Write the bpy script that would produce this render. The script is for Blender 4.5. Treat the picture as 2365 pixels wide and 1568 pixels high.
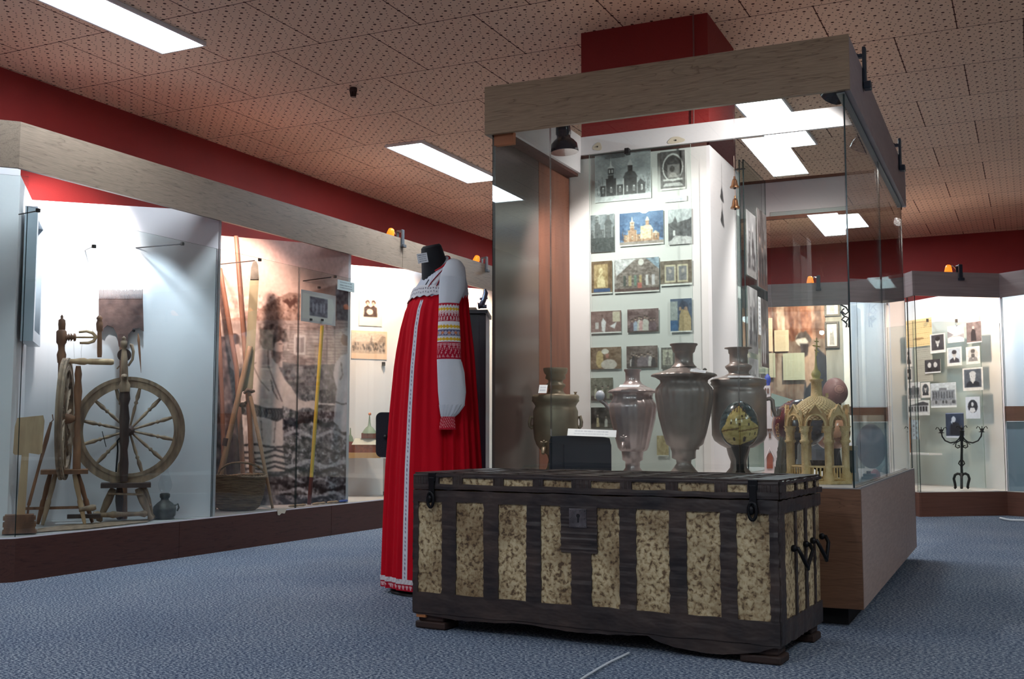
import bpy, math, random
import numpy as np
from mathutils import Vector
random.seed(7); rng = np.random.RandomState(7)
for o in list(bpy.data.objects): bpy.data.objects.remove(o, do_unlink=True)
SC = bpy.context.scene; COL = SC.collection
# ------------------------------------------------------------------ camera
F = 2510.; PIT = math.atan2(213, 2510.); YAW = math.radians(25.55); H = 0.69
_cy, _sy, _cp, _sp = math.cos(YAW), math.sin(YAW), math.cos(PIT), math.sin(PIT)
FWD = np.array([-_sy*_cp, _cy*_cp, _sp]); RGT = np.array([_cy, _sy, 0.]); UPV = np.cross(RGT, FWD)
CAM = np.array([0, 0, H])
cd = bpy.data.cameras.new('camera'); co = bpy.data.objects.new('camera', cd); COL.objects.link(co)
co.location = (0, 0, H); co.rotation_euler = (math.pi/2+PIT, 0, YAW)
cd.sensor_width = 36; cd.lens = 36*F/2365; cd.clip_start = .05; cd.clip_end = 100
SC.camera = co
# ------------------------------------------------------------------ world, exposure
w = bpy.data.worlds.new('world'); SC.world = w; w.use_nodes = True
w.node_tree.nodes['Background'].inputs[0].default_value = (.5, .6, .8, 1)
w.node_tree.nodes['Background'].inputs[1].default_value = .15
SC.view_settings.view_transform = 'Standard'; SC.view_settings.look = 'None'
SC.view_settings.gamma = 1; SC.view_settings.exposure = 0.38; SC.view_settings.use_curve_mapping = False
try:
    SC.cycles.max_bounces = 10; SC.cycles.transparent_max_bounces = 24; SC.cycles.glossy_bounces = 4
    SC.cycles.sample_clamp_indirect = 4; SC.cycles.diffuse_bounces = 4
except Exception: pass
CEIL_E, SPOT_K = 26., 2.0
# ------------------------------------------------------------------ measuring helpers
def ray(x, y): return FWD + RGT*(x-1182.5)/F - UPV*(y-784)/F
def onz(x, y, z):
    d = ray(x, y); return CAM + d*(z-H)/d[2]
def onpl(x, y, p, n):
    d = ray(x, y); p = np.array(p, float); n = np.array(n, float); return CAM + d*np.dot(p-CAM, n)/np.dot(d, n)
def proj(p):
    v = np.array(p, float)-CAM; z = v@FWD; return 1182.5+F*(v@RGT)/z, 784-F*(v@UPV)/z
class At:   # a vertical plane through a ground point, square to the line of sight
    def __init__(s, gx, gy):
        s.g = np.array([gx, gy, 0.]); n = s.g.copy(); n[2] = 0; s.n = n/np.linalg.norm(n); s.r = np.array([s.n[1], -s.n[0], 0.])
    def p(s, x, y, d=0.):    # d metres nearer to the viewer
        return onpl(x, y, s.g - s.n*d, s.n)
    def k(s, d=0.):          # metres per photo pixel
        a = s.p(1182, 900, d); b = s.p(1192, 900, d); return float(np.linalg.norm(s.p(1000, 900, d)-s.p(1010, 900, d)))/10
    def prof(s, cx, rows):   # photo rows (y, half width) -> (r, z)
        out = []
        for y, hw in rows:
            a = s.p(cx, y); b = s.p(cx+hw, y); out.append((float(np.hypot(*(b-a)[:2])), float(a[2])))
        return out
    def axis(s, cx, y):
        return s.p(cx, y)
# ------------------------------------------------------------------ materials
def lin(c):
    c = c/255.; return c/12.92 if c <= .04045 else ((c+.055)/1.055)**2.4
def S(r, g, b): return (lin(r), lin(g), lin(b), 1)
_m = {}
def mat(name, col, rough=.6, metal=0., var=None, scale=(8, 8, 8), amt=.5, bump=0., bscale=None, detail=4, emis=None, spec=.5, dist=0., coat=0.):
    if name in _m: return _m[name]
    m = bpy.data.materials.new(name); m.use_nodes = True; nt = m.node_tree; N = nt.nodes; L = nt.links; b = N['Principled BSDF']
    b.inputs['Base Color'].default_value = col; b.inputs['Roughness'].default_value = rough; b.inputs['Metallic'].default_value = metal
    b.inputs['Specular IOR Level'].default_value = spec
    if coat: b.inputs['Coat Weight'].default_value = coat
    if var is not None or bump:
        tc = N.new('ShaderNodeTexCoord'); mp = N.new('ShaderNodeMapping'); mp.inputs['Scale'].default_value = scale
        L.new(tc.outputs['Object'], mp.inputs[0]); nz = N.new('ShaderNodeTexNoise'); nz.inputs['Scale'].default_value = 1
        nz.inputs['Detail'].default_value = detail; nz.inputs['Distortion'].default_value = dist; L.new(mp.outputs[0], nz.inputs['Vector'])
        if var is not None:
            cr = N.new('ShaderNodeValToRGB'); cr.color_ramp.elements[0].position = .5-.5*(1-amt)*.6-.05; cr.color_ramp.elements[1].position = .5+.5*(1-amt)*.6+.05
            cr.color_ramp.elements[0].color = col; cr.color_ramp.elements[1].color = var
            L.new(nz.outputs['Fac'], cr.inputs[0]); L.new(cr.outputs[0], b.inputs['Base Color'])
        if bump:
            bp = N.new('ShaderNodeBump'); bp.inputs['Strength'].default_value = bump; bp.inputs['Distance'].default_value = .01
            if bscale:
                mp2 = N.new('ShaderNodeMapping'); mp2.inputs['Scale'].default_value = bscale; L.new(tc.outputs['Object'], mp2.inputs[0])
                n2 = N.new('ShaderNodeTexNoise'); n2.inputs['Scale'].default_value = 1; L.new(mp2.outputs[0], n2.inputs['Vector']); L.new(n2.outputs['Fac'], bp.inputs['Height'])
            else: L.new(nz.outputs['Fac'], bp.inputs['Height'])
            L.new(bp.outputs[0], b.inputs['Normal'])
    if emis: b.inputs['Emission Color'].default_value = emis[0]; b.inputs['Emission Strength'].default_value = emis[1]
    _m[name] = m; return m
def attrmat(name='painted_colours', rough=.5, bump=0., spec=.3):
    if name in _m: return _m[name]
    m = bpy.data.materials.new(name); m.use_nodes = True; N = m.node_tree.nodes; L = m.node_tree.links; b = N['Principled BSDF']
    a = N.new('ShaderNodeAttribute'); a.attribute_name = 'Col'; L.new(a.outputs['Color'], b.inputs['Base Color'])
    b.inputs['Roughness'].default_value = rough; b.inputs['Specular IOR Level'].default_value = spec
    if bump:
        tc = N.new('ShaderNodeTexCoord'); nz = N.new('ShaderNodeTexNoise'); nz.inputs['Scale'].default_value = 300; L.new(tc.outputs['Object'], nz.inputs['Vector'])
        bp = N.new('ShaderNodeBump'); bp.inputs['Strength'].default_value = bump; bp.inputs['Distance'].default_value = .003; L.new(nz.outputs['Fac'], bp.inputs['Height']); L.new(bp.outputs[0], b.inputs['Normal'])
    _m[name] = m; return m
def glassmat(name, tint=(.93, .97, .96, 1), ior=1.5):
    if name in _m: return _m[name]
    m = bpy.data.materials.new(name); m.use_nodes = True; N = m.node_tree.nodes; L = m.node_tree.links; N.remove(N['Principled BSDF'])
    t = N.new('ShaderNodeBsdfTransparent'); t.inputs[0].default_value = tint; g = N.new('ShaderNodeBsdfGlossy'); g.inputs['Roughness'].default_value = 0.0
    f = N.new('ShaderNodeLayerWeight'); f.inputs[0].default_value = .5; mx = N.new('ShaderNodeMixShader')
    pw = N.new('ShaderNodeMath'); pw.operation = 'POWER'; pw.inputs[1].default_value = 5; L.new(f.outputs['Facing'], pw.inputs[0])
    ma = N.new('ShaderNodeMath'); ma.operation = 'MULTIPLY_ADD'; ma.inputs[1].default_value = .9; ma.inputs[2].default_value = .045; L.new(pw.outputs[0], ma.inputs[0])
    L.new(ma.outputs[0], mx.inputs[0]); L.new(t.outputs[0], mx.inputs[1]); L.new(g.outputs[0], mx.inputs[2]); L.new(mx.outputs[0], N['Material Output'].inputs[0])
    _m[name] = m; return m
def laminate(name, c1, c2, axis='y', rough=.45, vein=.9):
    # printed wood grain running along one horizontal direction
    if name in _m: return _m[name]
    m = bpy.data.materials.new(name); m.use_nodes = True; N = m.node_tree.nodes; L = m.node_tree.links; b = N['Principled BSDF']
    tc = N.new('ShaderNodeTexCoord'); mp = N.new('ShaderNodeMapping'); L.new(tc.outputs['Object'], mp.inputs[0])
    mp.inputs['Scale'].default_value = (14, 1.6, 20) if axis == 'y' else (1.6, 14, 20)
    nz = N.new('ShaderNodeTexNoise'); nz.inputs['Scale'].default_value = 1; nz.inputs['Detail'].default_value = 3; nz.inputs['Distortion'].default_value = .6; L.new(mp.outputs[0], nz.inputs['Vector'])
    mu = N.new('ShaderNodeMath'); mu.operation = 'MULTIPLY'; mu.inputs[1].default_value = 7; L.new(nz.outputs['Fac'], mu.inputs[0])
    fr = N.new('ShaderNodeMath'); fr.operation = 'FRACT'; L.new(mu.outputs[0], fr.inputs[0])
    cr = N.new('ShaderNodeValToRGB'); e = cr.color_ramp.elements; e[0].position = 0; e[0].color = c2; e[1].position = .12; e[1].color = c1
    k = e.new(.75); k.color = c1; k = e.new(1); k.color = tuple(vein*a+(1-vein)*b_ for a, b_ in zip(c1, c2)); L.new(fr.outputs[0], cr.inputs[0])
    mp2 = N.new('ShaderNodeMapping'); L.new(tc.outputs['Object'], mp2.inputs[0]); mp2.inputs['Scale'].default_value = (400, 14, 400) if axis == 'y' else (14, 400, 400)
    n2 = N.new('ShaderNodeTexNoise'); n2.inputs['Scale'].default_value = 1; L.new(mp2.outputs[0], n2.inputs['Vector'])
    c2r = N.new('ShaderNodeValToRGB'); c2r.color_ramp.elements[0].position = .3; c2r.color_ramp.elements[0].color = (.72, .72, .72, 1); c2r.color_ramp.elements[1].position = .65; c2r.color_ramp.elements[1].color = (1, 1, 1, 1); L.new(n2.outputs['Fac'], c2r.inputs[0])
    mx = N.new('ShaderNodeMix'); mx.data_type = 'RGBA'; mx.blend_type = 'MULTIPLY'; mx.inputs[0].default_value = 1; L.new(cr.outputs[0], mx.inputs[6]); L.new(c2r.outputs[0], mx.inputs[7])
    L.new(mx.outputs[2], b.inputs['Base Color']); b.inputs['Roughness'].default_value = rough; b.inputs['Specular IOR Level'].default_value = .35
    _m[name] = m; return m
# ------------------------------------------------------------------ object helpers
def tag(o, label=None, cat=None, group=None, kind=None):
    if label: o['label'] = label
    if cat: o['category'] = cat
    if group: o['group'] = group
    if kind: o['kind'] = kind
    return o
def empty(name, loc, label, cat, group=None):
    o = bpy.data.objects.new(name, None); COL.objects.link(o); o.location = tuple(float(v) for v in loc); o.empty_display_size = .05
    return tag(o, label, cat, group)
def rootloc(p):
    while p.parent: p = p.parent
    return np.array(p.location)
class MB:
    def __init__(s): s.v = []; s.f = []; s.mi = []; s.sm = []; s.c = None; s.cur = 0; s.smooth = False
    def add(s, vs, fs, sm=None):
        n = len(s.v); s.v += [tuple(float(c) for c in p) for p in vs]
        for f in fs: s.f.append(tuple(i+n for i in f)); s.mi.append(s.cur); s.sm.append(s.smooth if sm is None else sm)
        return s
    def box8(s, b4, t4, edge=None):
        n0 = len(s.f); s.add(list(b4)+list(t4), [(3, 2, 1, 0), (4, 5, 6, 7), (0, 1, 5, 4), (1, 2, 6, 5), (2, 3, 7, 6), (3, 0, 4, 7)], False); return s
    def box(s, x0, x1, y0, y1, z0, z1):
        return s.box8([(x0, y0, z0), (x1, y0, z0), (x1, y1, z0), (x0, y1, z0)], [(x0, y0, z1), (x1, y0, z1), (x1, y1, z1), (x0, y1, z1)])
    def slab(s, p, q, z0, z1, t, off=0.):
        # upright board from p to q (x,y); thickness t to the left of p->q, shifted by off
        p = np.array(p[:2], float); q = np.array(q[:2], float); d = (q-p)/np.linalg.norm(q-p); n = np.array([-d[1], d[0]])
        a = p+n*off; b = q+n*off; c = b+n*t; e = a+n*t
        return s.box8([(*a, z0), (*b, z0), (*c, z0), (*e, z0)], [(*a, z1), (*b, z1), (*c, z1), (*e, z1)])
    def obox(s, c, ax, ay, az, sx, sy, sz):
        c = np.array(c, float); ax, ay, az = [np.array(a, float) for a in (ax, ay, az)]
        P = lambda i, j, k: c+ax*i*sx/2+ay*j*sy/2+az*k*sz/2
        return s.box8([P(-1, -1, -1), P(1, -1, -1), P(1, 1, -1), P(-1, 1, -1)], [P(-1, -1, 1), P(1, -1, 1), P(1, 1, 1), P(-1, 1, 1)])
    def lathe(s, cx, cy, prof, n=32, mod=None, ax=None, cap=True):
        vs = []; m = len(prof)
        for j, (r, z) in enumerate(prof):
            for i in range(n):
                a = 2*math.pi*i/n; rr = r*(mod(a, z, r) if mod else 1)
                vs.append((cx+rr*math.cos(a), cy+rr*math.sin(a), z))
        fs = [(j*n+i, j*n+(i+1) % n, (j+1)*n+(i+1) % n, (j+1)*n+i) for j in range(m-1) for i in range(n)]
        if prof[0][1] > prof[-1][1]: fs = [f[::-1] for f in fs]
        s.add(vs, fs, True)
        if cap:
            up = prof[0][1] < prof[-1][1]
            b = [tuple(vs[i]) for i in range(n)]; t = [tuple(vs[(m-1)*n+i]) for i in range(n)]
            s.add(b, [tuple(range(n))[::-1] if up else tuple(range(n))], False); s.add(t, [tuple(range(n)) if up else tuple(range(n))[::-1]], False)
        return s
    def rev(s, p, q, prof, n=16):
        # turned part between two points; prof = [(t, r)]
        p = np.array(p, float); q = np.array(q, float); d = q-p; L = np.linalg.norm(d); d = d/L
        a = np.array([0, 0, 1.]) if abs(d[2]) < .9 else np.array([1., 0, 0]); u = np.cross(d, a); u /= np.linalg.norm(u); w_ = np.cross(d, u)
        vs = []
        for t, r in prof:
            for i in range(n):
                an = 2*math.pi*i/n; vs.append(p+d*L*t+(u*math.cos(an)+w_*math.sin(an))*r)
        m = len(prof); fs = [(j*n+i, j*n+(i+1) % n, (j+1)*n+(i+1) % n, (j+1)*n+i) for j in range(m-1) for i in range(n)]
        fs = [f[::-1] for f in fs] if False else fs
        s.add(vs, fs, True); s.add(vs[:n], [tuple(range(n))[::-1]], False); s.add(vs[-n:], [tuple(range(n))], False); return s
    def tube(s, pts, r, n=8, closed=False):
        pts = [np.array(p, float) for p in pts]; m = len(pts); rs = r if hasattr(r, '__len__') else [r]*m
        vs = []; up = np.array([0, 0, 1.]); pu = None
        for j in range(m):
            if closed: d = pts[(j+1) % m]-pts[j-1]
            else: d = pts[min(j+1, m-1)]-pts[max(j-1, 0)]
            d = d/(np.linalg.norm(d)+1e-12)
            if pu is None:
                a = up if abs(d[2]) < .9 else np.array([1., 0, 0]); u = np.cross(d, a)
            else: u = pu-d*np.dot(pu, d)
            u = u/(np.linalg.norm(u)+1e-12); pu = u; w_ = np.cross(d, u)
            for i in range(n):
                an = 2*math.pi*i/n; vs.append(pts[j]+(u*math.cos(an)+w_*math.sin(an))*rs[j])
        mm = m if closed else m-1
        s.add(vs, [(j*n+i, j*n+(i+1) % n, ((j+1) % m)*n+(i+1) % n, ((j+1) % m)*n+i) for j in range(mm) for i in range(n)], True)
        if not closed: s.add(vs[:n], [tuple(range(n))[::-1]], False); s.add(vs[-n:], [tuple(range(n))], False)
        return s
    def prism(s, poly, depth, smooth=False):
        # poly: list of 3-D points; depth: vector
        n = len(poly); a = [np.array(p, float) for p in poly]; d = np.array(depth, float)
        s.add(a+[p+d for p in a], [tuple(range(n)), tuple(range(n, 2*n))[::-1]]+[(i, i+n, (i+1) % n+n, (i+1) % n) for i in range(n)], smooth); return s
    def sph(s, c, r, n=16, m=10, sc=(1, 1, 1)):
        prof = [(max(math.sin(math.pi*j/m), 1e-4), -math.cos(math.pi*j/m)) for j in range(m+1)]
        vs = [(c[0]+r*sc[0]*a*math.cos(2*math.pi*i/n), c[1]+r*sc[1]*a*math.sin(2*math.pi*i/n), c[2]+r*sc[2]*z) for a, z in prof for i in range(n)]
        s.add(vs, [(j*n+i, j*n+(i+1) % n, (j+1)*n+(i+1) % n, (j+1)*n+i) for j in range(m) for i in range(n)], True); return s
    def build(s, name, m, parent=None, bevel=0., colors=None):
        me = bpy.data.meshes.new(name); off = rootloc(parent) if parent else np.zeros(3)
        v = np.array(s.v); o = None
        if parent is None:
            lo = v.min(0); hi = v.max(0); off = np.array([(lo[0]+hi[0])/2, (lo[1]+hi[1])/2, lo[2]])
        me.from_pydata([tuple(p) for p in (v-off)], [], s.f); ms = m if isinstance(m, (list, tuple)) else [m]
        for k in ms: me.materials.append(k)
        me.polygons.foreach_set('material_index', s.mi); me.polygons.foreach_set('use_smooth', s.sm)
        if colors is not None:
            at = me.color_attributes.new('Col', 'FLOAT_COLOR', 'POINT'); at.data.foreach_set('color', np.asarray(colors, dtype=np.float32).ravel())
        me.validate(); me.update()
        o = bpy.data.objects.new(name, me); COL.objects.link(o)
        if parent: o.parent = parent
        else: o.location = tuple(off)
        if bevel:
            bv = o.modifiers.new('bevel', 'BEVEL'); bv.width = bevel; bv.segments = 2; bv.limit_method = 'ANGLE'
        return o
def glass_slab(p, q, z0, z1, t=.006):
    # pane: big faces clear, narrow faces the dark green cut edge
    b = MB(); b.slab(p, q, z0, z1, t, -t/2)
    # faces order: bottom, top, side0(p->q face), end q, side back, end p
    b.mi = [1, 1, 0, 1, 0, 1]; return b
# ------------------------------------------------------------------ painting (flat printed pictures)
class Cv:
    def __init__(s, w_, h_, bg=(255, 255, 255)):
        s.w = w_; s.h = h_; s.a = np.zeros((h_, w_, 3)); s.a[:] = bg
        s.X, s.Y = np.meshgrid((np.arange(w_)+.5)/w_, (np.arange(h_)+.5)/h_); s.box = (0, 0, 1, 1)
    quad = None
    def m(s, x, y):
        b = s.box; x = np.asarray(x, float); y = np.asarray(y, float)
        if s.quad is not None:
            u = (x-b[0])/(b[2]-b[0]); yt = s.quad[0]+(s.quad[1]-s.quad[0])*u; yb = s.quad[2]+(s.quad[3]-s.quad[2])*u; return u, (y-yt)/(yb-yt)
        return (np.asarray(x)-b[0])/(b[2]-b[0]), (np.asarray(y)-b[1])/(b[3]-b[1])
    def poly(s, pts, col, al=1.):
        xs, ys = s.m([p[0] for p in pts], [p[1] for p in pts]); ins = np.zeros(s.X.shape, bool); n = len(pts); j = n-1
        for i in range(n):
            c = ((ys[i] > s.Y) != (ys[j] > s.Y)) & (s.X < (xs[j]-xs[i])*(s.Y-ys[i])/((ys[j]-ys[i]) or 1e-9)+xs[i]); ins ^= c; j = i
        s.a[ins] = s.a[ins]*(1-al)+np.array(col)*al; return s
    def rect(s, x0, y0, x1, y1, col, al=1.): return s.poly([(x0, y0), (x1, y0), (x1, y1), (x0, y1)], col, al)
    def ell(s, cx, cy, rx, ry, col, al=1.):
        c = s.m(cx, cy); b = s.box; rx = rx/(b[2]-b[0]); ry = ry/(b[3]-b[1])
        ins = ((s.X-c[0])/rx)**2+((s.Y-c[1])/ry)**2 < 1; s.a[ins] = s.a[ins]*(1-al)+np.array(col)*al; return s
    def line(s, pts, wd, col, al=1.):
        b = s.box
        if s.quad is not None:
            q_ = [s.m(*p) for p in pts]; pts = [(b[0]+u*(b[2]-b[0]), b[1]+v*(b[3]-b[1])) for u, v in q_]
        for (x0, y0), (x1, y1) in zip(pts[:-1], pts[1:]):
            X = s.X*(b[2]-b[0])+b[0]; Y = s.Y*(b[3]-b[1])+b[1]; dx, dy = x1-x0, y1-y0; L = dx*dx+dy*dy or 1e-9
            t = np.clip(((X-x0)*dx+(Y-y0)*dy)/L, 0, 1); d = np.hypot(X-x0-t*dx, Y-y0-t*dy); ins = d < wd/2; s.a[ins] = s.a[ins]*(1-al)+np.array(col)*al
        return s
    def noise(s, amp, cells=12, x0=0, y0=0, x1=1, y1=1, seed=1, thr=None, col=None, al=.7):
        r = np.random.RandomState(seed); t = np.zeros(s.X.shape)
        for o_ in range(3):
            c = cells*2**o_; g = r.rand(c+2, c+2); fx = s.X*c; fy = s.Y*c; ix = fx.astype(int); iy = fy.astype(int); fx = fx-ix; fy = fy-iy
            t += (g[iy, ix]*(1-fx)*(1-fy)+g[iy, ix+1]*fx*(1-fy)+g[iy+1, ix]*(1-fx)*fy+g[iy+1, ix+1]*fx*fy-.5)/1.6**o_
        b0 = s.m(x0, y0) if s.box != (0, 0, 1, 1) else (x0, y0); b1 = s.m(x1, y1) if s.box != (0, 0, 1, 1) else (x1, y1)
        reg = (s.X >= b0[0]) & (s.X <= b1[0]) & (s.Y >= b0[1]) & (s.Y <= b1[1])
        if thr is None: s.a[reg] = np.clip(s.a[reg]+(t[reg]*amp)[:, None], 0, 255)
        else:
            k = reg & (t > thr); s.a[k] = s.a[k]*(1-al)+np.array(col)*al
        return s
def lin_arr(a):
    a = np.clip(a, 0, 255)/255.; return np.where(a <= .04045, a/12.92, ((a+.055)/1.055)**2.4)
def soften(a):
    p = np.pad(a, ((1, 1), (1, 1), (0, 0)), mode='edge'); return (p[1:-1, 1:-1]*4+p[:-2, 1:-1]*2+p[2:, 1:-1]*2+p[1:-1, :-2]*2+p[1:-1, 2:]*2+p[:-2, :-2]+p[2:, 2:]+p[:-2, 2:]+p[2:, :-2])/16
def picture(name, cv, tl, right, down, parent=None, thick=.004, m=None, wrap=None):
    # printed sheet: tl corner, right and down edge vectors; real thin board
    tl, right, down = [np.array(v, float) for v in (tl, right, down)]; n = np.cross(down, right); n = n/np.linalg.norm(n)
    h, w_ = cv.h, cv.w; c = lin_arr(soften(cv.a))
    vs = []; cols = []
    ax = np.concatenate([[0], (np.arange(w_)+.5)/w_, [1]]); ay = np.concatenate([[0], (np.arange(h)+.5)/h, [1]])
    for j, ty in enumerate(ay):
        for i, tx in enumerate(ax):
            vs.append(tl+right*tx+down*ty+n*thick); cols.append((*c[min(max(j-1, 0), h-1), min(max(i-1, 0), w_-1)], 1))
    W_ = len(ax); Hh = len(ay)
    fs = [(j*W_+i, (j+1)*W_+i, (j+1)*W_+i+1, j*W_+i+1) for j in range(Hh-1) for i in range(W_-1)]
    b = MB(); b.add(vs, fs, False)
    bk = [tl, tl+right, tl+right+down, tl+down]; fr = [p+n*thick for p in bk]
    b.add(bk+fr, [(0, 1, 2, 3), (0, 4, 5, 1), (1, 5, 6, 2), (2, 6, 7, 3), (3, 7, 4, 0)], False); cols += [(.8, .8, .78, 1)]*8
    return b.build(name, m or attrmat(), parent, colors=cols)
# ------------------------------------------------------------------ the room
HC = 2.7
def ceiling_mat():
    m = bpy.data.materials.new('perforated_ceiling_tile'); m.use_nodes = True; N = m.node_tree.nodes; L = m.node_tree.links; b = N['Principled BSDF']
    tc = N.new('ShaderNodeTexCoord'); mp = N.new('ShaderNodeMapping'); mp.inputs['Location'].default_value = (.03, -.092+.6*5, 0); L.new(tc.outputs['Object'], mp.inputs[0])
    br = N.new('ShaderNodeTexBrick'); br.inputs['Scale'].default_value = 1; br.inputs['Brick Width'].default_value = .6; br.inputs['Row Height'].default_value = .6
    br.inputs['Mortar Size'].default_value = .0035; br.inputs['Mortar Smooth'].default_value = .3; br.inputs['Color1'].default_value = S(240, 204, 176); br.inputs['Color2'].default_value = S(233, 196, 168); br.inputs['Mortar'].default_value = S(110, 75, 66)
    L.new(mp.outputs[0], br.inputs['Vector'])
    def dots(sx, sy, r, ox, oy, row=True):
        m2 = N.new('ShaderNodeMapping'); m2.inputs['Scale'].default_value = (1/sx, 1/sy, 0); m2.inputs['Location'].default_value = (ox, oy, 0); L.new(mp.outputs[0], m2.inputs[0])
        f = N.new('ShaderNodeVectorMath'); f.operation = 'FRACTION'; L.new(m2.outputs[0], f.inputs[0])
        s_ = N.new('ShaderNodeVectorMath'); s_.operation = 'SUBTRACT'; s_.inputs[1].default_value = (.5, .5, 0); L.new(f.outputs[0], s_.inputs[0])
        k = N.new('ShaderNodeVectorMath'); k.operation = 'MULTIPLY'; k.inputs[1].default_value = (sx, sy, 0); L.new(s_.outputs[0], k.inputs[0])
        l = N.new('ShaderNodeVectorMath'); l.operation = 'LENGTH'; L.new(k.outputs[0], l.inputs[0])
        c = N.new('ShaderNodeMath'); c.operation = 'LESS_THAN'; c.inputs[1].default_value = r; L.new(l.outputs['Value'], c.inputs[0]); return c
    ds = [dots(.1, .1, .0080, 0, 0), dots(.1, .1, .0080, .5, .5)]+[dots(.1, .1, .0036, a, c) for a, c in ((.3, .2), (.22, .42), (.78, .3), (.7, .83), (.5, .0), (.06, .72), (.4, .78))]
    acc = ds[0]
    for d in ds[1:]:
        mx = N.new('ShaderNodeMath'); mx.operation = 'MAXIMUM'; L.new(acc.outputs[0], mx.inputs[0]); L.new(d.outputs[0], mx.inputs[1]); acc = mx
    mm = N.new('ShaderNodeMix'); mm.data_type = 'RGBA'; L.new(acc.outputs[0], mm.inputs[0]); L.new(br.outputs['Color'], mm.inputs[6]); mm.inputs[7].default_value = S(74, 44, 36)
    L.new(mm.outputs[2], b.inputs['Base Color']); b.inputs['Roughness'].default_value = .9; b.inputs['Specular IOR Level'].default_value = .1
    bp = N.new('ShaderNodeBump'); bp.inputs['Strength'].default_value = .6; bp.inputs['Distance'].default_value = .004; bp.invert = True; L.new(br.outputs['Fac'], bp.inputs['Height']); L.new(bp.outputs[0], b.inputs['Normal'])
    return m
def carpet_mat():
    m = bpy.data.materials.new('blue_grey_carpet'); m.use_nodes = True; N = m.node_tree.nodes; L = m.node_tree.links; b = N['Principled BSDF']
    tc = N.new('ShaderNodeTexCoord'); mp = N.new('ShaderNodeMapping'); mp.inputs['Scale'].default_value = (95, 150, 100); mp.inputs['Rotation'].default_value = (0, 0, .5); L.new(tc.outputs['Object'], mp.inputs[0])
    n = N.new('ShaderNodeTexNoise'); n.inputs['Scale'].default_value = 1; n.inputs['Detail'].default_value = 3; n.inputs['Roughness'].default_value = .65; L.new(mp.outputs[0], n.inputs['Vector'])
    cr = N.new('ShaderNodeValToRGB'); e = cr.color_ramp.elements; e[0].position = .36; e[0].color = S(40, 56, 84); e[1].position = .64; e[1].color = S(206, 212, 218); k = e.new(.5); k.color = S(110, 123, 142); L.new(n.outputs['Fac'], cr.inputs[0])
    n2 = N.new('ShaderNodeTexNoise'); n2.inputs['Scale'].default_value = 1.3; n2.inputs['Detail'].default_value = 3; L.new(tc.outputs['Object'], n2.inputs['Vector'])
    c2 = N.new('ShaderNodeValToRGB'); c2.color_ramp.elements[0].position = .35; c2.color_ramp.elements[0].color = (.78, .82, .88, 1); c2.color_ramp.elements[1].position = .65; c2.color_ramp.elements[1].color = (1, 1, 1, 1); L.new(n2.outputs['Fac'], c2.inputs[0])
    mx = N.new('ShaderNodeMix'); mx.data_type = 'RGBA'; mx.blend_type = 'MULTIPLY'; mx.inputs[0].default_value = 1; L.new(cr.outputs[0], mx.inputs[6]); L.new(c2.outputs[0], mx.inputs[7]); L.new(mx.outputs[2], b.inputs['Base Color'])
    b.inputs['Roughness'].default_value = 1; b.inputs['Specular IOR Level'].default_value = .05
    bp = N.new('ShaderNodeBump'); bp.inputs['Strength'].default_value = .8; bp.inputs['Distance'].default_value = .012; L.new(n.outputs['Fac'], bp.inputs['Height']); L.new(bp.outputs[0], b.inputs['Normal'])
    return m
M_RED = mat('red_wall_paint', S(140, 30, 28), .7, var=S(130, 26, 25), scale=(3, 3, 3), bump=.15, bscale=(120, 120, 120))
M_WALL2 = mat('warm_grey_wall_paint', S(205, 195, 188), .8)
X0, X1, Y0, Y1 = -5.08, 3.4, -4.2, 11.87
def struct(name, b, m): return tag(b.build(name, m), kind='structure')
struct('floor', MB().box(X0-.1, X1+.1, Y0-.1, Y1+.1, -.08, 0), carpet_mat())
struct('ceiling', MB().box(X0-.1, X1+.1, Y0-.1, Y1+.1, HC, HC+.08), ceiling_mat())
struct('wall_left', MB().box(X0-.1, X0, Y0-.1, Y1+.1, 0, HC), M_RED)
struct('wall_back', MB().box(X0, X1, Y1, Y1+.1, 0, HC), M_RED)
struct('wall_right', MB().box(X1, X1+.1, Y0-.1, Y1+.1, 0, HC), M_WALL2)
struct('wall_front', MB().box(X0, X1, Y0-.1, Y0, 0, HC), M_WALL2)
# ceiling lights: 0.3 x 1.2 m fluorescent panels set in the tiles
M_LAMP = mat('fluorescent_diffuser', (1, 1, 1, 1), .4, emis=((.80, .91, 1., 1), CEIL_E))
M_WHITE = mat('white_enamel', S(225, 225, 225), .4)
M_BLK = mat('black_plastic', S(22, 22, 26), .4)
lab = {0: 'ceiling light panel at the upper left corner of the view', 1: 'ceiling light panel beyond the sprinkler, left of the tall glass case',
       2: 'ceiling light panel farthest along the left row', 3: 'ceiling light panel seen through the top of the tall glass case',
       4: 'small far ceiling light seen through the right part of the glass case'}
def ceil_light(x, y, label):
    e = empty('ceiling_light', (x, y+.6, HC-.02), label, 'ceiling light', 'recessed fluorescent ceiling panels')
    MB().box(x-.137, x+.137, y+.01, y+1.22, HC-.014, HC-.006).build('diffuser', M_LAMP, e)
    f = MB(); t = .012
    f.box(x-.15, x-.137, y, y+1.23, HC-.02, HC); f.box(x+.137, x+.15, y, y+1.23, HC-.02, HC); f.box(x-.137, x+.137, y, y+.01, HC-.02, HC); f.box(x-.137, x+.137, y+1.22, y+1.23, HC-.02, HC)
    f.build('frame', M_WHITE, e); return e
ceil_light(-3.94, 3.03, lab[0]); ceil_light(-3.89, 6.38, lab[1]); ceil_light(-3.88, 9.7, lab[2]); ceil_light(-1.43, 6.38, lab[3]); ceil_light(-1.51, 9.72, lab[4])
ceil_light(-3.9, -.35, 'ceiling light panel of the left row behind the camera'); ceil_light(-1.5, -.35, 'ceiling light panel of the middle row behind the camera')
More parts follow.
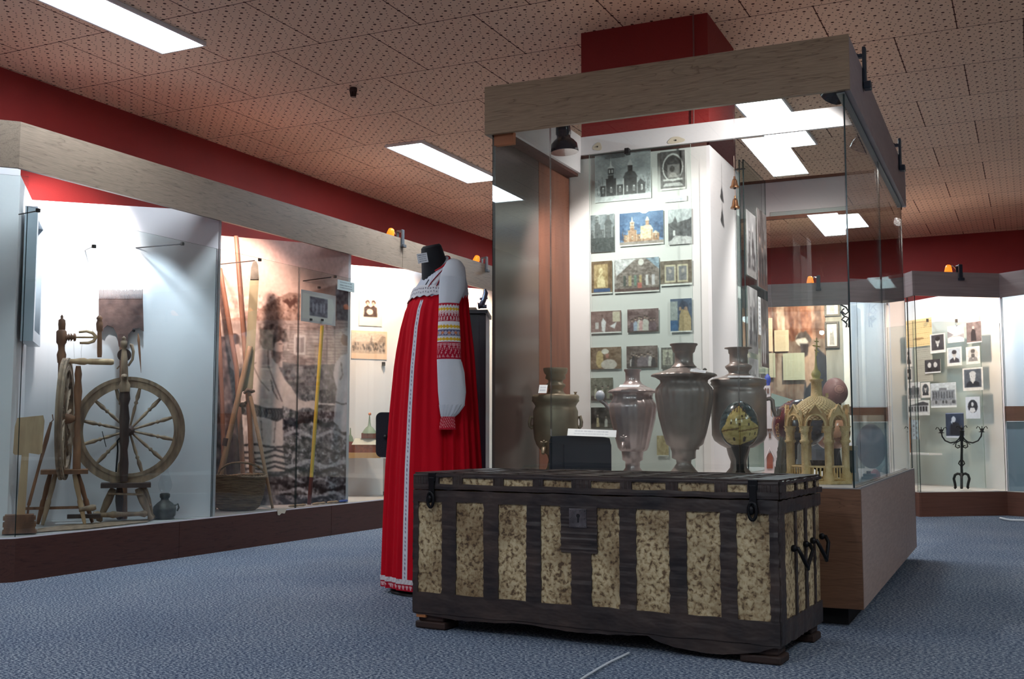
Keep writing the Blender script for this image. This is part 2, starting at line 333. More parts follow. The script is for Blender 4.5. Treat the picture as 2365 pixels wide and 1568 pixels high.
ceil_light(1.0, -.35, 'ceiling light panel of the right row behind the camera'); ceil_light(1.75, 2.4, 'ceiling light panel of the right row, out of view to the right'); ceil_light(-1.5, -3.2, 'ceiling light panel at the rear end of the room')
# sprinkler head on the ceiling
p = onz(816, 203, HC); e = empty('sprinkler_head', (p[0], p[1], HC-.055), 'small dark slotted sprinkler head hanging from the ceiling tiles', 'sprinkler')
b = MB(); b.lathe(p[0], p[1], [(.022, HC), (.024, HC-.018), (.02, HC-.022)], 16); b.build('collar', mat('dark_bronze', S(70, 50, 46), .5, .5), e)
b = MB()
for i in range(8):
    a = math.pi/4*i; b.tube([(p[0]+.019*math.cos(a), p[1]+.019*math.sin(a), HC-.02), (p[0]+.014*math.cos(a), p[1]+.014*math.sin(a), HC-.053)], .003, 6)
b.lathe(p[0], p[1], [(.015, HC-.05), (.015, HC-.055)], 12); b.lathe(p[0], p[1], [(.007, HC-.02), (.007, HC-.05)], 10); b.build('cage', _m['dark_bronze'], e)
# ------------------------------------------------------------------ shared case materials
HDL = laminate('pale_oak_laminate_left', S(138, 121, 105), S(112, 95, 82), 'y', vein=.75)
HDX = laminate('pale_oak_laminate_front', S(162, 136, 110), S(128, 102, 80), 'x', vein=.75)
HDF = mat('grey_oak_laminate', S(158, 144, 144), .5, var=S(142, 128, 128), scale=(3, 3, 60))
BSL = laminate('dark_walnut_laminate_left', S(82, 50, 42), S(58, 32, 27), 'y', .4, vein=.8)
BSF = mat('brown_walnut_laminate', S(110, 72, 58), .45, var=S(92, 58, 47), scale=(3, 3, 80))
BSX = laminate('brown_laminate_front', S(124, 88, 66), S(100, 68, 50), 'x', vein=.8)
BSY = mat('brown_laminate_side_lit', S(184, 162, 150), .5, var=S(166, 144, 132), scale=(30, 12, 90), bump=.1)  # base laminate lightened: the light on its right side is in the colour
M_PANEL = mat('white_painted_board', S(226, 224, 226), .75, var=S(216, 214, 217), scale=(3, 3, 3))
M_DECK = mat('pale_grey_shelf_board', S(190, 186, 184), .6)
M_EDGE = mat('white_edge_strip', S(225, 225, 230), .5)
M_GL = glassmat('clear_glass'); M_GE = mat('green_glass_edge', S(24, 46, 48), .15)
M_WOODD = mat('brown_batten', S(120, 74, 54), .6, var=S(100, 58, 42), scale=(20, 20, 3))
# ------------------------------------------------------------------ left display case (saw-tooth back)
GX = -4.255
q = onz(0, 276, 2.147); q0 = np.array([GX, 3.53]); d = (q[:2]-q0); d = d/np.linalg.norm(d); QL = q0+d*1.2     # facet that turns towards the viewer's left
FR = [(-4.27, 3.6), (-4.300, 4.975), (-4.296, 6.33), (-4.296, 7.69), (-4.296, 9.03)]
BK = [(-5.03, 4.27), (-5.03, 5.33), (-5.03, 6.66), (-5.03, 8.0), (-5.03, 9.35)]
lc = empty('display_case', (-4.6, 6.4, 0), 'long built-in glass display case with a saw-tooth white back along the left wall', 'display case')
b = MB(); b.slab((GX, 3.53), (GX, 6.98), 1.925, 2.147, .02); b.slab((GX, 6.985), (GX, 9.75), 1.925, 2.147, .02); b.build('header_board', HDL, lc)
b = MB(); b.slab(QL, (GX, 3.53), 1.925, 2.147, .02); b.build('header_board', HDL, lc)
b = MB(); b.slab((GX, 3.59), (GX, 4.66), 0, .198, .02); b.slab((GX, 4.663), (GX, 6.1), 0, .198, .02); b.slab((GX, 6.103), (GX, 9.75), 0, .198, .02); b.slab(QL, (GX, 3.59), 0, .198, .02); b.build('base_board', BSL, lc)
b = MB(); b.prism([(GX-.002, 9.75, .198), (-5.05, 9.75, .198), (-5.05, 3.1, .198), (QL[0]+.1, QL[1]+.1, .198), (QL[0], QL[1]+.003, .198), (GX-.002, 3.592, .198)], (0, 0, .004)); b.build('shelf_board', M_DECK, lc)
b = MB(); b.slab((GX-.001, 3.59), (GX-.001, 9.75), .198, .2045, .004); b.slab((QL[0], QL[1]), (GX, 3.59), .198, .2045, .004); b.build('edge_strip', M_EDGE, lc)
for a0, a1, z1 in ((3.6, 4.93, 1.757), (4.94, 5.72, 1.757), (5.73, 7.3, 1.757), (7.31, 9.7, 1.757)):
    glass_slab((GX-.016, a0), (GX-.016, a1), .204, z1).build('glass_pane', [M_GL, M_GE], lc)
qn = np.array([-d[1], d[0]]); sgn = 1
gq0 = QL+np.array([-.012, .02]); glass_slab(gq0, (GX-.016, 3.6), .204, 1.9).build('glass_pane', [M_GL, M_GE], lc)
ZP = 1.985
for i in range(4):
    b = MB(); b.slab(FR[i+1], BK[i], .203, ZP, .016); b.build('back_panel', M_PANEL, lc)
for i in range(1, 5):
    b = MB(); b.slab(FR[i], BK[i], .203, ZP, .016, -.018); b.build('side_panel', M_PANEL, lc)
b = MB(); b.slab((-4.58, 3.81), (-5.03, 4.27), .203, ZP, .016); b.build('side_panel', M_PANEL, lc)
b = MB(); b.slab((-4.58, 3.81), (-5.07, 3.2), .203, 2.12, .016, -.016); b.build('end_panel', M_PANEL, lc)
# ------------------------------------------------------------------ far display case across the end of the room
PF = [(-4.255, 9.75), (-2.13, 9.82), (-1.44, 9.94), (-.93, 9.62), (-.86, 9.49), (-.215, 9.965), (.0, 9.80), (.9, 9.1)]
fc = empty('display_case', (-.6, 10.2, 0), 'glass display case with grey header across the far end of the room', 'display case')
for k, (hz0, hz1, m_, nm) in enumerate(((1.815, 2.02, HDF, 'header_board'), (0, .195, BSF, 'base_board'))):
    for i in range(len(PF)-1):
        b = MB(); b.slab(PF[i], PF[i+1], hz0, hz1, .02); b.build(nm, m_, fc)
b = MB(); poly = [(x, y+.004, .195) for x, y in PF]+[(.9, 11.5, .195), (-4.25, 11.5, .195)]; b.prism(poly[::-1], (0, 0, .005)); b.build('shelf_board', M_DECK, fc)
for i in range(len(PF)-1):
    g0 = np.array(PF[i]); g1 = np.array(PF[i+1]); dd = (g1-g0)/np.linalg.norm(g1-g0); nn = np.array([-dd[1], dd[0]])*.015
    glass_slab(g0+nn, g1+nn, .2, 1.60 if i == 4 else 1.815).build('glass_pane', [M_GL, M_GE], fc)
b = MB(); b.slab((-1.137, 11.236), (-.23, 10.22), .2, 1.95, .016); b.build('back_panel', M_PANEL, fc)            # angled picture panel
b = MB(); b.slab((-1.28, 10.5), (-1.137, 11.236), .2, 1.95, .016); b.build('side_panel', M_PANEL, fc)
b = MB(); b.slab((-.225, 10.19), (-.215, 9.99), .2, 1.81, .016); b.build('side_panel', M_PANEL, fc)
b = MB(); b.slab((-.2, 10.25), (.9, 10.9), .2, 1.9, .016); b.build('back_panel', M_PANEL, fc)
b = MB(); b.slab((-2.5, 10.75), (-1.36, 10.75), .2, 1.95, .016); b.build('back_panel', M_PANEL, fc)
b = MB(); b.slab((-1.36, 10.4), (-1.28, 10.5), .2, 1.95, .016); b.build('back_panel', M_PANEL, fc)
b = MB(); b.slab((-4.2, 10.75), (-2.5, 10.75), .2, 1.95, .016); b.build('back_panel', M_PANEL, fc)
b = MB(); b.slab((-1.40, 10.0), (-1.40, 10.4), .2, 1.815, .03, 0); b.build('side_panel', M_PANEL, fc)
pL, pR = onpl(2058, 900, (0, 9.72, 0), (0, 1, 0)), onpl(2096, 900, (0, 9.72, 0), (0, 1, 0)); b = MB(); b.slab(pL, pR, .2, 1.815, .03); b.build('post', M_PANEL, fc)
# ------------------------------------------------------------------ tall central case round the red column
CC = np.array([-.562, 4.045]); _a = math.radians(.85)
EV = np.array([-math.sin(_a), math.cos(_a)]); EU = np.array([-math.cos(_a), -math.sin(_a)])
def cs(u, v, z=None):
    p = CC+EU*u+EV*v; return (p[0], p[1]) if z is None else np.array([p[0], p[1], z])
E3 = lambda e: np.array([e[0], e[1], 0.])
def cbox(b, u0, u1, v0, v1, z0, z1):
    return b.box8([cs(u1, v0, z0), cs(u0, v0, z0), cs(u0, v1, z0), cs(u1, v1, z0)], [cs(u1, v0, z1), cs(u0, v0, z1), cs(u0, v1, z1), cs(u1, v1, z1)])
UW, VD = 1.49, 2.30
tc_ = empty('display_case', cs(.75, 1.1, 0), 'tall free-standing glass display case built round a red column behind the chest', 'display case')
cbox(MB(), 0, UW, 0, .02, 1.943, 2.15).build('header_board', HDX, tc_)
cbox(MB(), UW-.02, UW, .02, VD, 1.943, 2.15).build('header_board', HDL, tc_)
b = MB(); cbox(b, 0, .02, .02, VD, 1.943, 2.15); o = b.build('header_board', mat('pale_oak_laminate_side_lit', S(150, 138, 140), .5, var=S(140, 128, 130), scale=(20, 8, 60)), tc_)  # header oak with the cool light on its right side mixed into the colour
b = MB(); cbox(b, 0, UW, VD, VD+.02, 1.943, 2.15); b.build('header_board', M_PANEL, tc_)
b = MB(); cbox(b, .02, UW-.02, VD-.02, VD, 1.925, 1.945); cbox(b, .02, UW-.02, VD-.015, VD, 2.15, 2.165); b.build('batten', M_WOODD, tc_)
# under-edge rim of the headers (dark batten holding the glass)
b = MB(); cbox(b, .02, .05, .02, VD, 1.935, 1.955); b.build('glass_channel', mat('grey_metal_channel', S(96, 100, 102), .35, .6), tc_)
cbox(MB(), 0, UW, 0, .02, .065, .486).build('base_board', BSX, tc_)
b = MB(); cbox(b, 0, .02, .02, 1.72, .065, .486); cbox(b, 0, .02, 1.725, VD, .065, .486); b.build('base_board', BSY, tc_)
cbox(MB(), UW-.02, UW, .02, VD, .065, .486).build('base_board', BSL, tc_)
cbox(MB(), 0, UW, VD, VD+.02, .065, .486).build('base_board', BSX, tc_)
cbox(MB(), .06, UW-.06, .06, VD-.06, 0, .08).build('plinth', mat('black_plinth', S(18, 16, 18), .8), tc_)
cbox(MB(), .02, UW-.02, .02, VD, .47, .486).build('shelf_board', M_DECK, tc_)
b = MB(); cbox(b, -.001, .006, 0, VD, .486, .492); cbox(b, .006, UW, -.001, .004, .486, .490); b.build('edge_strip', mat('grey_edge_strip', S(150, 146, 146), .5), tc_)
def cpane(u0, v0, u1, v1, z0=.488, z1=1.97): glass_slab(cs(u0, v0), cs(u1, v1), z0, z1).build('glass_pane', [M_GL, M_GE], tc_)
cpane(UW-.024, .03, 1.203, .03); cpane(1.199, .03, .436, .03); cpane(.432, .03, .03, .03)
cpane(.026, .035, .026, 1.14); cpane(.026, 1.15, .026, VD-.02); cpane(.03, VD-.01, .75, VD-.01); cbox(MB(), UW-.034, UW-.022, .036, 1.3, .488, 1.95).build('side_board', mat('taupe_side_board', S(96, 82, 78), .25), tc_)
# photo board and rails
PV = .88
b = MB(); cbox(b, .763, 1.513, PV, PV+.016, .486, 2.03); b.build('photo_board', mat('pale_grey_board', S(214, 213, 212), .7), tc_)
b = MB(); cbox(b, .747, .763, PV, 1.50, .486, 2.03); b.build('side_board', M_PANEL, tc_)
b = MB(); cbox(b, .03, 1.45, PV-.02, PV, 2.045, 2.135); b.build('top_rail', M_PANEL, tc_)
b = MB(); cbox(b, .76, 1.452, PV-.004, PV-.0, 2.030, 2.045); cbox(b, 1.40, 1.46, .05, PV-.02, 1.94, 1.955); b.build('batten', mat('dark_batten', S(78, 46, 40), .6), tc_)
b = MB(); cbox(b, 1.385, 1.40, .08, PV-.02, 1.955, 2.14); cbox(b, 1.40, 1.44, .02, PV-.02, 1.955, 1.97); b.build('side_rail', M_PANEL, tc_)
b = MB(); cbox(b, 1.455, 1.47, .5, PV+.2, .486, 1.95); cbox(b, 1.513, 1.56, PV, PV+.02, .486, 1.94); b.build('post', M_WOODD, tc_)
b = MB(); cbox(b, 1.37, 1.46, .03, .055, 1.90, 1.95); b.build('corner_block', mat('orange_pine', S(186, 112, 74), .6), tc_)
cb = MB(); cbox(cb, .767, 1.417, .955, 1.5, 0, HC); tag(cb.build('wall_column', M_RED), kind='structure')
# cable clipped to the column
p1 = onpl(1602, 112, cs(0, .94, 0), E3(EV)); p2 = onpl(1602, 285, cs(0, .94, 0), E3(EV)); p3 = onpl(1596, 296, cs(0, .94, 0), E3(EV))
b = MB(); b.tube([p1+[0, 0, .3], p1, p2, p3+[0, 0, 0], p3+EU[0]*np.array([.03, 0, 0])-[0, 0, .01]], .004, 6); tag(b.build('cable', mat('dusty_cable', S(120, 70, 68), .6)), 'thin cable running down the front of the red column', 'cable')
def atv(x, y, v): return onpl(x, y, cs(0, v, 0), E3(EV))
def atu(x, y, u): return onpl(x, y, cs(u, 0, 0), E3(EU))
# ------------------------------------------------------------------ clamp spot lamps on the headers
M_CLIP = mat('blue_black_plastic', S(38, 48, 62), .35); M_CLG = mat('dark_grey_plastic', S(62, 66, 72), .4)
M_ORG = mat('glowing_orange_shade', S(240, 110, 20), .35, emis=((1., .26, .02, 1), .9)); M_HOT = mat('hot_bulb', (1, 1, 1, 1), .3, emis=((1, .72, .36, 1), 14))
M_CHR = mat('chrome', S(210, 210, 215), .15, 1.)
def spot(parent, loc, tgt, power, col, ang=80, blend=.5, size=.03, name='spot_light'):
    l = bpy.data.lights.new(name, 'SPOT'); l.energy = power*SPOT_K; l.color = col; l.spot_size = math.radians(ang); l.spot_blend = blend; l.shadow_soft_size = size
    o = bpy.data.objects.new(name, l); COL.objects.link(o); off = rootloc(parent); o.parent = parent; o.location = tuple(np.array(loc)-off)
    o.rotation_euler = (Vector(tgt)-Vector(loc)).to_track_quat('-Z', 'Y').to_euler(); return o
def clamp_lamp(pt, along, inw, label, power, col, tgt, ang=85, clip=M_CLG, ztop=None):
    # pt: point on the outer face of the header at its upper edge; along: horizontal unit along the header; inw: unit pointing into the case
    pt = np.array(pt, float); al = np.array([*along, 0.]); inn = np.array([*inw, 0.]); Z = np.array([0, 0, 1.])
    e = empty('clamp_lamp', pt-Z*.05, label, 'spot lamp', 'orange clamp lamps on the case headers')
    b = MB(); b.obox(pt-inn*.008+Z*.0, al, inn, Z, .034, .014, .13); b.obox(pt-inn*.017-Z*.06, al, inn, Z, .046, .026, .022); b.obox(pt+inn*.014+Z*.055, al, inn, Z, .03, .05, .012)
    b.obox(pt+inn*.036-Z*.0, al, inn, Z, .03, .008, .12); b.build('clip', clip, e, bevel=.003)
    b = MB(); s0 = pt+inn*.055+Z*.035; b.tube([s0, s0+Z*.018-al*.015, s0+Z*.028-al*.035, s0+Z*.01-al*.05], .0055, 8); b.build('bracket', M_CHR, e)
    c = s0-al*.07+Z*.0; dr = np.array(tgt, float)-c; dr = dr/np.linalg.norm(dr); q_ = c+dr*.0
    b = MB(); b.rev(q_-dr*.035-al*0, q_+dr*.055, [(0, .010), (.08, .021), (.35, .027), (1, .036)], 20); b.build('lamp_shade', M_ORG, e)
    b = MB(); b.rev(q_+dr*.055, q_+dr*.058, [(0, .031), (1, .029)], 16); b.build('bulb', M_HOT, e)
    b = MB(); b.tube([pt+inn*.03, pt+inn*.06-Z*.05, pt+inn*.05-Z*.02-al*.06, c-dr*.036], .003, 6); b.build('cord', M_BLK, e)
    spot(e, q_+dr*.075, tgt, power, col, ang, .6); return e
WARM = (1, .62, .38); PINK = (1, .74, .62); COOL = (.82, .91, 1.)
P = onpl(928, 537, (GX, 0, 0), (1, 0, 0)); clamp_lamp((GX, P[1], 2.147), (0, 1), (-1, 0), 'orange clamp lamp on the wooden header left of the dress form', 36, (1, .70, .50), (-4.75, 7.2, 1.35), 110)
P = onpl(1122, 606, (GX, 0, 0), (1, 0, 0)); clamp_lamp((GX, P[1], 2.147), (0, 1), (-1, 0), 'orange clamp lamp on the header right of the dress form neck', 36, (1, .66, .45), (-4.8, 8.6, 1.3), 110)
def inner_spot(loc, tgt, label, power, col, ang):
    c = np.array(loc, float); e = empty('spot_lamp', c, label, 'spot lamp'); tg = np.array(tgt, float); dr = (tg-c)/np.linalg.norm(tg-c)
    b = MB(); b.rev(c-dr*.05, c+dr*.05, [(0, .022), (.3, .03), (.7, .045), (1, .05)], 20); b.build('lamp_shade', mat('dark_blue_enamel', S(22, 38, 62), .22, coat=.5), e)
    spot(e, c+dr*.065, tgt, power, col, ang, .6)
inner_spot((-4.36, 5.15, 2.06), (-4.85, 5.6, 1.5), 'spot lamp behind the header above the mural of men in white shirts', 42, (1, .62, .48), 95)
inner_spot((-4.36, 3.95, 2.06), (-4.90, 4.35, 1.75), 'spot lamp behind the header over the edge-on spinning wheel', 44, (1., .93, .95), 78)
inner_spot((-4.36, 4.45, 2.06), (-4.6, 4.72, .3), 'spot lamp behind the header over the round spinning wheel', 17, (.72, .86, 1.), 75)
i4 = np.array(PF[5])-np.array(PF[4]); i4 = i4/np.linalg.norm(i4); n4 = np.array([-i4[1], i4[0]])
P = onpl(2217, 628, (*PF[4], 0), (n4[0], n4[1], 0)); clamp_lamp((P[0], P[1], 2.02), i4, n4, 'orange clamp lamp on the grey header of the far case at right', 27, (1, .72, .52), (-.7, 10.5, 1.2), 120, M_CLIP)
i3 = np.array(PF[2])-np.array(PF[1]); i3 = i3/np.linalg.norm(i3); n3 = np.array([-i3[1], i3[0]])
P = onpl(1890, 655, (*PF[1], 0), (n3[0], n3[1], 0)); clamp_lamp((P[0], P[1], 2.02), i3, n3, 'orange clamp lamp on the far header seen through the tall glass case', 44, (1, .70, .5), (-1.9, 10.7, 1.2), 120, M_CLIP)
i6 = np.array(PF[7])-np.array(PF[6]); i6 = i6/np.linalg.norm(i6); n6 = np.array([-i6[1], i6[0]]); P = np.array([*(np.array(PF[6])+i6*.5-n6*.002), 2.02]); clamp_lamp(P, i6, n6, 'clamp lamp over the far right bay beyond the photograph panel', 26, (.75, .87, 1.), (.3, 10.4, 1.2), 120, M_CLIP)
# side clips on the right header of the tall case (their lamps hang inside)
for k, (px, py, v0) in enumerate(((2003, 152, .3), (2084, 342, 1.85))):
    q_ = atu(px-4, py, -.012); v = float(np.dot(q_[:2]-CC, EV)); c = cs(-.008, v, 2.15)
    e = empty('clamp', c, ('nearer' if k == 0 else 'farther')+' dark blue clamp gripping the right header of the tall glass case', 'clamp', 'blue clamps on the side header')
    b = MB(); b.obox(c+np.array([0, 0, .0]), E3(EV), E3(EU), (0, 0, 1), .034, .014, .17); b.obox(c+np.array([0, 0, -.075])+E3(EU)*(-.010), E3(EV), E3(EU), (0, 0, 1), .046, .03, .03); b.obox(c+np.array([0, 0, .05])+E3(EU)*.03, E3(EV), E3(EU), (0, 0, 1), .03, .05, .014); b.build('jaw', M_CLIP, e, bevel=.004)
    b = MB(); b.tube([c+E3(EU)*.02+np.array([0, 0, .055]), c+E3(EU)*.06+np.array([0, 0, .08]), c+E3(EU)*.09+np.array([0, 0, .03])], .004, 6); b.build('cord', M_BLK, e)
# enamel spot lamp inside the tall case
L0 = atv(1300, 300, .28); e = empty('spot_lamp', L0-np.array([0, 0, .1]), 'dark blue enamel spot lamp hanging inside the tall glass case at upper left', 'spot lamp')
b = MB(); M_ENA = mat('dark_blue_enamel', S(22, 38, 62), .22, coat=.5)
ax0 = atv(1298, 288, .28); ax1 = atv(1304, 352, .28); b.rev(ax0+[0, 0, .06], ax1, [(0, .030), (.3, .031), (.55, .034), (.6, .03), (.66, .031), (.72, .045), (.8, .057), (.96, .062), (1, .060)], 28); b.build('lamp_shade', M_ENA, e)
b = MB(); b.obox(ax0+np.array([0, 0, .07]), E3(EU), E3(EV), (0, 0, 1), .05, .26, .02); b.build('arm', M_CLIP, e)
spot(e, ax1+[0, 0, -.03], cs(.95, .85, 1.1), 20, (1, .86, .82), 120, .5)
# the lamps whose clamps grip the right header
for v, t_, lb in ((.42, cs(.75, 1.2, 1.5), 'nearer'), (1.3, cs(.7, 2.2, .6), 'farther')):
    c = cs(.10, v, 2.09); e = empty('spot_lamp', c, lb+' spot lamp hung inside the right header of the tall glass case', 'spot lamp'); tg = np.array(t_)
    dr = (tg-c)/np.linalg.norm(tg-c); b = MB(); b.rev(c-dr*.05, c+dr*.05, [(0, .022), (.3, .03), (.7, .05), (1, .055)], 20); b.build('lamp_shade', M_ENA, e)
    spot(e, c+dr*.065, t_, 20, (1, .88, .84), 110, .5)
# ------------------------------------------------------------------ contents of the left display case
W_DK = mat('aged_brown_wood', S(150, 104, 74), .6, var=S(100, 66, 48), scale=(25, 25, 6), bump=.3)
W_GR = mat('weathered_grey_wood', S(168, 142, 116), .7, var=S(108, 88, 74), scale=(30, 30, 8), bump=.4)
W_LT = mat('pale_worn_wood', S(204, 172, 134), .65, var=S(168, 134, 102), scale=(25, 25, 5), bump=.3)
W_BK = mat('dark_stained_wood', S(82, 62, 56), .6, var=S(52, 40, 38), scale=(30, 30, 8), bump=.3)
M_IRON = mat('black_iron', S(24, 24, 27), .45, .6)
def turned(b, p, q, r, kind=0, n=14):
    K = {0: [(0, .8), (.08, 1.15), (.12, .7), (.2, 1.1), (.45, 1.3), (.62, .9), (.66, 1.2), (.7, .75), (.85, 1.05), (1, .8)],
         1: [(0, .7), (.15, 1), (.5, 1.15), (.85, 1), (.92, .8), (1, .7)],
         2: [(0, .6), (.25, .75), (.45, 1.), (.55, .6), (.6, 1.25), (.65, .7), (.75, 1.3), (.95, .9), (1, .8)]}[kind]
    return b.rev(p, q, [(t, r*k) for t, k in K], n)
# --- spinning wheel seen edge-on
A = At(*onz(150, 1212, .204)[:2]); k = A.k(); P_ = A.p; ZD = .204
def gz(p): p = np.array(p); p[2] = ZD+.005; return p
w1 = empty('spinning_wheel', gz(P_(150, 1200)), 'brown upright spinning wheel seen edge-on beside the pale distaff board', 'spinning wheel', None)
b = MB(); turned(b, P_(140, 1086), P_(143, 765), .017, 1); b.rev(P_(143, 770), P_(143, 727), [(0, .013), (.12, .008), (.2, .017), (.5, .019), (.72, .017), (.8, .006), (.9, .008), (1, .002)], 14); b.build('post', W_DK, w1)
b = MB(); b.rev(P_(142, 838), P_(142, 762), [(0, .02), (.25, .024), (.4, .016), (.55, .018), (.62, .026), (.95, .026), (1, .018)], 16); b.build('upright_collar', W_DK, w1)
b = MB(); b.rev(P_(177, 1084), P_(181, 845), [(0, .02), (.3, .02), (.32, .014), (.42, .018), (.46, .013), (.6, .015), (.75, .022), (.86, .016), (.92, .019), (1, .012)], 16); b.build('post', W_DK, w1)
b = MB(); b.rev(P_(150, 834), P_(263, 836), [(0, .012), (.2, .013), (.3, .018), (.4, .019), (.46, .013), (.5, .016), (.95, .017), (1, .012)], 16); b.build('crossbar', W_LT, w1)
b = MB(); b.rev(P_(230, 825), P_(230, 728), [(0, .011), (.1, .013), (.55, .012), (.6, .011), (.65, .016), (.8, .018), (.88, .012), (.93, .017), (1, .004)], 14); b.build('handle', W_DK, w1)
b = MB(); hub = P_(160, 957); c0 = P_(150, 967); rh = 118*k; ry_ = A.r*24*k; f3 = np.array([0, 0, 1.])
side = A.r*.10+A.n*.99; side = side/np.linalg.norm(side); nrm = np.cross(side, f3)
def ring(b, c, u, v, nrm, ro, ri, t, n=48, groove=True):
    prof = [(ri, -t/2), (ro, -t/2), (ro+.002, 0), (ro, t/2), (ri, t/2)] if not groove else [(ri, -t/2), (ro, -t/2), (ro, -t*.2), (ro-.006, 0), (ro, t*.2), (ro, t/2), ((ro*2+ri)/3, t/2), ((ro*2+ri)/3, t*.38), ((ro+2*ri)/3, t*.38), ((ro+2*ri)/3, t/2), (ri, t/2)]
    m_ = len(prof); vs = []
    for i in range(n):
        a = 2*math.pi*i/n; d_ = u*math.cos(a)+v*math.sin(a)
        for r_, h_ in prof: vs.append(c+d_*r_+nrm*h_)
    b.add(vs, [(i*m_+j, i*m_+(j+1) % m_, ((i+1) % n)*m_+(j+1) % m_, ((i+1) % n)*m_+j) for i in range(n) for j in range(m_)], False)
ring(b, c0, side, f3, nrm, rh, rh*.8, .03); b.build('wheel_rim', W_GR, w1)
b = MB(); b.rev(c0-nrm*.05, c0+nrm*.05, [(0, .012), (.2, .024), (.5, .03), (.8, .024), (1, .012)], 16); b.build('hub', W_DK, w1)
for i in range(12):
    a = 2*math.pi*i/12+.2; d_ = side*math.cos(a)+f3*math.sin(a); turned(MB_ := MB(), c0+d_*.02, c0+d_*rh*.82, .0075, 2, 10).build('spoke', W_GR, w1)
b = MB(); b.rev(P_(148, 779), P_(176, 779), [(0, .012), (.25, .02), (.3, .012), (.4, .023), (.5, .01), (.55, .023), (.75, .01), (.8, .022), (.95, .02), (1, .012)], 16); b.build('bobbin', W_DK, w1)
b = MB(); b.tube([P_(182, 767), P_(200, 765), P_(214, 769), P_(222, 778), P_(216, 788), P_(204, 792), P_(184, 792)], [.006, .007, .0085, .01, .009, .008, .006], 10); b.tube([P_(174, 779), P_(222, 779)], .005, 8)
for i in range(7): b.tube([P_(184+5*i, 766), P_(184+5*i, 760)], .001, 4)
b.build('flyer', W_LT, w1)
b = MB(); b.tube([P_(170, 790), P_(172, 830), P_(174, 845)], .0008, 4); b.tube([P_(190, 792), P_(187, 812), P_(188, 826)], .0008, 4); b.build('thread', mat('pale_thread', S(190, 180, 165), .8), w1)
b = MB(); b.obox((P_(149, 1089)), A.r, A.n, (0, 0, 1), 84*k, .17, .022); b.build('table', W_DK, w1)
for q0_, q1_, m_ in (((128, 1095), (98, 1207), W_GR), ((172, 1095), (196, 1200), W_LT), ((180, 1095), (214, 1180), W_DK), ((116, 1095), (88, 1190), W_DK)):
    dd = .05 if q1_[1] > 1195 else -.04
    bt = P_(*q1_, dd); bt[2] = ZD+.005; b = MB(); b.rev(bt, P_(*q0_, dd*.4), [(0, .008), (.1, .01), (.45, .015), (.5, .011), (.75, .014), (1, .011)], 12); b.build('leg', m_, w1)
b = MB(); b.obox(P_(120, 1173)+f3*0, A.r, A.n, f3, 118*k, .02, .014); b.build('treadle_bar', W_DK, w1)
b = MB(); b.rev(P_(182, 1177, .05), P_(222, 1171, .05), [(0, .012), (.4, .013), (.8, .018), (1, .012)], 12); b.build('treadle_axle', W_GR, w1)
# --- spinning wheel with its round wheel facing the viewer
A2 = At(*onz(295, 1201.5, .204)[:2]); P_ = A2.p; k = A2.k()
w2 = empty('spinning_wheel', gz(P_(290, 1200)), 'grey spinning wheel whose round spoked wheel faces the glass', 'spinning wheel')
c0 = P_(298, 994, .03); rr = 108.5*k; up3 = np.array([0, 0, 1.])
b = MB(); ring(b, c0, A2.r, up3, -A2.n, rr, rr*.80, .028, 64); b.build('wheel_rim', W_GR, w2)
b = MB(); b.rev(c0+A2.n*.05, c0-A2.n*.05, [(0, .015), (.2, .028), (.5, .03), (.8, .026), (1, .012)], 18); b.build('hub', W_BK, w2)
for i in range(12):
    a = 2*math.pi*(i+.5)/12+.05; d_ = A2.r*math.cos(a)+up3*math.sin(a); b = MB(); turned(b, c0+d_*.025, c0+d_*rr*.82, .0095, 2, 12); b.build('spoke', W_GR, w2)
b = MB(); b.rev(P_(286, 1112, .09), P_(288, 905, .09), [(0, .02), (.2, .024), (.35, .018), (.45, .026), (.6, .024), (.7, .028), (.85, .02), (.92, .03), (1, .026)], 18); b.build('post', W_BK, w2)
b = MB(); b.rev(P_(288, 905, .10), P_(286, 776, .10), [(0, .027), (.12, .03), (.2, .018), (.26, .02), (.6, .018), (.72, .014), (.78, .01), (.8, .017), (.9, .018), (.94, .008), (.96, .014), (1, .001)], 18); b.build('post', W_GR, w2)
b = MB(); b.sph(P_(287, 870, .125), .018, 14, 8, (1, 1, .9)); b.sph(P_(287, 870, .14), .008, 10, 6); b.build('knob', W_GR, w2)
b = MB(); b.rev(P_(287, 820, .06), P_(287, 820, .02), [(0, .036), (.3, .037), (.4, .02), (.6, .02), (.7, .035), (1, .035)], 20); b.build('bobbin', W_BK, w2)
b = MB(); b.tube([P_(296, 845, .05), P_(306, 830, .05), P_(308, 812, .05), P_(304, 797, .05), P_(300, 795, .05)], [.006, .007, .008, .01, .006], 8); b.tube([P_(276, 845, .05), P_(270, 852, .05)], .004, 6); b.build('flyer', W_GR, w2)
b = MB(); b.obox(P_(291, 1120, .06), A2.r, A2.n, up3, 94*k, .16, .024); b.build('table', W_BK, w2)
for q0_, q1_, d0, d1 in (((262, 1128), (228, 1193), .08, .10), ((276, 1128), (276, 1178), 0, -.04), ((318, 1128), (350, 1194), .08, .08), ((330, 1124), (353, 1180), .02, .0), ((326, 1130), (344, 1170), .04, .06)):
    bt = P_(*q1_, d1); bt[2] = ZD+.005 if q1_[1] > 1175 else bt[2]; b = MB(); b.rev(bt, P_(*q0_, d0), [(0, .012), (.06, .018), (.14, .011), (.3, .016), (.6, .022), (.9, .02), (1, .016)], 14); b.build('leg', W_GR if q1_[0] != 276 else W_BK, w2)
b = MB(); b.rev(P_(215, 1190, .12), P_(340, 1186, .10), [(0, .02), (.1, .022), (.14, .012), (.3, .014), (.36, .02), (.5, .014), (.85, .012), (.95, .02), (1, .012)], 14); b.build('treadle_bar', W_GR, w2)
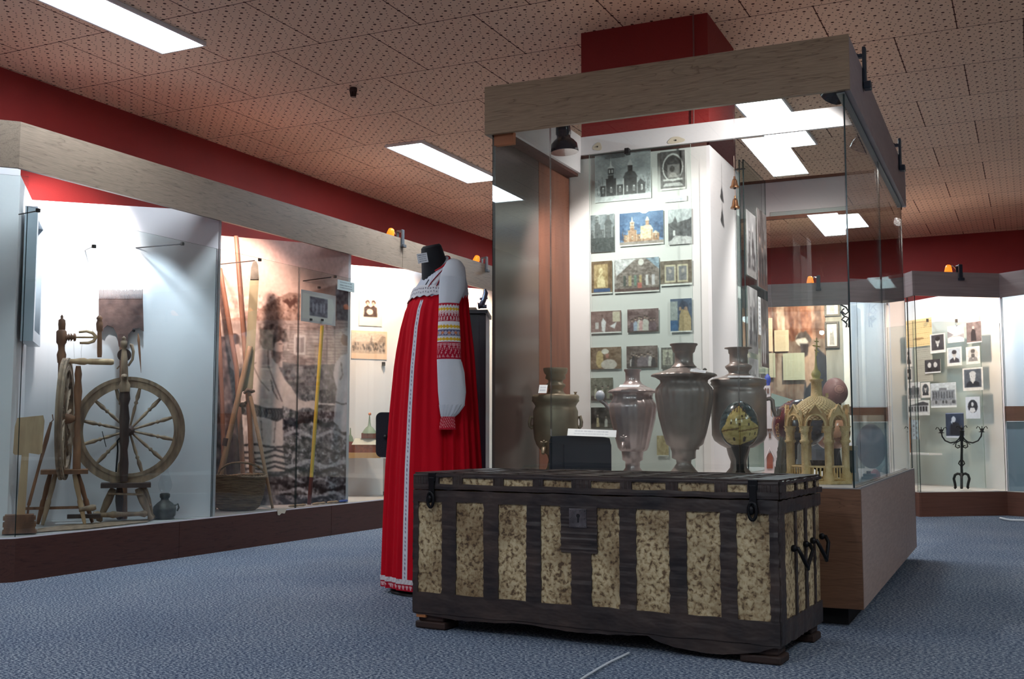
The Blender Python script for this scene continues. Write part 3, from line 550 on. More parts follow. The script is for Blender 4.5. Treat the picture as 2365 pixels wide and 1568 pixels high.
b = MB(); b.obox(P_(194, 1192, .20)+up3*0, A2.r, A2.n, up3, 60*k, .05, .02); b.build('pedal', W_BK, w2)
b = MB(); b.tube([P_(250, 1140, .12), P_(330, 1142, .12)], .006, 8); b.build('stretcher', W_GR, w2)
b = MB(); b.tube([P_(236, 996, .08), P_(240, 1012, .08), P_(245, 1032, .08)], .002, 6); b.tube([P_(278, 1010, .1), P_(271, 1018, .1), P_(272, 1040, .1), P_(268, 1090, .12)], .005, 6); b.build('footman', M_IRON, w2)
# --- wool comb distaff standing behind the second wheel
A3 = At(*onz(285, 1200, .204)[:2]); P_ = A3.p; d_ = -.05; kk = A3.k()
cm = empty('distaff_comb', gz(P_(286, 1190, d_)), 'broad dark wooden comb on a post standing behind the round spinning wheel', 'distaff')
pts = [(228, 690), (330, 690), (332, 765), (322, 757), (308, 760), (296, 772), (294, 800), (274, 800), (271, 775), (262, 756), (248, 751), (240, 757), (238, 765), (228, 758)]
b = MB(); b.prism([P_(x, y, d_) for x, y in pts], A3.n*.016); b.build('comb_head', mat('mottled_dark_wood', S(112, 82, 74), .65, var=S(70, 48, 44), scale=(18, 18, 18), bump=.4), cm)
for i in range(34):
    x = 229+3.0*i
    b = MB(); h_ = 668+random.random()*3; b.prism([P_(x, h_, d_), P_(x+1.7, h_, d_), P_(x+2.0, 692, d_), P_(x-.3, 692, d_)], A3.n*.012); b.build('comb_tooth', _m['mottled_dark_wood'], cm)
b = MB(); bt = P_(286, 1190, d_); bt[2] = ZD+.001; b.rev(bt, P_(284, 800, d_), [(0, .02), (.5, .018), (1, .02)], 10); b.build('post', W_DK, cm)
b = MB(); b.tube([P_(309, 761, .0), P_(309, 764, .03)], .008, 8); tag(b.build('wall_peg', M_BLK), 'small black peg on the white panel beside the comb distaff', 'peg')
b = MB(); b.rev(P_(319, 769, .02), P_(326, 861, .02), [(0, .001), (.06, .004), (.2, .008), (.25, .0065), (.5, .006), (1, .0008)], 10); tag(b.build('spindle', W_DK), 'thin pointed wooden spindle hanging beside the comb distaff', 'spindle')
# --- paddle distaff on a stepped base
A4 = At(*(onz(46, 1236, .204)[:2]*1.014)); P_ = A4.p
pd = empty('distaff', gz(P_(46, 1230)), 'pale wooden paddle distaff standing in a stepped block at the left end', 'distaff')
b = MB(); b.prism([P_(x, y) for x, y in ((40, 965), (100, 959), (103, 972), (97, 1046), (90, 1050), (86, 1049), (66, 1046), (54, 1047), (50, 1051), (33, 1050), (30, 1046), (34, 985))], A4.n*.016); b.build('blade', W_LT, pd)
b = MB(); b.prism([P_(x, y) for x, y in ((50, 1046), (67, 1045), (58, 1190), (38, 1190))], A4.n*.018); b.build('stem', W_LT, pd)
b = MB(); kk = A4.k(); zc = [1230, 1224, 1215, 1206, 1200, 1192, 1188]; wd = [58, 53, 56, 50, 55, 49, 46]
for i in range(6):
    c = (P_(45, zc[i])+P_(45, zc[i+1]))/2; h_ = abs(P_(45, zc[i])[2]-P_(45, zc[i+1])[2]); b.obox(c, A4.r, A4.n, up3, wd[i]*kk, .11-.006*i, h_)
o = b.build('base', W_DK, pd)
b = MB(); b.rev(P_(66, 1167, -.13), P_(118, 975, -.13), [(0, .008), (.5, .007), (.8, .011), (1, .006)], 10); b.tube([P_(118, 975, -.13), P_(123, 970, -.13), P_(121, 957, -.13)], .003, 6); bt = P_(62, 1195, -.13); bt[2] = ZD; b.tube([bt, P_(66, 1167, -.13)], .005, 8); tag(b.build('spindle_stick', W_DK), 'thin dark stick leaning between the distaff and the edge-on spinning wheel', 'stick')
# long floor board under the wheels
p0 = onz(80, 1230, .205); p1 = onz(205, 1221, .205); p2 = onz(340, 1206, .205); p3 = onz(350, 1199, .205); p4 = onz(150, 1213, .205)
b = MB(); b.prism([p0, p1, p2, p3, p4, onz(88, 1222, .205)], (0, 0, .003)); tag(b.build('foot_board', W_GR), 'long weathered board lying under the feet of the spinning wheels', 'board')
# --- oil lamps
def oil_lamp(A_, cx, rows, chim, label, mbody, handle=True):
    ax = A_.axis(cx, rows[0][0]); pr = A_.prof(cx, rows); z0 = pr[-1][1]; shift = ZD+.001-z0; pr = [(r, z+shift) for r, z in pr]
    e = empty('oil_lamp', (ax[0], ax[1], ZD+.001), label, 'oil lamp')
    MB().lathe(ax[0], ax[1], pr[::-1], 28).build('oil_tank', mbody, e)
    cp = [(r, z+shift) for r, z in A_.prof(cx, chim)]
    b = MB(); b.lathe(ax[0], ax[1], cp[::-1], 24, cap=False); b.build('glass_chimney', glassmat('lamp_glass', (.93, .95, .96, 1)), e)
    if handle:
        q_ = A_.p(cx+26, rows[-1][0]-20); b = MB(); b.tube([A_.p(cx+20, rows[-1][0]-30), A_.p(cx+30, rows[-1][0]-34), A_.p(cx+32, rows[-1][0]-26), A_.p(cx+28, rows[-1][0]-18)], .005, 8); b.build('handle', mbody, e)
    return e
M_PEW = mat('tarnished_metal', S(112, 112, 108), .4, .7, var=S(70, 70, 68), scale=(20, 20, 20))
A5 = At(*onz(381, 1198, .204)[:2])
oil_lamp(A5, 381, [(1139, 8), (1141, 12), (1148, 12), (1152, 9), (1156, 10), (1162, 18), (1170, 26), (1176, 27), (1190, 26), (1195, 22), (1198, 24)], [(1056, 6), (1090, 7), (1104, 12), (1118, 16.5), (1128, 15), (1139, 9)], 'pewter oil lamp with a glass chimney right of the round spinning wheel', M_PEW)
# --- framed picture on the side panel, seen very obliquely
s0_ = np.array([-4.58, 3.81]); fd = np.array([-5.03, 4.27])-s0_; fd = fd/np.linalg.norm(fd); fn_ = np.array([fd[1], -fd[0]])*-1
fn_ = np.array([.715, .699]) if False else np.array([-fd[1], fd[0]])*-1
if fn_@np.array([1., .2]) < 0: fn_ = -fn_
fpA = s0_+fd*.10+fn_*.018; fpB = s0_+fd*.52+fn_*.018
pf = empty('picture_frame', (*((fpA+fpB)/2), 1.0), 'deep silver picture frame on the side panel, seen almost edge-on', 'picture frame')
zz0 = onpl(52, 786, (*(fpA+fn_*.05), 0), (*fn_, 0))[2]; zz0 = .69+(.99-.69)*1; zz1 = 1.66
fc_ = At(-4.7, 3.95); zz0 = fc_.p(60, 790)[2]; zz1 = fc_.p(60, 482)[2]
M_SIL = mat('brushed_silver_frame', S(170, 180, 190), .35, .6)
sg = .06 if fn_@np.array([-fd[1], fd[0]]) > 0 else -.06; of = 0 if sg > 0 else -.06
def fslab(a_, b_, z0_, z1_, nm, m_, t0=0., t=.06):
    o_ = (t0 if sg > 0 else -t0-t); MB().slab(a_, b_, z0_, z1_, t, o_).build(nm, m_, pf)
fslab(fpA, fpA+fd*.06, zz0, zz1, 'frame_rail', M_SIL); fslab(fpB-fd*.06, fpB, zz0, zz1, 'frame_rail', M_SIL)
fslab(fpA+fd*.06, fpB-fd*.06, zz0, zz0+.06, 'frame_rail', M_SIL); fslab(fpA+fd*.06, fpB-fd*.06, zz1-.06, zz1, 'frame_rail', M_SIL)
fslab(fpA+fd*.06, fpB-fd*.06, zz0+.06, zz1-.06, 'mount', mat('pale_mount', S(196, 204, 210), .6), .004, .012)
# --- black rod holders
def rod(pts, cube, label, r=.0035, cs_=.017):
    e = empty('wire_clip', cube, label, 'glass holder', None); b = MB(); b.tube(pts, r, 8); b.build('rod', M_BLK, e)
    b = MB(); b.obox(cube, (1, 0, 0), (0, 1, 0), (0, 0, 1), cs_, cs_, cs_*1.1); b.build('clip_block', M_BLK, e, bevel=.002); return e
Ag = At(-4.45, 4.3)
gp = lambda x, y, o=.03: onpl(x, y, (GX-o, 0, 0), (1, 0, 0))
def panel_pt(x, y, i):   # on back panel i
    f, k_ = np.array(FR[i+1]), np.array(BK[i]); d_ = (k_-f)/np.linalg.norm(k_-f); return onpl(x, y, (*f, 0), (-d_[1], d_[0], 0))
rod([panel_pt(196, 578, 0), gp(216, 569)], gp(217, 569), 'short black rod holder on the left, nearest the silver frame')
rod([panel_pt(308, 573, 0), gp(416, 564)], gp(421, 563), 'long black rod holder above the comb distaff')
rod([gp(44, 495, .2), gp(82, 488)], gp(88, 486), 'black rod holder at the top of the silver frame')
b = MB(); b.obox(panel_pt(316, 594, 0), (1, 0, 0), (0, 1, 0), (0, 0, 1), .02, .02, .032); tag(b.build('wall_peg', M_BLK), 'small black peg on the white panel under the long rod holder', 'peg')
rod([panel_pt(500, 611, 1), gp(588, 602)], gp(600, 600), 'black rod holder over the tall green-grey scythe blade')
rod([panel_pt(690, 650, 1), gp(765, 640)], gp(774, 639), 'black rod holder above the small hanging photograph')
# ------------------------------------------------------------------ mural on the second panel
cv = Cv(250, 380, (208, 186, 180)); cv.box = (378, 535, 802, 1173); cv.quad = (535, 568, 1173, 1160); B4 = (378, 535, 802, 1173)
cv.noise(14, 8, *B4, seed=3)
cv.poly([(378, 760), (560, 730), (584, 714), (600, 702), (625, 689), (653, 676), (687, 680), (802, 650), (802, 1173), (378, 1173)], (158, 134, 126))
cv.noise(70, 70, 378, 676, 802, 760, seed=5); cv.noise(0, 90, 560, 676, 700, 760, 6, .32, (84, 64, 60))
cv.poly([(636, 697), (648, 690), (655, 698), (668, 686), (674, 698), (662, 706), (656, 715), (648, 704)], (86, 62, 58))
cv.poly([(770, 660), (802, 652), (802, 742), (772, 742)], (104, 100, 106)); cv.noise(60, 80, 770, 655, 802, 742, 7)
cv.poly([(478, 742), (802, 742), (802, 880), (478, 880)], (172, 160, 158)); cv.noise(50, 30, 478, 742, 802, 880, 9)
for y in range(750, 876, 7): cv.line([(640, y+2*math.sin(y)), (720, y+3*math.sin(y*.7)), (802, y-1)], 1.5, (104, 94, 96), .75)
cv.rect(667, 775, 696, 822, (204, 198, 200)); cv.rect(672, 781, 691, 816, (140, 130, 132)); cv.line([(681, 781), (681, 816)], 2, (200, 194, 196))
cv.poly([(590, 745), (640, 738), (660, 770), (650, 812), (700, 835), (692, 850), (660, 850), (620, 800)], (124, 112, 112), .7)
for x in (728, 748, 768): cv.line([(x, 745), (x+2, 850)], 3, (112, 102, 106), .7)
cv.poly([(640, 850), (640, 838), (690, 846), (802, 842), (802, 1173), (378, 1173), (378, 860)], (104, 102, 108)); cv.noise(70, 90, 378, 840, 802, 1173, 11); cv.noise(60, 22, 378, 840, 802, 1173, 12)
cv.noise(0, 60, 640, 900, 802, 1173, 31, .18, (34, 32, 38), .8); cv.noise(0, 70, 640, 950, 802, 1173, 33, .30, (190, 192, 202), .85); cv.noise(0, 120, 630, 930, 802, 1173, 34, .30, (28, 27, 33), .8)
for s_, (y, c_) in enumerate(((975, 0), (1003, 1), (1040, 0), (1072, 1), (1088, 0), (1104, 1), (1118, 0), (1132, 1), (1146, 0), (1157, 0))):
    pts = [(640+11*i, y+7*math.sin(i*.8+s_*2)+i*(1.0 if s_ > 4 else .2)) for i in range(16)]; cv.line(pts, 11-(s_ % 3)*3, (30, 28, 34) if c_ == 0 else (176, 178, 188), .75)
cv.noise(60, 100, 620, 900, 802, 1173, 14)
cv.poly([(582, 807), (600, 806), (616, 820), (630, 850), (646, 880), (662, 896), (680, 925), (700, 930), (712, 926), (727, 930), (722, 950), (706, 944), (690, 944), (676, 952), (640, 940), (642, 960), (644, 1010), (644, 1030), (650, 1090), (560, 1092), (548, 1030), (544, 965), (538, 930), (548, 870), (556, 839), (570, 816)], (204, 194, 192))
cv.noise(22, 18, 535, 800, 700, 1090, 17)
for pts, w_ in ((((603, 810), (606, 850), (622, 890), (640, 930)), 3), (((570, 850), (585, 880), (608, 905)), 2), (((560, 880), (562, 930)), 2), (((612, 880), (618, 905), (630, 925)), 3), (((590, 975), (594, 1020)), 2), (((562, 980), (568, 1020)), 3), (((625, 975), (622, 1025)), 2), (((555, 850), (575, 840)), 2)): cv.line(pts, w_, (84, 74, 76), .85)
cv.poly([(583, 765), (598, 752), (620, 750), (640, 760), (652, 780), (652, 792), (640, 792), (634, 785), (622, 800), (610, 812), (590, 806), (582, 790)], (92, 78, 76)); cv.noise(110, 60, 580, 748, 655, 812, 18)
cv.poly([(620, 794), (634, 788), (641, 798), (638, 808), (640, 812), (628, 818), (616, 812)], (196, 176, 170)); cv.line([(630, 797), (636, 797)], 1.5, (50, 40, 40))
cv.poly([(610, 808), (626, 815), (637, 816), (634, 838), (624, 842), (612, 828)], (112, 96, 94)); cv.noise(60, 80, 608, 808, 638, 842, 20)
cv.poly([(536, 938), (560, 932), (600, 944), (642, 946), (644, 968), (628, 976), (596, 966), (560, 962), (540, 958)], (44, 40, 44))
for i in range(13): cv.line([(548+i*7, 942+i*.7), (556+i*6.6, 950+i*1.1), (549+i*7, 960+i*.8)], 1.6, (160, 154, 158), .8)
for y in (1030, 1046, 1058, 1072, 1084, 1098, 1112): cv.line([(552, y), (575, y+6*math.sin(y)), (600, y+2), (625, y+6*math.cos(y)), (655, y+2)], 5, (40, 36, 42), .9)
cv.line([(727, 934), (760, 936), (802, 938)], 4, (210, 206, 210)); cv.line([(727, 938), (802, 942)], 1.5, (60, 56, 62))
cv.poly([(802, 818), (785, 824), (770, 842), (766, 868), (776, 900), (772, 930), (768, 975), (780, 985), (790, 1000), (802, 1000)], (198, 196, 204)); cv.poly([(784, 790), (788, 774), (802, 764), (802, 800), (792, 800)], (120, 92, 80)); cv.poly([(790, 772), (802, 762), (802, 778)], (196, 186, 184)); cv.line([(786, 840), (790, 868), (784, 880)], 2.5, (90, 84, 92)); cv.line([(772, 930), (790, 936), (802, 934)], 3, (60, 56, 62)); cv.noise(20, 20, 766, 818, 802, 1000, 21)
cv.poly([(378, 770), (500, 780), (520, 850), (540, 930), (548, 1000), (560, 1173), (378, 1173)], (88, 76, 78)); cv.noise(80, 50, 378, 770, 560, 1173, 23)
cv.ell(524, 790, 12, 18, (70, 56, 56)); cv.poly([(516, 800), (534, 796), (540, 830), (530, 866), (514, 850)], (176, 158, 154)); cv.ell(522, 1060, 22, 60, (44, 40, 44), .7)
cv.noise(20, 120, *B4, seed=25)
f = np.array(FR[2]); k_ = np.array(BK[1]); L_ = np.linalg.norm(f-k_); d_ = (f-k_)/L_; n_ = np.array([d_[1], -d_[0]])
tl = np.array([*(k_+d_*.035+n_*.017), ZP]); picture('mural', cv, tl, np.array([*(d_*(L_-.045)), 0]), np.array([0, 0, -(ZP-.206)]), None, .004)
o = bpy.data.objects['mural']; tag(o, 'large sepia photograph mural of two men in white belted smocks', 'mural')
# --- tall handles in the second bay
A6 = At(-4.55, 5.62); P_ = A6.p
def onfloor(p): q = np.array(p); q[2] = ZD+.003; return q
def pole(name, pts, rr_, m_, label, cat, g=None):
    b = MB(); b.tube(pts, rr_, 12); o = b.build(name, m_); return tag(o, label, cat, g)
W_RD = mat('reddish_handle_wood', S(142, 104, 88), .5, var=S(106, 76, 64), scale=(30, 30, 4))
W_SL = mat('pale_stick_wood', S(168, 140, 112), .6, var=S(124, 100, 80), scale=(30, 30, 5))
pole('tool_handle', [onfloor(P_(520, 1172, .06)), P_(512, 900, .02), P_(503, 710, 0)], [.014, .014, .013], W_RD, 'leftmost upright red-brown tool handle against the white divider', 'tool handle')
pole('tool_handle', [onfloor(P_(566, 1165, .0)), P_(546, 850, -.02), P_(508, 620, -.05)], [.015, .016, .015], W_RD, 'red-brown tool handle leaning to the upper left behind the scythe', 'tool handle')
pole('tool_handle', [onfloor(P_(590, 1158, -.06)), P_(566, 820, -.1), P_(545, 545, -.13)], [.016, .015, .014], W_RD, 'tallest red-brown tool handle reaching above the mural top', 'tool handle')
pole('crook', [P_(503, 720, .02), P_(501, 660, .02), P_(504, 610, .02), P_(500, 585, .02), P_(506, 570, .02)], [.015, .016, .012, .009, .009], W_BK, 'dark curved wooden crook at the top left of the mural bay', 'crook')
e = empty('wooden_rake', onfloor(P_(500, 1168, .03)), 'long crossed wooden pole running up to the green scythe blade', 'tool')
b = MB(); b.tube([onfloor(P_(492, 1150, .09)), P_(540, 960, .095), P_(578, 800, .07)], [.022, .018, .016], 12); b.build('pole', W_SL, e)
b = MB(); b.tube([P_(520, 1030, .093), P_(524, 1012, .093)], .022, 12); b.build('binding', W_BK, e)
b = MB(); b.prism([P_(x, y, .06) for x, y in ((557, 905), (584, 898), (598, 640), (592, 630), (583, 628), (577, 650), (568, 800))], A6.n*.015); b.build('blade', mat('green_grey_painted_blade', S(140, 138, 116), .6, var=S(108, 104, 84), scale=(10, 10, 4)), e)
b = MB(); b.prism([P_(x, y, .066) for x, y in ((578, 645), (598, 645), (596, 612), (592, 603), (584, 605), (580, 618))], A6.n*.018); b.build('socket', M_PEW, e)
for nm_, pts, r0, lb in (('walking_stick', ((574, 900, .05), (578, 1000, .06), (583, 1150, .04)), .016, 'thick dark walking stick behind the slanting one by the basket'), ('walking_stick', ((578, 915, .08), (600, 1020, .10), (630, 1162, .14)), .013, 'slender slanting walking stick leaning over the wicker basket')):
    q_ = [P_(*t) for t in pts]; q_[-1] = onfloor(q_[-1]); b = MB(); b.tube(q_[::-1], [r0*.7, r0, r0], 10)
    e = empty(nm_, q_[-1], lb, 'walking stick'); b.build('shaft', W_SL if 'slender' in lb else W_DK, e)
    if 'slender' in lb: b = MB(); b.tube([P_(563, 909, .08), P_(572, 900, .08), P_(582, 904, .08), P_(589, 903, .08)], [.008, .014, .013, .007], 10); b.build('handle', W_BK, e)
    else: b = MB(); b.sph(P_(560, 935, .05), .024, 12, 8, (1, 1, .7)); b.tube([P_(560, 935, .05), P_(576, 925, .05)], .01, 8); b.build('handle', W_BK, e)
# --- striped measuring staff
e = empty('measuring_staff', onfloor(P_(714, 1160, .35)), 'bright yellow staff with a dark red foot leaning over the mural', 'staff'); A7 = At(*onz(714, 1166, .204)[:2]); Q_ = A7.p
b = MB(); b.tube([Q_(719, 1102), Q_(744, 752, .0)], .012, 12); b.build('staff_top', mat('yellow_paint', S(206, 184, 70), .5, var=S(186, 160, 60), scale=(4, 4, 4)), e)
b = MB(); b.tube([onfloor(Q_(714, 1163)), Q_(719, 1102)], .0135, 12); b.build('staff_foot', mat('oxblood_paint', S(86, 44, 44), .5), e)
# --- wicker basket
A8 = At(*onz(553, 1178, .204)[:2]); ax = A8.axis(551, 1100); kk = A8.k()
bk = empty('wicker_basket', (ax[0], ax[1], ZD+.001), 'dark oval wicker basket with a bow handle at the foot of the mural', 'basket')
M_WK = mat('dark_wicker', S(156, 130, 104), .8, var=S(86, 68, 56), scale=(14, 14, 260), bump=1.2, detail=2)
rows = [(1184-6, 40), (1170, 50), (1150, 57), (1130, 61), (1112, 63), (1100, 62)]
pr = A8.prof(551, rows); s0_ = ZD+.001-pr[0][1]; pr = [(r, z+s0_) for r, z in pr]; zt = pr[-1][1]
b = MB(); n_ = 96; m2 = 60; zs = [pr[0][1]+(zt-pr[0][1])*j/m2 for j in range(m2+1)]; rs_ = [float(np.interp(z, [q[1] for q in pr], [q[0] for q in pr])) for z in zs]
def wv(a, z, r): return 1+.016*math.sin(a*24+math.pi*int(round((z-zs[0])/(zs[1]-zs[0]))/2))
vs = []
for j in range(m2+1):
    for i in range(n_):
        a = 2*math.pi*i/n_; r_ = rs_[j]*(1+.013*math.sin(a*24+math.pi*(j//3)) + .006*math.sin(j*2.1)); vs.append(np.array([ax[0], ax[1], zs[j]])+(A8.r*math.cos(a)+A8.n*.62*math.sin(a))*r_)
fs = [(j*n_+i, j*n_+(i+1) % n_, (j+1)*n_+(i+1) % n_, (j+1)*n_+i) for j in range(m2) for i in range(n_)]; b.add(vs, fs, True)
vs2 = [np.array([ax[0], ax[1], 0])+(np.array(v)-np.array([ax[0], ax[1], 0]))*np.array([.94, .94, 1]) for v in vs]; b.add(vs2, [f_[::-1] for f_ in fs], True)
b.add(vs[:n_], [tuple(range(n_))[::-1]], False); b.build('basket_body', M_WK, bk)
def ropes(b, pts, r, tw=14, strands=2, closed=True):
    m_ = len(pts)
    for s_ in range(strands):
        out = []
        for i, p_ in enumerate(pts):
            a = 2*math.pi*(i/m_*tw+s_/strands); out.append(np.array(p_)+np.array([0, 0, math.sin(a)*r*.6])+A8.r*math.cos(a)*r*.5)
        b.tube(out, r, 6, closed)
b = MB(); rim = [np.array([ax[0], ax[1], zt+.006*math.sin(2*a_)])+(A8.r*math.cos(a_)+A8.n*.62*math.sin(a_))*rs_[-1]*1.02 for a_ in np.linspace(0, 2*math.pi, 90, endpoint=False)]; ropes(b, rim, .0075, 24); b.build('rim', M_WK, bk)
b = MB(); hd = [np.array([ax[0], ax[1], zt])+A8.r*math.cos(t)*rs_[-1]*.98*(1 if math.cos(t) > 0 else .78)+np.array([0, 0, math.sin(t)*.085]) for t in np.linspace(0, math.pi, 26)]; ropes(b, hd, .006, 12, 2, False); b.build('handle', M_WK, bk)
# --- grey oil lamp with a tall clear chimney, on a pedestal
A9 = At(*onz(650, 1164, .204)[:2])
oil_lamp(A9, 648, [(1093, 6), (1096, 10), (1104, 17), (1130, 17.5), (1133, 9), (1145, 7), (1152, 9), (1160, 15), (1163, 16)], [(995, 5), (1040, 5.5), (1056, 9), (1068, 10), (1080, 6.5), (1093, 5)], 'grey pedestal oil lamp with a tall glass chimney beside the basket', mat('dusty_grey_metal', S(96, 102, 108), .6, .2), False)
# --- small tools on the deck
for i, (xa, ya, xb, yb, m_, lb) in enumerate(((668, 1158, 712, 1150, W_LT, 'pale carved wooden handle left of the yellow staff foot'), (722, 1153, 757, 1154, W_LT, 'pale carved wooden handle right of the yellow staff foot'), (756, 1155, 786, 1147, W_LT, 'plump pale wooden handle touching the blue tool'), (784, 1152, 808, 1150, mat('blue_plastic', S(40, 72, 160), .4), 'short tool with a bright blue handle'))):
    pa = onpl(xa, 1100, (-4.284, 0, 0), (1, 0, 0)); pb = onpl(xb-4, 1100, (-4.284, 0, 0), (1, 0, 0)); pa[2] = pb[2] = .218; pb[1] -= .004; b = MB(); b.rev(pa, pb, [(0, .003), (.1, .007), (.4, .009), (.6, .006), (.85, .009), (1, .004)], 12); tag(b.build('carved_tool' if i < 3 else 'craft_tool', m_), lb, 'tool')
# --- hanging photograph and card on the glass
def quad_pic(name, cv, fn, x0, y0, x1, y1, parent=None, thick=.003):
    tl = fn(x0, y0); tr = fn(x1, y0); bl = fn(x0, y1); r_ = tr-tl; r_[2] = 0; dn = np.array([0, 0, bl[2]-tl[2]]); return picture(name, cv, tl, r_, dn, parent, thick)
cv = Cv(70, 60, (206, 196, 196)); cv.poly([(.05, .1), (.9, .14), (.97, .5), (.9, .95), (.05, .9)], (222, 214, 208)); cv.rect(.24, .16, .76, .78, (112, 104, 116)); cv.noise(60, 14, .24, .16, .76, .78, 31)
for x in (.34, .45, .57, .66): cv.ell(x, .5, .03, .16, (176, 170, 180), .7)
glf = lambda o_: (lambda x, y: onpl(x, y, (GX-o_, 0, 0), (1, 0, 0)))
hp = empty('hanging_photo', glf(.05)(735, 740), 'small faded group photograph hanging inside the glass on two clips', 'photograph')
quad_pic('print', cv, glf(.05), 695, 668, 775, 741, hp)
for x, y in ((737, 664), (718, 738), (744, 739)): b = MB(); b.obox(glf(.045)(x, y), (1, 0, 0), (0, 1, 0), (0, 0, 1), .012, .02, .014); b.build('clip', M_BLK, hp)
def textcard(w_, h_, rows, bg=(236, 238, 242), fg=(120, 124, 134), seed=3, x0=.12, x1=.88):
    r_ = np.random.RandomState(seed); c = Cv(w_, h_, bg)
    for i in range(rows):
        y = (i+.9)/(rows+.8); x = x0+r_.rand()*.04
        while x < x1-.05:
            l_ = .02+r_.rand()*.06; c.rect(x, y-.18/rows, min(x+l_, x1), y+.10/rows, fg, .8); x += l_+.012
    return c
quad_pic('label_card', textcard(60, 24, 3), glf(.024), 779, 645, 818, 668); tag(bpy.data.objects['label_card'], 'white label card stuck inside the glass beside the rod holder', 'card')
# --- third bay: two sepia prints, model church on a shelf
f3_ = lambda o_: (lambda x, y: panel_pt(x, y, 2)+np.array([.012, -.014, 0]))
cv = Cv(56, 66, (228, 214, 200)); cv.poly([(.1, .04), (.85, .0), (.96, .3), (.9, .95), (.1, .98), (.04, .4)], (232, 220, 204)); cv.rect(.16, .08, .8, .7, (206, 192, 180))
for cx, c_ in ((.36, (66, 52, 50)), (.62, (74, 58, 54))): cv.ell(cx, .2, .09, .08, (70, 54, 50)); cv.ell(cx, .25, .06, .07, (178, 150, 138)); cv.poly([(cx-.16, .7), (cx-.14, .38), (cx, .3), (cx+.14, .38), (cx+.17, .7)], c_)
cv.ell(.46, .52, .14, .1, (196, 184, 174)); cv.noise(36, 22, .16, .08, .8, .7, 5)
quad_pic('photo_print', cv, f3_(0), 829, 684, 882, 752); tag(bpy.data.objects['photo_print'], 'torn sepia print of two seated women in headscarves', 'photograph')
cv = Cv(84, 66, (226, 196, 170)); cv.rect(.0, .08, .96, .8, (188, 166, 148)); cv.rect(0, .08, .96, .4, (206, 188, 172)); r_ = np.random.RandomState(4)
cv.poly([(.5, .45), (.56, .12), (.6, .45)], (150, 132, 120)); cv.poly([(.7, .45), (.86, .15), (.96, .2), (.96, .45)], (158, 140, 126))
for i in range(60): cv.ell(.03+r_.rand()*.9, .45+r_.rand()*.25, .018, .06, tuple((60+r_.rand()*90)*np.array([1, .9, .84])), .8)
cv.noise(30, 24, 0, .08, .96, .8, 8)
o = quad_pic('photo_print.001', cv, f3_(0), 811, 763, 893, 828); o.name = 'photo_print'; tag(o, 'sepia print of a crowded market square in a pale wooden mount', 'photograph')
b = MB(); b.obox(panel_pt(884, 841, 2)+np.array([.02, -.02, 0]), (1, 0, 0), (0, 1, 0), (0, 0, 1), .02, .02, .03); tag(b.build('wall_peg', M_BLK), 'small black peg below the sepia market print', 'peg')
P9 = panel_pt(850, 1050, 2)+np.array([.115, -.125, 0]); A10 = At(P9[0], P9[1]); Q_ = A10.p; k = A10.k()
sh = empty('shelf', Q_(842, 1056), 'small pale wooden shelf carrying the model church', 'shelf')
b = MB(); b.obox(Q_(838, 1051), A10.r, A10.n, up3, 80*k, .2, 12*k); b.build('shelf_board', mat('light_pine', S(206, 160, 108), .5), sh)
mc = empty('model_church', Q_(842, 1046), 'model church of red brick with grey hip roof and green spire', 'model building')
M_BR = mat('model_brick', S(150, 78, 56), .8, var=S(112, 56, 46), scale=(60, 60, 60)); M_RF = mat('model_grey_roof', S(176, 172, 160), .6); M_SP = mat('verdigris_dome', S(110, 128, 110), .6)
b = MB(); b.obox(Q_(850, 1036), A10.r, A10.n, up3, 70*k, .12, 20*k); b.build('walls', M_BR, mc)
b = MB(); b.prism([Q_(812, 1027, .07), Q_(892, 1027, .07), Q_(884, 1012, .02), Q_(820, 1012, .02)], A10.n*.13); b.build('roof', M_RF, mc)
b = MB(); b.obox(Q_(853, 1006), A10.r, A10.n, up3, 36*k, .07, 12*k); b.build('walls', M_BR, mc)
b = MB(); b.lathe(*Q_(853, 1000)[:2], [(r, z) for r, z in A10.prof(853, [(1001, 18), (994, 14), (988, 9), (984, 4), (975, 2.5), (962, 1.5), (957, .5)])], 16); b.build('dome', M_SP, mc)
b = MB(); b.sph(Q_(854, 956), .012, 10, 6); b.build('finial', mat('orange_wood_ball', S(196, 110, 70), .5), mc)
b = MB(); b.obox(Q_(810, 1033), A10.r, A10.n, up3, 14*k, .06, 26*k); b.build('walls', mat('model_red', S(130, 66, 64), .8), mc)
b = MB(); b.lathe(*Q_(809, 1019)[:2], [(r, z) for r, z in A10.prof(809, [(1020, 8), (1010, 6), (1004, 2), (988, 1)])], 12); b.build('dome', M_SP, mc)
b = MB(); b.slab((P9[0]+.04, P9[1]+.1), (P9[0]+.22, P9[1]-.06), .235, Q_(838, 1056)[2]-.01, .012); b.build('support_panel', mat('lilac_white_board', S(206, 202, 210), .6), sh)
b = MB(); b.slab((P9[0]+.04, P9[1]+.1), (P9[0]+.22, P9[1]-.06), .205, .235, .03); b.build('foot_rail', M_BLK, sh)
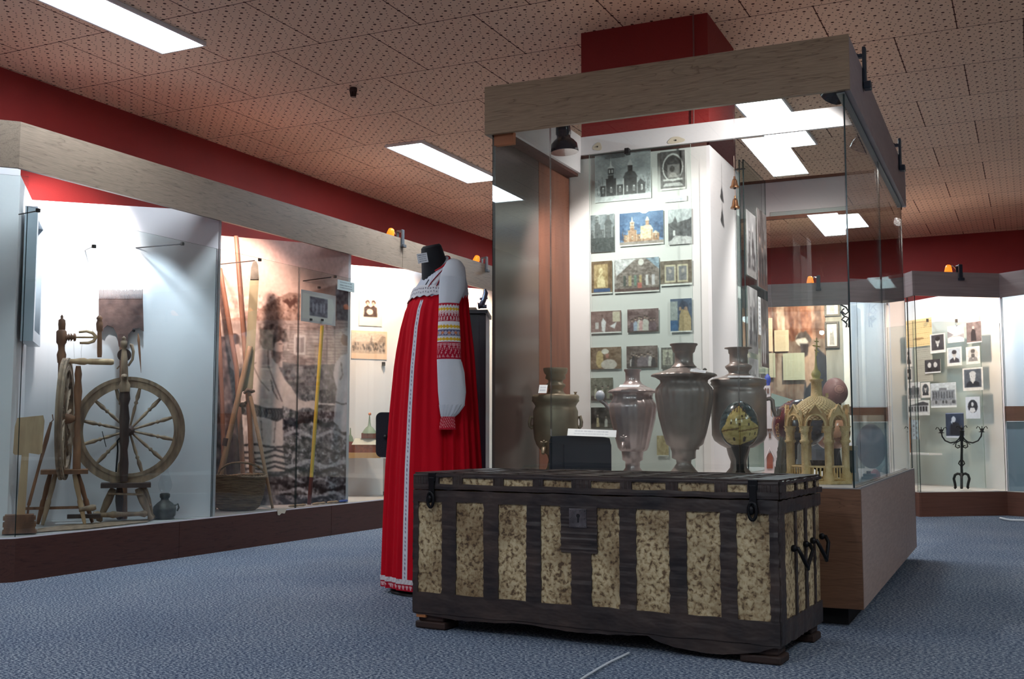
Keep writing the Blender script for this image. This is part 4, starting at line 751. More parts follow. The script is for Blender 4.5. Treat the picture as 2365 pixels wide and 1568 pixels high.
# ------------------------------------------------------------------ the old travelling chest
M_HIDE = bpy.data.materials.new('mottled_hide'); M_HIDE.use_nodes = True
def _hide(m):
    N = m.node_tree.nodes; L = m.node_tree.links; b = N['Principled BSDF']; tc = N.new('ShaderNodeTexCoord')
    n = N.new('ShaderNodeTexNoise'); n.inputs['Scale'].default_value = 75; n.inputs['Detail'].default_value = 6; n.inputs['Distortion'].default_value = .45; L.new(tc.outputs['Object'], n.inputs['Vector'])
    cr = N.new('ShaderNodeValToRGB'); e = cr.color_ramp.elements; e[0].position = .36; e[0].color = S(100, 78, 54); e[1].position = .60; e[1].color = S(208, 190, 152); k = e.new(.47); k.color = S(182, 158, 118); L.new(n.outputs['Fac'], cr.inputs[0])
    n2 = N.new('ShaderNodeTexNoise'); n2.inputs['Scale'].default_value = 7; n2.inputs['Detail'].default_value = 5; L.new(tc.outputs['Object'], n2.inputs['Vector'])
    c2 = N.new('ShaderNodeValToRGB'); c2.color_ramp.elements[0].position = .34; c2.color_ramp.elements[0].color = (.40, .33, .27, 1); c2.color_ramp.elements[1].position = .60; c2.color_ramp.elements[1].color = (1, 1, 1, 1); L.new(n2.outputs['Fac'], c2.inputs[0])
    mx = N.new('ShaderNodeMix'); mx.data_type = 'RGBA'; mx.blend_type = 'MULTIPLY'; mx.inputs[0].default_value = .9; L.new(cr.outputs[0], mx.inputs[6]); L.new(c2.outputs[0], mx.inputs[7]); L.new(mx.outputs[2], b.inputs['Base Color'])
    b.inputs['Roughness'].default_value = .62; bp = N.new('ShaderNodeBump'); bp.inputs['Strength'].default_value = .5; bp.inputs['Distance'].default_value = .004; L.new(n.outputs['Fac'], bp.inputs['Height']); L.new(bp.outputs[0], b.inputs['Normal'])
_hide(M_HIDE)
M_LEA = mat('cracked_black_leather', S(70, 56, 50), .5, var=S(34, 29, 31), scale=(9, 9, 9), bump=.6, bscale=(14, 14, 30), detail=5, spec=.5)
M_FOOT = mat('dark_old_wood', S(60, 38, 30), .7, var=S(38, 26, 22), scale=(12, 12, 30), bump=.4)
FL = np.array([-2.0, 3.377, 0.]); FR_ = np.array([-.695, 3.294, 0.]); e1 = (FR_-FL); CL = float(np.linalg.norm(e1)); e1 = e1/CL; e2 = np.array([-e1[1], e1[0], 0.]); CD = .50
def ch(s_, d_, z): return FL+e1*s_+e2*d_+np.array([0, 0, z])
def fs(x, y):
    p = onpl(x, y, FL, e2); return float((p-FL)@e1), float(p[2])
def ss(x, y):
    p = onpl(x, y, FR_, e1); return float((p-FR_)@e2), float(p[2])
def hbox(b, s0, s1, d0, d1, z0, z1, n=1, jit=0.):
    return b.box8([ch(s0, d0, z0), ch(s1, d0, z0), ch(s1, d1, z0), ch(s0, d1, z0)], [ch(s0, d0, z1), ch(s1, d0, z1), ch(s1, d1, z1), ch(s0, d1, z1)])
chest = empty('trunk', ch(CL/2, CD/2, 0), 'old travelling trunk of mottled hide panels and black leather straps on the carpet', 'trunk')
hbox(MB(), 0, CL, 0, CD, .058, .484).build('body', M_HIDE, chest, bevel=.006)
hbox(MB(), .004, CL+.004, -.003, CD, .489, .541).build('lid', M_HIDE, chest, bevel=.008)
rj = random.Random(5)
def strap(side, a0, a1, z0, z1, off=0., t=.004, m_=M_LEA, name='strap'):
    # wavy-edged leather strip on the front ('f'), right side ('s'), lid top ('t')
    b = MB(); vert = (z1-z0) > (a1-a0) if side != 't' else False; n_ = 26; P = []
    for i in range(n_+1):
        u = i/n_; w0 = rj.uniform(-.0022, .0022); w1 = rj.uniform(-.0022, .0022); bul = t+rj.uniform(0, .0022)
        if vert: q = [(a0+w0, z0+(z1-z0)*u), (a1+w1, z0+(z1-z0)*u)]
        else: q = [(a0+(a1-a0)*u, z0+w0), (a0+(a1-a0)*u, z1+w1)]
        P.append((q, bul))
    def W(a, z, o_):
        if side == 'f': return ch(a, -o_-off, z)
        if side == 's': return ch(CL+o_+off, a, z)
        if side == 'l': return ch(-o_-off, a, z)
        return ch(a, z, .541+o_+off)
    vs = []
    for q, bul in P:
        (a, z), (a_, z_) = q; vs += [W(a, z, -.001), W(a, z, bul), W((a+a_)/2, (z+z_)/2, bul*1.15), W(a_, z_, bul), W(a_, z_, -.001)]
    fs_ = []
    for i in range(n_):
        for j in range(5): fs_.append((i*5+j, i*5+(j+1) % 5, (i+1)*5+(j+1) % 5, (i+1)*5+j))
    fs_ += [tuple(range(5)), tuple(range(n_*5, n_*5+5))[::-1]]
    b.add(vs, fs_, False); o = b.build(name, m_, chest); return o
zt0 = .445; zb0 = .128
pan = [(967, 1022), (1054, 1118), (1152, 1217), (1250, 1320), (1367, 1432), (1470, 1547), (1587, 1664), (1702, 1778)]
px = [(fs(a, 1260)[0], fs(b_, 1260)[0]) for a, b_ in pan]
edges = [0.]+[v for p_ in px for v in p_]+[CL]
for i in range(0, len(edges), 2): strap('f', edges[i], edges[i+1], zb0-.01, zt0+.01)
strap('f', 0, CL, zt0, .484, .0008); strap('f', 0, CL, .058, zb0, .0008)
s0_, z0_ = fs(1297, 1274); s1_, z1_ = fs(1380, 1164); strap('f', s0_, s1_, z0_, zt0+.01, .0012, .004, M_LEA, 'leather_patch')
s0_, z0_ = fs(1317, 1217); s1_, z1_ = fs(1357, 1175); M_PLT = mat('worn_steel_plate', S(126, 120, 122), .45, .75, var=S(84, 80, 82), scale=(40, 40, 40), bump=.2)
lk = hbox(MB(), s0_, s1_, -.010, -.004, z0_, z1_).build('lock_plate', M_PLT, chest, bevel=.001)
mx_, mz_ = (s0_+s1_)/2+.002, (z0_+z1_)/2; b = MB(); b.rev(ch(mx_, -.0115, mz_+.008), ch(mx_, -.009, mz_+.008), [(0, .0065), (1, .0065)], 14); hbox(b, mx_-.0028, mx_+.0028, -.0114, -.009, mz_-.014, mz_+.006); b.build('keyhole', M_BLK, lk)
b = MB()
for i in range(4):
    for j in range(3):
        if j != 1 or i in (0, 3): b.sph(ch(s0_+.006+(s1_-s0_-.012)*i/3, -.0105, z0_+.006+(z1_-z0_-.012)*j/2), .0022, 8, 6)
b.build('rivet', M_PLT, lk)
# lid straps
lp = [(1017, 1048), (1071, 1141), (1165, 1233), (1257, 1322), (1367, 1434), (1461, 1539), (1567, 1652), (1681, 1727)]
lx = [(fs(a, 1120)[0], fs(b_, 1120)[0]) for a, b_ in lp]; le = [.004]+[v for p_ in lx for v in p_]+[CL+.004]
for i in range(0, len(le), 2): strap('f', le[i], le[i+1], .503, .538, .003)
strap('f', .004, CL+.004, .489, .507, .0036); strap('f', .004, CL+.004, .531, .541, .0036)
# lid top: lengthwise and crosswise strips
for d0, d1 in ((0, .03), (.1, .14), (.22, .26), (.34, .38), (.47, .5)): strap('t', .004, CL+.004, d0, d1)
for i in range(0, len(le), 2):
    b = MB(); hbox(b, le[i], le[i+1], -.002, CD, .541, .5465); b.build('strap', M_LEA, chest)
# right side
sp = [(1810, 1834), (1838, 1857), (1862, 1878), (1881, 1896)]; sx = [(max(ss(a, 1260)[0], .012), ss(b_, 1260)[0]) for a, b_ in sp]; se = [0.]+[v for p_ in sx for v in p_]+[CD]
for i in range(0, len(se), 2):
    if se[i+1] > se[i]+.004: strap('s', se[i], se[i+1], zb0-.01, zt0+.01)
strap('s', 0, CD, zt0, .484, .0008); strap('s', 0, CD, .058, zb0, .0008)
for i in range(0, len(se), 2):
    if se[i+1] > se[i]+.004: strap('s', se[i], se[i+1], .503, .538, .005)
strap('s', 0, CD, .489, .507, .0055); strap('s', 0, CD, .531, .541, .0055)
# left side bands
strap('l', 0, CD, zt0, .484); strap('l', 0, CD, .058, zb0); strap('l', 0, CD, .489, .541, 0)
for d0 in (0, .12, .24, .36, .46): strap('l', d0, d0+.04, zb0, zt0)
# iron hasps
for xa, ya, xb, yb in ((991, 1096, 1013, 1172), (1728, 1119, 1758, 1207)):
    sa, za = fs(xa, ya); sb, zb = fs(xb, yb); sm = (sa+sb)/2; h = empty if False else None
    b = MB(); hbox(b, sm-.016, sm+.013, -.014, -.004, .515, .546); hbox(b, sm-.012, sm+.010, -.017, -.011, .455, .53); hs = b.build('hasp', M_IRON, chest, bevel=.002)
    b = MB(); ring_pts = [ch(sm-.002+.012*math.cos(a), -.018, .452+.026*math.sin(a)) for a in np.linspace(0, 2*math.pi, 18, endpoint=False)]; b.tube(ring_pts, .0055, 8, True); b.sph(ch(sm-.005, -.018, .455), .009, 10, 8, (1, .8, 1.6)); b.build('hasp_loop', M_IRON, hs)
# iron bail handles on the right side
for (xa, ya), (xb, yb), (xm, ym) in (((1828, 1266), (1856, 1256), (1840, 1312)), ((1872, 1248), (1893, 1238), (1884, 1292))):
    da, za = ss(xa, ya); db, zb = ss(xb, yb); dm, zm = ss(xm, ym); P = lambda d_, z, o_: ch(CL+o_, d_, z)
    b = MB(); b.tube([P(da, za, .004), P(da, za, .02), P(da+.004, za-.02, .03), P(dm-.012, zm+.012, .034), P(dm, zm, .035), P(dm+.012, zm+.014, .034), P(db-.004, zb-.02, .03), P(db, zb, .02), P(db, zb, .004)], .0065, 8)
    for d_, z in ((da, za), (db, zb)): b.sph(P(d_, z, .008), .011, 10, 8)
    b.build('bail_handle', M_IRON, chest)
# apron and feet
b = MB(); pts = [(0, .058)]
for i in range(60):
    u = i/59; s_ = CL*u; z = .052-.012*abs(math.sin(u*math.pi*3))-(.022 if .68 < u < .97 else 0)*math.sin((u-.68)/.29*math.pi)**.5 if .68 < u < .97 else .052-.01*abs(math.sin(u*math.pi*3)); pts.append((s_, z+rj.uniform(-.002, .002)))
pts.append((CL, .058)); pts = [pts[0]]+pts[1:]; b.prism([ch(s_, -.002, z) for s_, z in pts], e2*.02); b.build('apron', M_LEA, chest)
for s_, d_ in ((.0, .0), (CL-.13, .0), (.0, CD-.1), (CL-.13, CD-.1)):
    b = MB(); hbox(b, s_+.002, s_+.128, d_+.006, d_+.1, .001, .026); hbox(b, s_+.012, s_+.118, d_+.012, d_+.094, .026, .06); b.build('foot', M_FOOT, chest, bevel=.006)
b = MB(); hbox(b, .012, .05, .0, .02, .04, .058); b.build('bare_wood_block', mat('raw_orange_wood', S(176, 112, 66), .6), chest)
# ------------------------------------------------------------------ dress form in a red sarafan
M0 = np.array([-2.4, 4.15]); AM = At(*M0); k = AM.k(); mf = np.array([-.342, -.94, 0.]); ml = np.array([.94, -.342, 0.])
M_CLOTH = attrmat('dyed_cloth', .85, .35, .1); M_FORM = mat('black_velvet_form', S(16, 18, 26), .75, bump=.1, bscale=(200, 200, 200))
df = empty('dress_form', (M0[0], M0[1], 0), 'headless black dress form in a red sarafan and embroidered white blouse', 'dress form')
def zof(y): return float(AM.p(1000, y)[2])
def body(rows, fold, nth=220, nz=170, ratio=1.25):
    ys = np.linspace(rows[0][0], rows[-1][0], nz); xl = np.interp(ys, [r[0] for r in rows], [r[1] for r in rows]); xr = np.interp(ys, [r[0] for r in rows], [r[2] for r in rows])
    kk = math.sqrt((ratio*.64)**2+.766**2); V = []; th = np.linspace(0, 2*math.pi, nth, endpoint=False)
    for y, a_, c_ in zip(ys, xl, xr):
        ctr = AM.p((a_+c_)/2, y); bb = (c_-a_)/2*k/kk
        for t in th:
            r_ = fold(t, y); V.append(ctr+mf*bb*math.cos(t)*r_+ml*bb*ratio*math.sin(t)*r_)
    F_ = [(j*nth+i, (j+1)*nth+i, (j+1)*nth+(i+1) % nth, j*nth+(i+1) % nth) for j in range(nz-1) for i in range(nth)]
    return ys, th, V, F_
SR = [(684, 952, 1081), (700, 944, 1083), (720, 936, 1083), (760, 927, 1086), (850, 915, 1092), (950, 906, 1098), (1080, 897, 1105), (1200, 892, 1110), (1340, 888, 1115)]
fr_ = random.Random(11); fc = [(fr_.uniform(9, 30), fr_.uniform(0, 6.28), fr_.uniform(.4, 1)) for _ in range(6)]
cent = sorted([fr_.uniform(.35, 6.0) for _ in range(23)])
def sfold(t, y):
    g = min(1, max(0, (y-690)/120)); amp = .022+.060*g
    dt = abs((t-.14+math.pi) % (2*math.pi)-math.pi); m_ = min(1, max(0, (dt-.10)/.25)); s_ = 0
    tt = t+.05*math.sin(3*t+1)+.02*math.sin(y*.006+t*5)
    s_ = math.sin(24*tt)*.55+math.sin(17*tt+1.3)*.45+.4*math.sin(9*tt+.6)
    s_ = math.copysign(abs(s_)**.8, s_)
    return 1+amp*m_*s_-.02
ys, th, V, F_ = body(SR, sfold, 420, 150); colr = []
rr2 = np.random.RandomState(2)
for y in ys:
    for t in th:
        c = (196, 16, 34)
        dt = ((t-.14+math.pi) % (2*math.pi))-math.pi
        if y > 700 and abs(dt) < .055: c = (222, 222, 230) if abs(dt) > .02 or int(y/5) % 2 else (120, 104, 130)
        colr.append(c)
colr = lin_arr(np.array(colr, float)); cols = np.concatenate([colr, np.ones((len(colr), 1))], 1)
b = MB(); b.add(V, F_, True); sf = b.build('sarafan', M_CLOTH, df, colors=cols)
# hem: white braid and red lace as separate trims
def hemband(y0, y1, cf, out, name):
    rows_ = [(y0, 888-out, 1115+out), (y1, 888-out, 1115+out)]; ys, th, V, F_ = body(rows_, lambda t, y: sfold(t, 1340)+.004+.004*math.sin(90*t)*(y > (y0+y1)/2), 420, 8)
    c_ = [cf(t, (y-y0)/(y1-y0)) for y in ys for t in th]; a = lin_arr(np.array(c_, float)); b = MB(); b.add(V, F_, True); return b.build(name, M_CLOTH, df, colors=np.concatenate([a, np.ones((len(a), 1))], 1))
hemband(1327, 1338, lambda t, v: (226, 220, 222) if (int(t*60)+int(v*3)) % 5 else (196, 176, 184), .8, 'hem_braid')
hemband(1338, 1353, lambda t, v: (184, 26, 48) if (math.sin(70*t)*.35+.5 < v or v < .2) else (226, 180, 186), 0, 'hem_lace')
# blouse
BL = [(611, 982, 1036), (615, 980, 1046), (622, 977, 1060), (640, 970, 1073), (660, 960, 1079), (680, 952, 1082), (700, 950, 1078), (724, 952, 1068)]
def bfold(t, y): return 1+.012*math.sin(34*t)*min(1, max(0, (700-y)/60))+.006*math.sin(11*t+y*.02)
ys, th, V, F_ = body(BL, bfold, 200, 70); c_ = []
def slant(t, y): return -.043*math.cos(t)*max(0, min(1, (668-y)/57.))
V = [p_+np.array([0, 0, slant(th[i % 200], ys[i//200])]) for i, p_ in enumerate(V)]
for y in ys:
    for t in th:
        dt = ((t-.12+math.pi) % (2*math.pi))-math.pi; c_.append((30, 34, 46) if abs(dt) < .035 and 640 < y < 690 else (206, 210, 222))
a = lin_arr(np.array(c_, float)); b = MB(); b.add(V, F_, True); n0 = 200; b.add([V[i] for i in range(n0)], [tuple(range(n0))], False); a = np.concatenate([a, a[:n0]]); b.build('blouse', M_CLOTH, df, colors=np.concatenate([a, np.ones((len(a), 1))], 1))
# lace yoke at the top of the sarafan
def yoke():
    V = []; C_ = []; nt, nz = 160, 16; kk = math.sqrt((1.25*.64)**2+.766**2)
    for j in range(nz):
        for i in range(nt):
            t = -1.25+2.55*i/(nt-1); v = j/(nz-1); arch = 10*math.exp(-((t-.75)/.35)**2)
            y = 664+8*abs(t)**1.5*.8+(26+4*math.sin(22*t)*.5-arch*.6+14*max(0, t-.9)+10*max(0, -t-.4))*v
            xl = np.interp(y, [r[0] for r in SR], [r[1] for r in SR]) if y > 684 else np.interp(y, [r[0] for r in BL], [r[1] for r in BL])
            xr = np.interp(y, [r[0] for r in BL], [r[2] for r in BL]); ctr = AM.p((xl+xr)/2, y); bb = (xr-xl)/2*k/kk*1.045+.003
            V.append(ctr+mf*bb*math.cos(t)+ml*bb*1.25*math.sin(t)); C_.append((120, 112, 124) if (j in (4, 5) and i % 6 < 3) or (j in (9, 10) and (i+3) % 6 < 2) else (222, 220, 224))
    b = MB(); b.add(V, [(j*nt+i, (j+1)*nt+i, (j+1)*nt+i+1, j*nt+i+1) for j in range(nz-1) for i in range(nt-1)], True); a = lin_arr(np.array(C_, float)); o = b.build('lace_yoke', M_CLOTH, df, colors=np.concatenate([a, np.ones((len(a), 1))], 1))
    so = o.modifiers.new('thick', 'SOLIDIFY'); so.thickness = .002
yoke()
# shoulder straps: white band with red piping
def on_blouse(t, y, o_=.006):
    xl = np.interp(y, [r[0] for r in BL], [r[1] for r in BL]); xr = np.interp(y, [r[0] for r in BL], [r[2] for r in BL]); kk = math.sqrt((1.25*.64)**2+.766**2); bb = (xr-xl)/2*k/kk+o_
    return AM.p((xl+xr)/2, y)+mf*bb*math.cos(t)+ml*bb*1.25*math.sin(t)+np.array([0, 0, slant(t, y)])
M_PIPE = mat('red_piping', S(140, 20, 40), .8); M_STRAP = mat('white_tape', S(214, 214, 222), .8)
path = [(.46, 670), (.5, 655), (.58, 640), (.75, 627), (1.0, 619), (1.35, 615), (1.8, 617), (2.2, 628)]
b = MB(); V = []
for t, y in path: V += [on_blouse(t-.14, y, .007), on_blouse(t+.14, y, .007)]
b.add(V, [(2*i, 2*i+1, 2*i+3, 2*i+2) for i in range(len(path)-1)], True); o = b.build('shoulder_strap', M_STRAP, df); so = o.modifiers.new('thick', 'SOLIDIFY'); so.thickness = .003
b = MB(); b.tube([on_blouse(t-.14, y, .008) for t, y in path], .0025, 6); b.tube([on_blouse(t+.14, y, .008) for t, y in path], .0025, 6); b.build('piping', M_PIPE, o)
b = MB(); n_ = 40; nk = []
for i in range(n_):
    a_ = 2*math.pi*i/n_; nk.append(on_blouse(a_, 611.5, .002))
b.tube(nk, .0045, 8, True); b.build('collar_trim', mat('red_collar_tape', S(196, 40, 52), .8), df)
# neck
V = []; ny, nn = 14, 40
for j in range(ny):
    v = j/(ny-1); c = AM.p(1008*(1-v)+996*v, 645*(1-v)+571*v); r_ = .064*(1-v)+.046*v; ti = .042*(1-v)+.012*v
    if v > .9: r_ *= .985
    for i in range(nn):
        a_ = 2*math.pi*i/nn; V.append(c+mf*r_*1.02*math.cos(a_)+ml*r_*.95*math.sin(a_)+np.array([0, 0, -ti*math.cos(a_)]))
b = MB(); b.add(V, [(j*nn+i, j*nn+(i+1) % nn, (j+1)*nn+(i+1) % nn, (j+1)*nn+i) for j in range(ny-1) for i in range(nn)], True)
top = [V[(ny-1)*nn+i] for i in range(nn)]; tc2 = sum(top)/nn; cap = [tc2+(p-tc2)*.8+np.array([0, 0, .01]) for p in top]; b.add(top+cap, [(i, (i+1) % nn, (i+1) % nn+nn, i+nn) for i in range(nn)]+[tuple(range(nn, 2*nn))], True); b.build('neck', M_FORM, df)
# sleeves
def sleeve(dd, mirror, name):
    cl = [(597, 1046, 2, .045), (599, 1047, 9, .05), (603, 1048, 16, .055), (609, 1049, 20, .065), (618, 1049, 25, .08), (640, 1046, 30, .11), (670, 1044, 30, .125), (700, 1037, 23, .15), (720, 1036.5, 23, .16), (760, 1037, 25, .17), (800, 1037, 26.5, .185), (832, 1037, 27, .195), (860, 1041, 30, .205), (905, 1044, 31, .215), (935, 1044, 28, .222), (955, 1038, 20, .225), (963, 1034.5, 15, .225), (975, 1033.5, 16, .226), (992, 1034, 18, .227)]
    ys = np.linspace(597, 992, 310); n_ = 96; V = []; C_ = []
    for y in ys:
        cx, hw, d_ = [float(np.interp(y, [c[0] for c in cl], [c[q] for c in cl])) for q in (1, 2, 3)]
        if mirror: cx = 1004-(cx-1040)*.3; d_ = -.11; hw *= .8
        ctr = AM.p(cx, y, d_); puff = 1 if 835 < y < 960 else (.4 if y < 700 else 0)
        for i in range(n_):
            t = 2*math.pi*i/n_; r_ = hw*k*(1+puff*.05*math.sin(7*t+y*.01)*math.sin((y-600)*.01)+(.04*math.sin(16*t) if y > 935 else 0)+(.03*math.sin(30*t) if y > 985 else 0))
            V.append(ctr+(AM.r*math.cos(t)-AM.n*.8*math.sin(t))*r_)
            u = i/n_*40; c = (208, 212, 220)
            def tri(f_, p_): return abs(((u*f_+p_) % 1)-.5)*2
            if 701 < y < 709: c = (176, 36, 56) if y < 701+3+5*tri(.5, 0) else (226, 222, 222)
            elif 711 < y < 719: c = (222, 178, 48) if abs(y-715) < 2.6+1.3*math.sin(u*3) else (232, 228, 222)
            elif 719 <= y < 744: c = (166, 24, 48) if (tri(.5, 0)*12+722 < y and tri(.5, 0)*12+730 > y) or (tri(.5, .5)*12+730 < y and (int(u*4)+int(y)) % 3) or y > 742 else (222, 190, 192)
            elif 744 <= y < 751: c = (228, 226, 230)
            elif 751 <= y < 760: c = (222, 178, 48) if abs(y-755.5) < 3+1.2*math.sin(u*3) else (232, 228, 222)
            elif 763 <= y < 777: d2 = abs(((u*.25) % 1)-.5)*14; c = (206, 130, 96) if abs(y-770) < 4-d2*.9 else ((84, 84, 116) if abs(abs(y-770)-d2) < 1.4 or y > 775 or y < 764.5 else (178, 170, 188))
            elif 780 <= y < 789: c = (222, 178, 48) if abs(y-784.5) < 3+1.2*math.sin(u*3) else (232, 228, 222)
            elif 791 <= y < 830: c = (166, 22, 46) if (tri(.4, 0)*14+795 < y and tri(.4, 0)*14+804 > y) or (tri(.4, .2)*12+808 < y and tri(.4, .2)*12+818 > y) or y > 827 or y < 793.5 or (int(u*5)+int(y*1.1)) % 4 == 0 else (216, 150, 158)
            elif y >= 962: c = (178, 30, 50) if (int(u*2+y*.5) % 4) or y > 988 else (220, 150, 156)
            C_.append(c)
    m_ = len(ys); b = MB(); b.add(V, [(j*n_+i, (j+1)*n_+i, (j+1)*n_+(i+1) % n_, j*n_+(i+1) % n_) for j in range(m_-1) for i in range(n_)], True)
    b.add(V[:n_], [tuple(range(n_))], True); b.add([AM.p(1034 if not mirror else 990, 988, d_)+(AM.r*math.cos(2*math.pi*i/n_)-AM.n*.8*math.sin(2*math.pi*i/n_))*hw*k*.96 for i in range(n_)], [tuple(range(n_))[::-1]], False)
    C_ = C_+C_[:n_]+[(120, 20, 40)]*n_; a = lin_arr(np.array(C_, float)); b.build(name, M_CLOTH, df, colors=np.concatenate([a, np.ones((len(a), 1))], 1))
sleeve(0, False, 'sleeve'); sleeve(0, True, 'sleeve')
b = MB(); b.lathe(M0[0], M0[1], [(.15, .001), (.15, .012), (.03, .02), (.018, .03), (.018, .5)], 28); b.build('stand', M_BLK, df)
cv = textcard(50, 50, 4, seed=9); tl = AM.p(962, 587, .10); tr = AM.p(985.5, 583, .10); bl = AM.p(966, 609, .10); picture('label_card', cv, tl, tr-tl, bl-tl, df, .001)
# ------------------------------------------------------------------ things standing behind the dress form
AB = At(-3.05, 5.05); kb = AB.k(); sp_ = empty('signboard', (AB.p(940, 1000)[0], AB.p(940, 1000)[1], 0), 'black rounded panel on a stand, peeping out left of the red dress', 'panel')
def rrect(x0, y0, x1, y1, r):
    out = []
    for cx, cy, a0 in ((x1-r, y0+r, -90), (x1-r, y1-r, 0), (x0+r, y1-r, 90), (x0+r, y0+r, 180)):
        for i in range(7): a = math.radians(a0+i*15); out.append((cx+r*math.cos(a), cy+r*math.sin(a)))
    return out
b = MB(); b.prism([AB.p(x, y) for x, y in rrect(868, 952, 1010, 1056, 13)][::-1], AB.n*.03); b.build('panel', mat('black_vinyl', S(18, 22, 36), .45, bump=.2, bscale=(150, 150, 150)), sp_)
b = MB(); b.sph(AB.p(891, 1009, .01), .014, 14, 10); b.build('knob', M_BLK, sp_)
b = MB(); q_ = AB.p(960, 1000, -.045); b.tube([(q_[0], q_[1], .03), (q_[0], q_[1], .6)], .015, 10); b.lathe(q_[0], q_[1], [(.14, 0.001), (.14, .015), (.02, .03)], 24); b.build('stand', M_BLK, sp_)
AC = At(-2.33, 5.45); kb = AC.k(); c0 = AC.p(1140, 900, 0)
bc = empty('black_cabinet', (c0[0], c0[1], 0), 'tall scuffed black cabinet between the red dress and the glass case', 'cabinet')
M_BLKW = mat('scuffed_black_lacquer', S(20, 20, 28), .3, var=S(34, 34, 44), scale=(8, 8, 8)); zt = AC.p(1100, 716)[2]
def abox(b, A_, x0, x1, z0, z1, d0, d1):
    p = A_.p(x0, 900, d0); q = A_.p(x1, 900, d0); b.box8([(p[0], p[1], z0), (q[0], q[1], z0), (q[0]+A_.n[0]*(d0-d1), q[1]+A_.n[1]*(d0-d1), z0), (p[0]+A_.n[0]*(d0-d1), p[1]+A_.n[1]*(d0-d1), z0)], [(p[0], p[1], z1), (q[0], q[1], z1), (q[0]+A_.n[0]*(d0-d1), q[1]+A_.n[1]*(d0-d1), z1), (p[0]+A_.n[0]*(d0-d1), p[1]+A_.n[1]*(d0-d1), z1)]); return b
abox(MB(), AC, 1070, 1122, .001, zt-.02, 0, -.32).build('body', M_BLKW, bc, bevel=.004); abox(MB(), AC, 1106, 1122, .001, zt-.03, .012, .0).build('stile', M_BLKW, bc, bevel=.004); abox(MB(), AC, 1064, 1126, zt-.02, zt, .02, -.33).build('top', M_BLKW, bc)
b = abox(MB(), AC, 1070, 1099, zt+.001, zt+.014, .01, -.15); tag(b.build('flat_board', mat('dull_gold_board', S(150, 138, 116), .5)), 'thin grey-gold board lying on top of the black cabinet', 'board')
sk = empty('metal_figurine', (*AC.p(1117, 700, -.05)[:2], zt+.001), 'small silver metal object standing on the black cabinet', 'ornament'); Q_ = lambda x, y: AC.p(x, y, -.05)
b = MB(); b.tube([Q_(1104, 712)*[1, 1, 0]+[0, 0, zt+.030], Q_(1112, 705), Q_(1118, 692), Q_(1122, 676), Q_(1120, 668)], [.02, .018, .014, .014, .008], 10); b.build('body', mat('tarnished_silver', S(120, 134, 160), .25, .8), sk)
b = MB(); b.tube([Q_(1108, 690), Q_(1126, 688)], .007, 8); b.tube([Q_(1106, 714)*[1, 1, 0]+[0, 0, zt+.026], Q_(1124, 714)*[1, 1, 0]+[0, 0, zt+.026]], .011, 8); b.build('blade', _m['tarnished_silver'], sk)
# ------------------------------------------------------------------ small things on the carpet
p = [onz(x, y, .006) for x, y in ((1352, 1562), (1380, 1545), (1410, 1528), (1440, 1514), (1452, 1508))]; p = [onz(1330, 1578, .006)]+p
b = MB(); b.tube(p, .0035, 6); tag(b.build('thread', mat('white_thread', S(210, 215, 220), .8)), 'white thread lying on the carpet in front of the trunk', 'thread')
p = [onz(x, y, .012) for x, y in ((2310, 1196), (2322, 1199), (2334, 1201), (2365, 1202), (2420, 1205))]
b = MB(); b.tube(p, .008, 8); tag(b.build('power_cable', mat('white_cable', S(215, 218, 222), .5)), 'white cable lying on the carpet at the foot of the far case', 'cable')
b = MB(); gp2 = lambda x, y: onpl(x, y, (GX+.004, 0, 0), (1, 0, 0)); b.prism([gp2(x, y) for x, y in ((640, 1178), (662, 1174), (657, 1186), (650, 1185), (645, 1190), (641, 1189))], (.002, 0, 0)); tag(b.build('tape_scrap', mat('yellowed_tape', S(206, 196, 176), .7)), 'torn scrap of yellowed tape on the dark base board', 'tape')
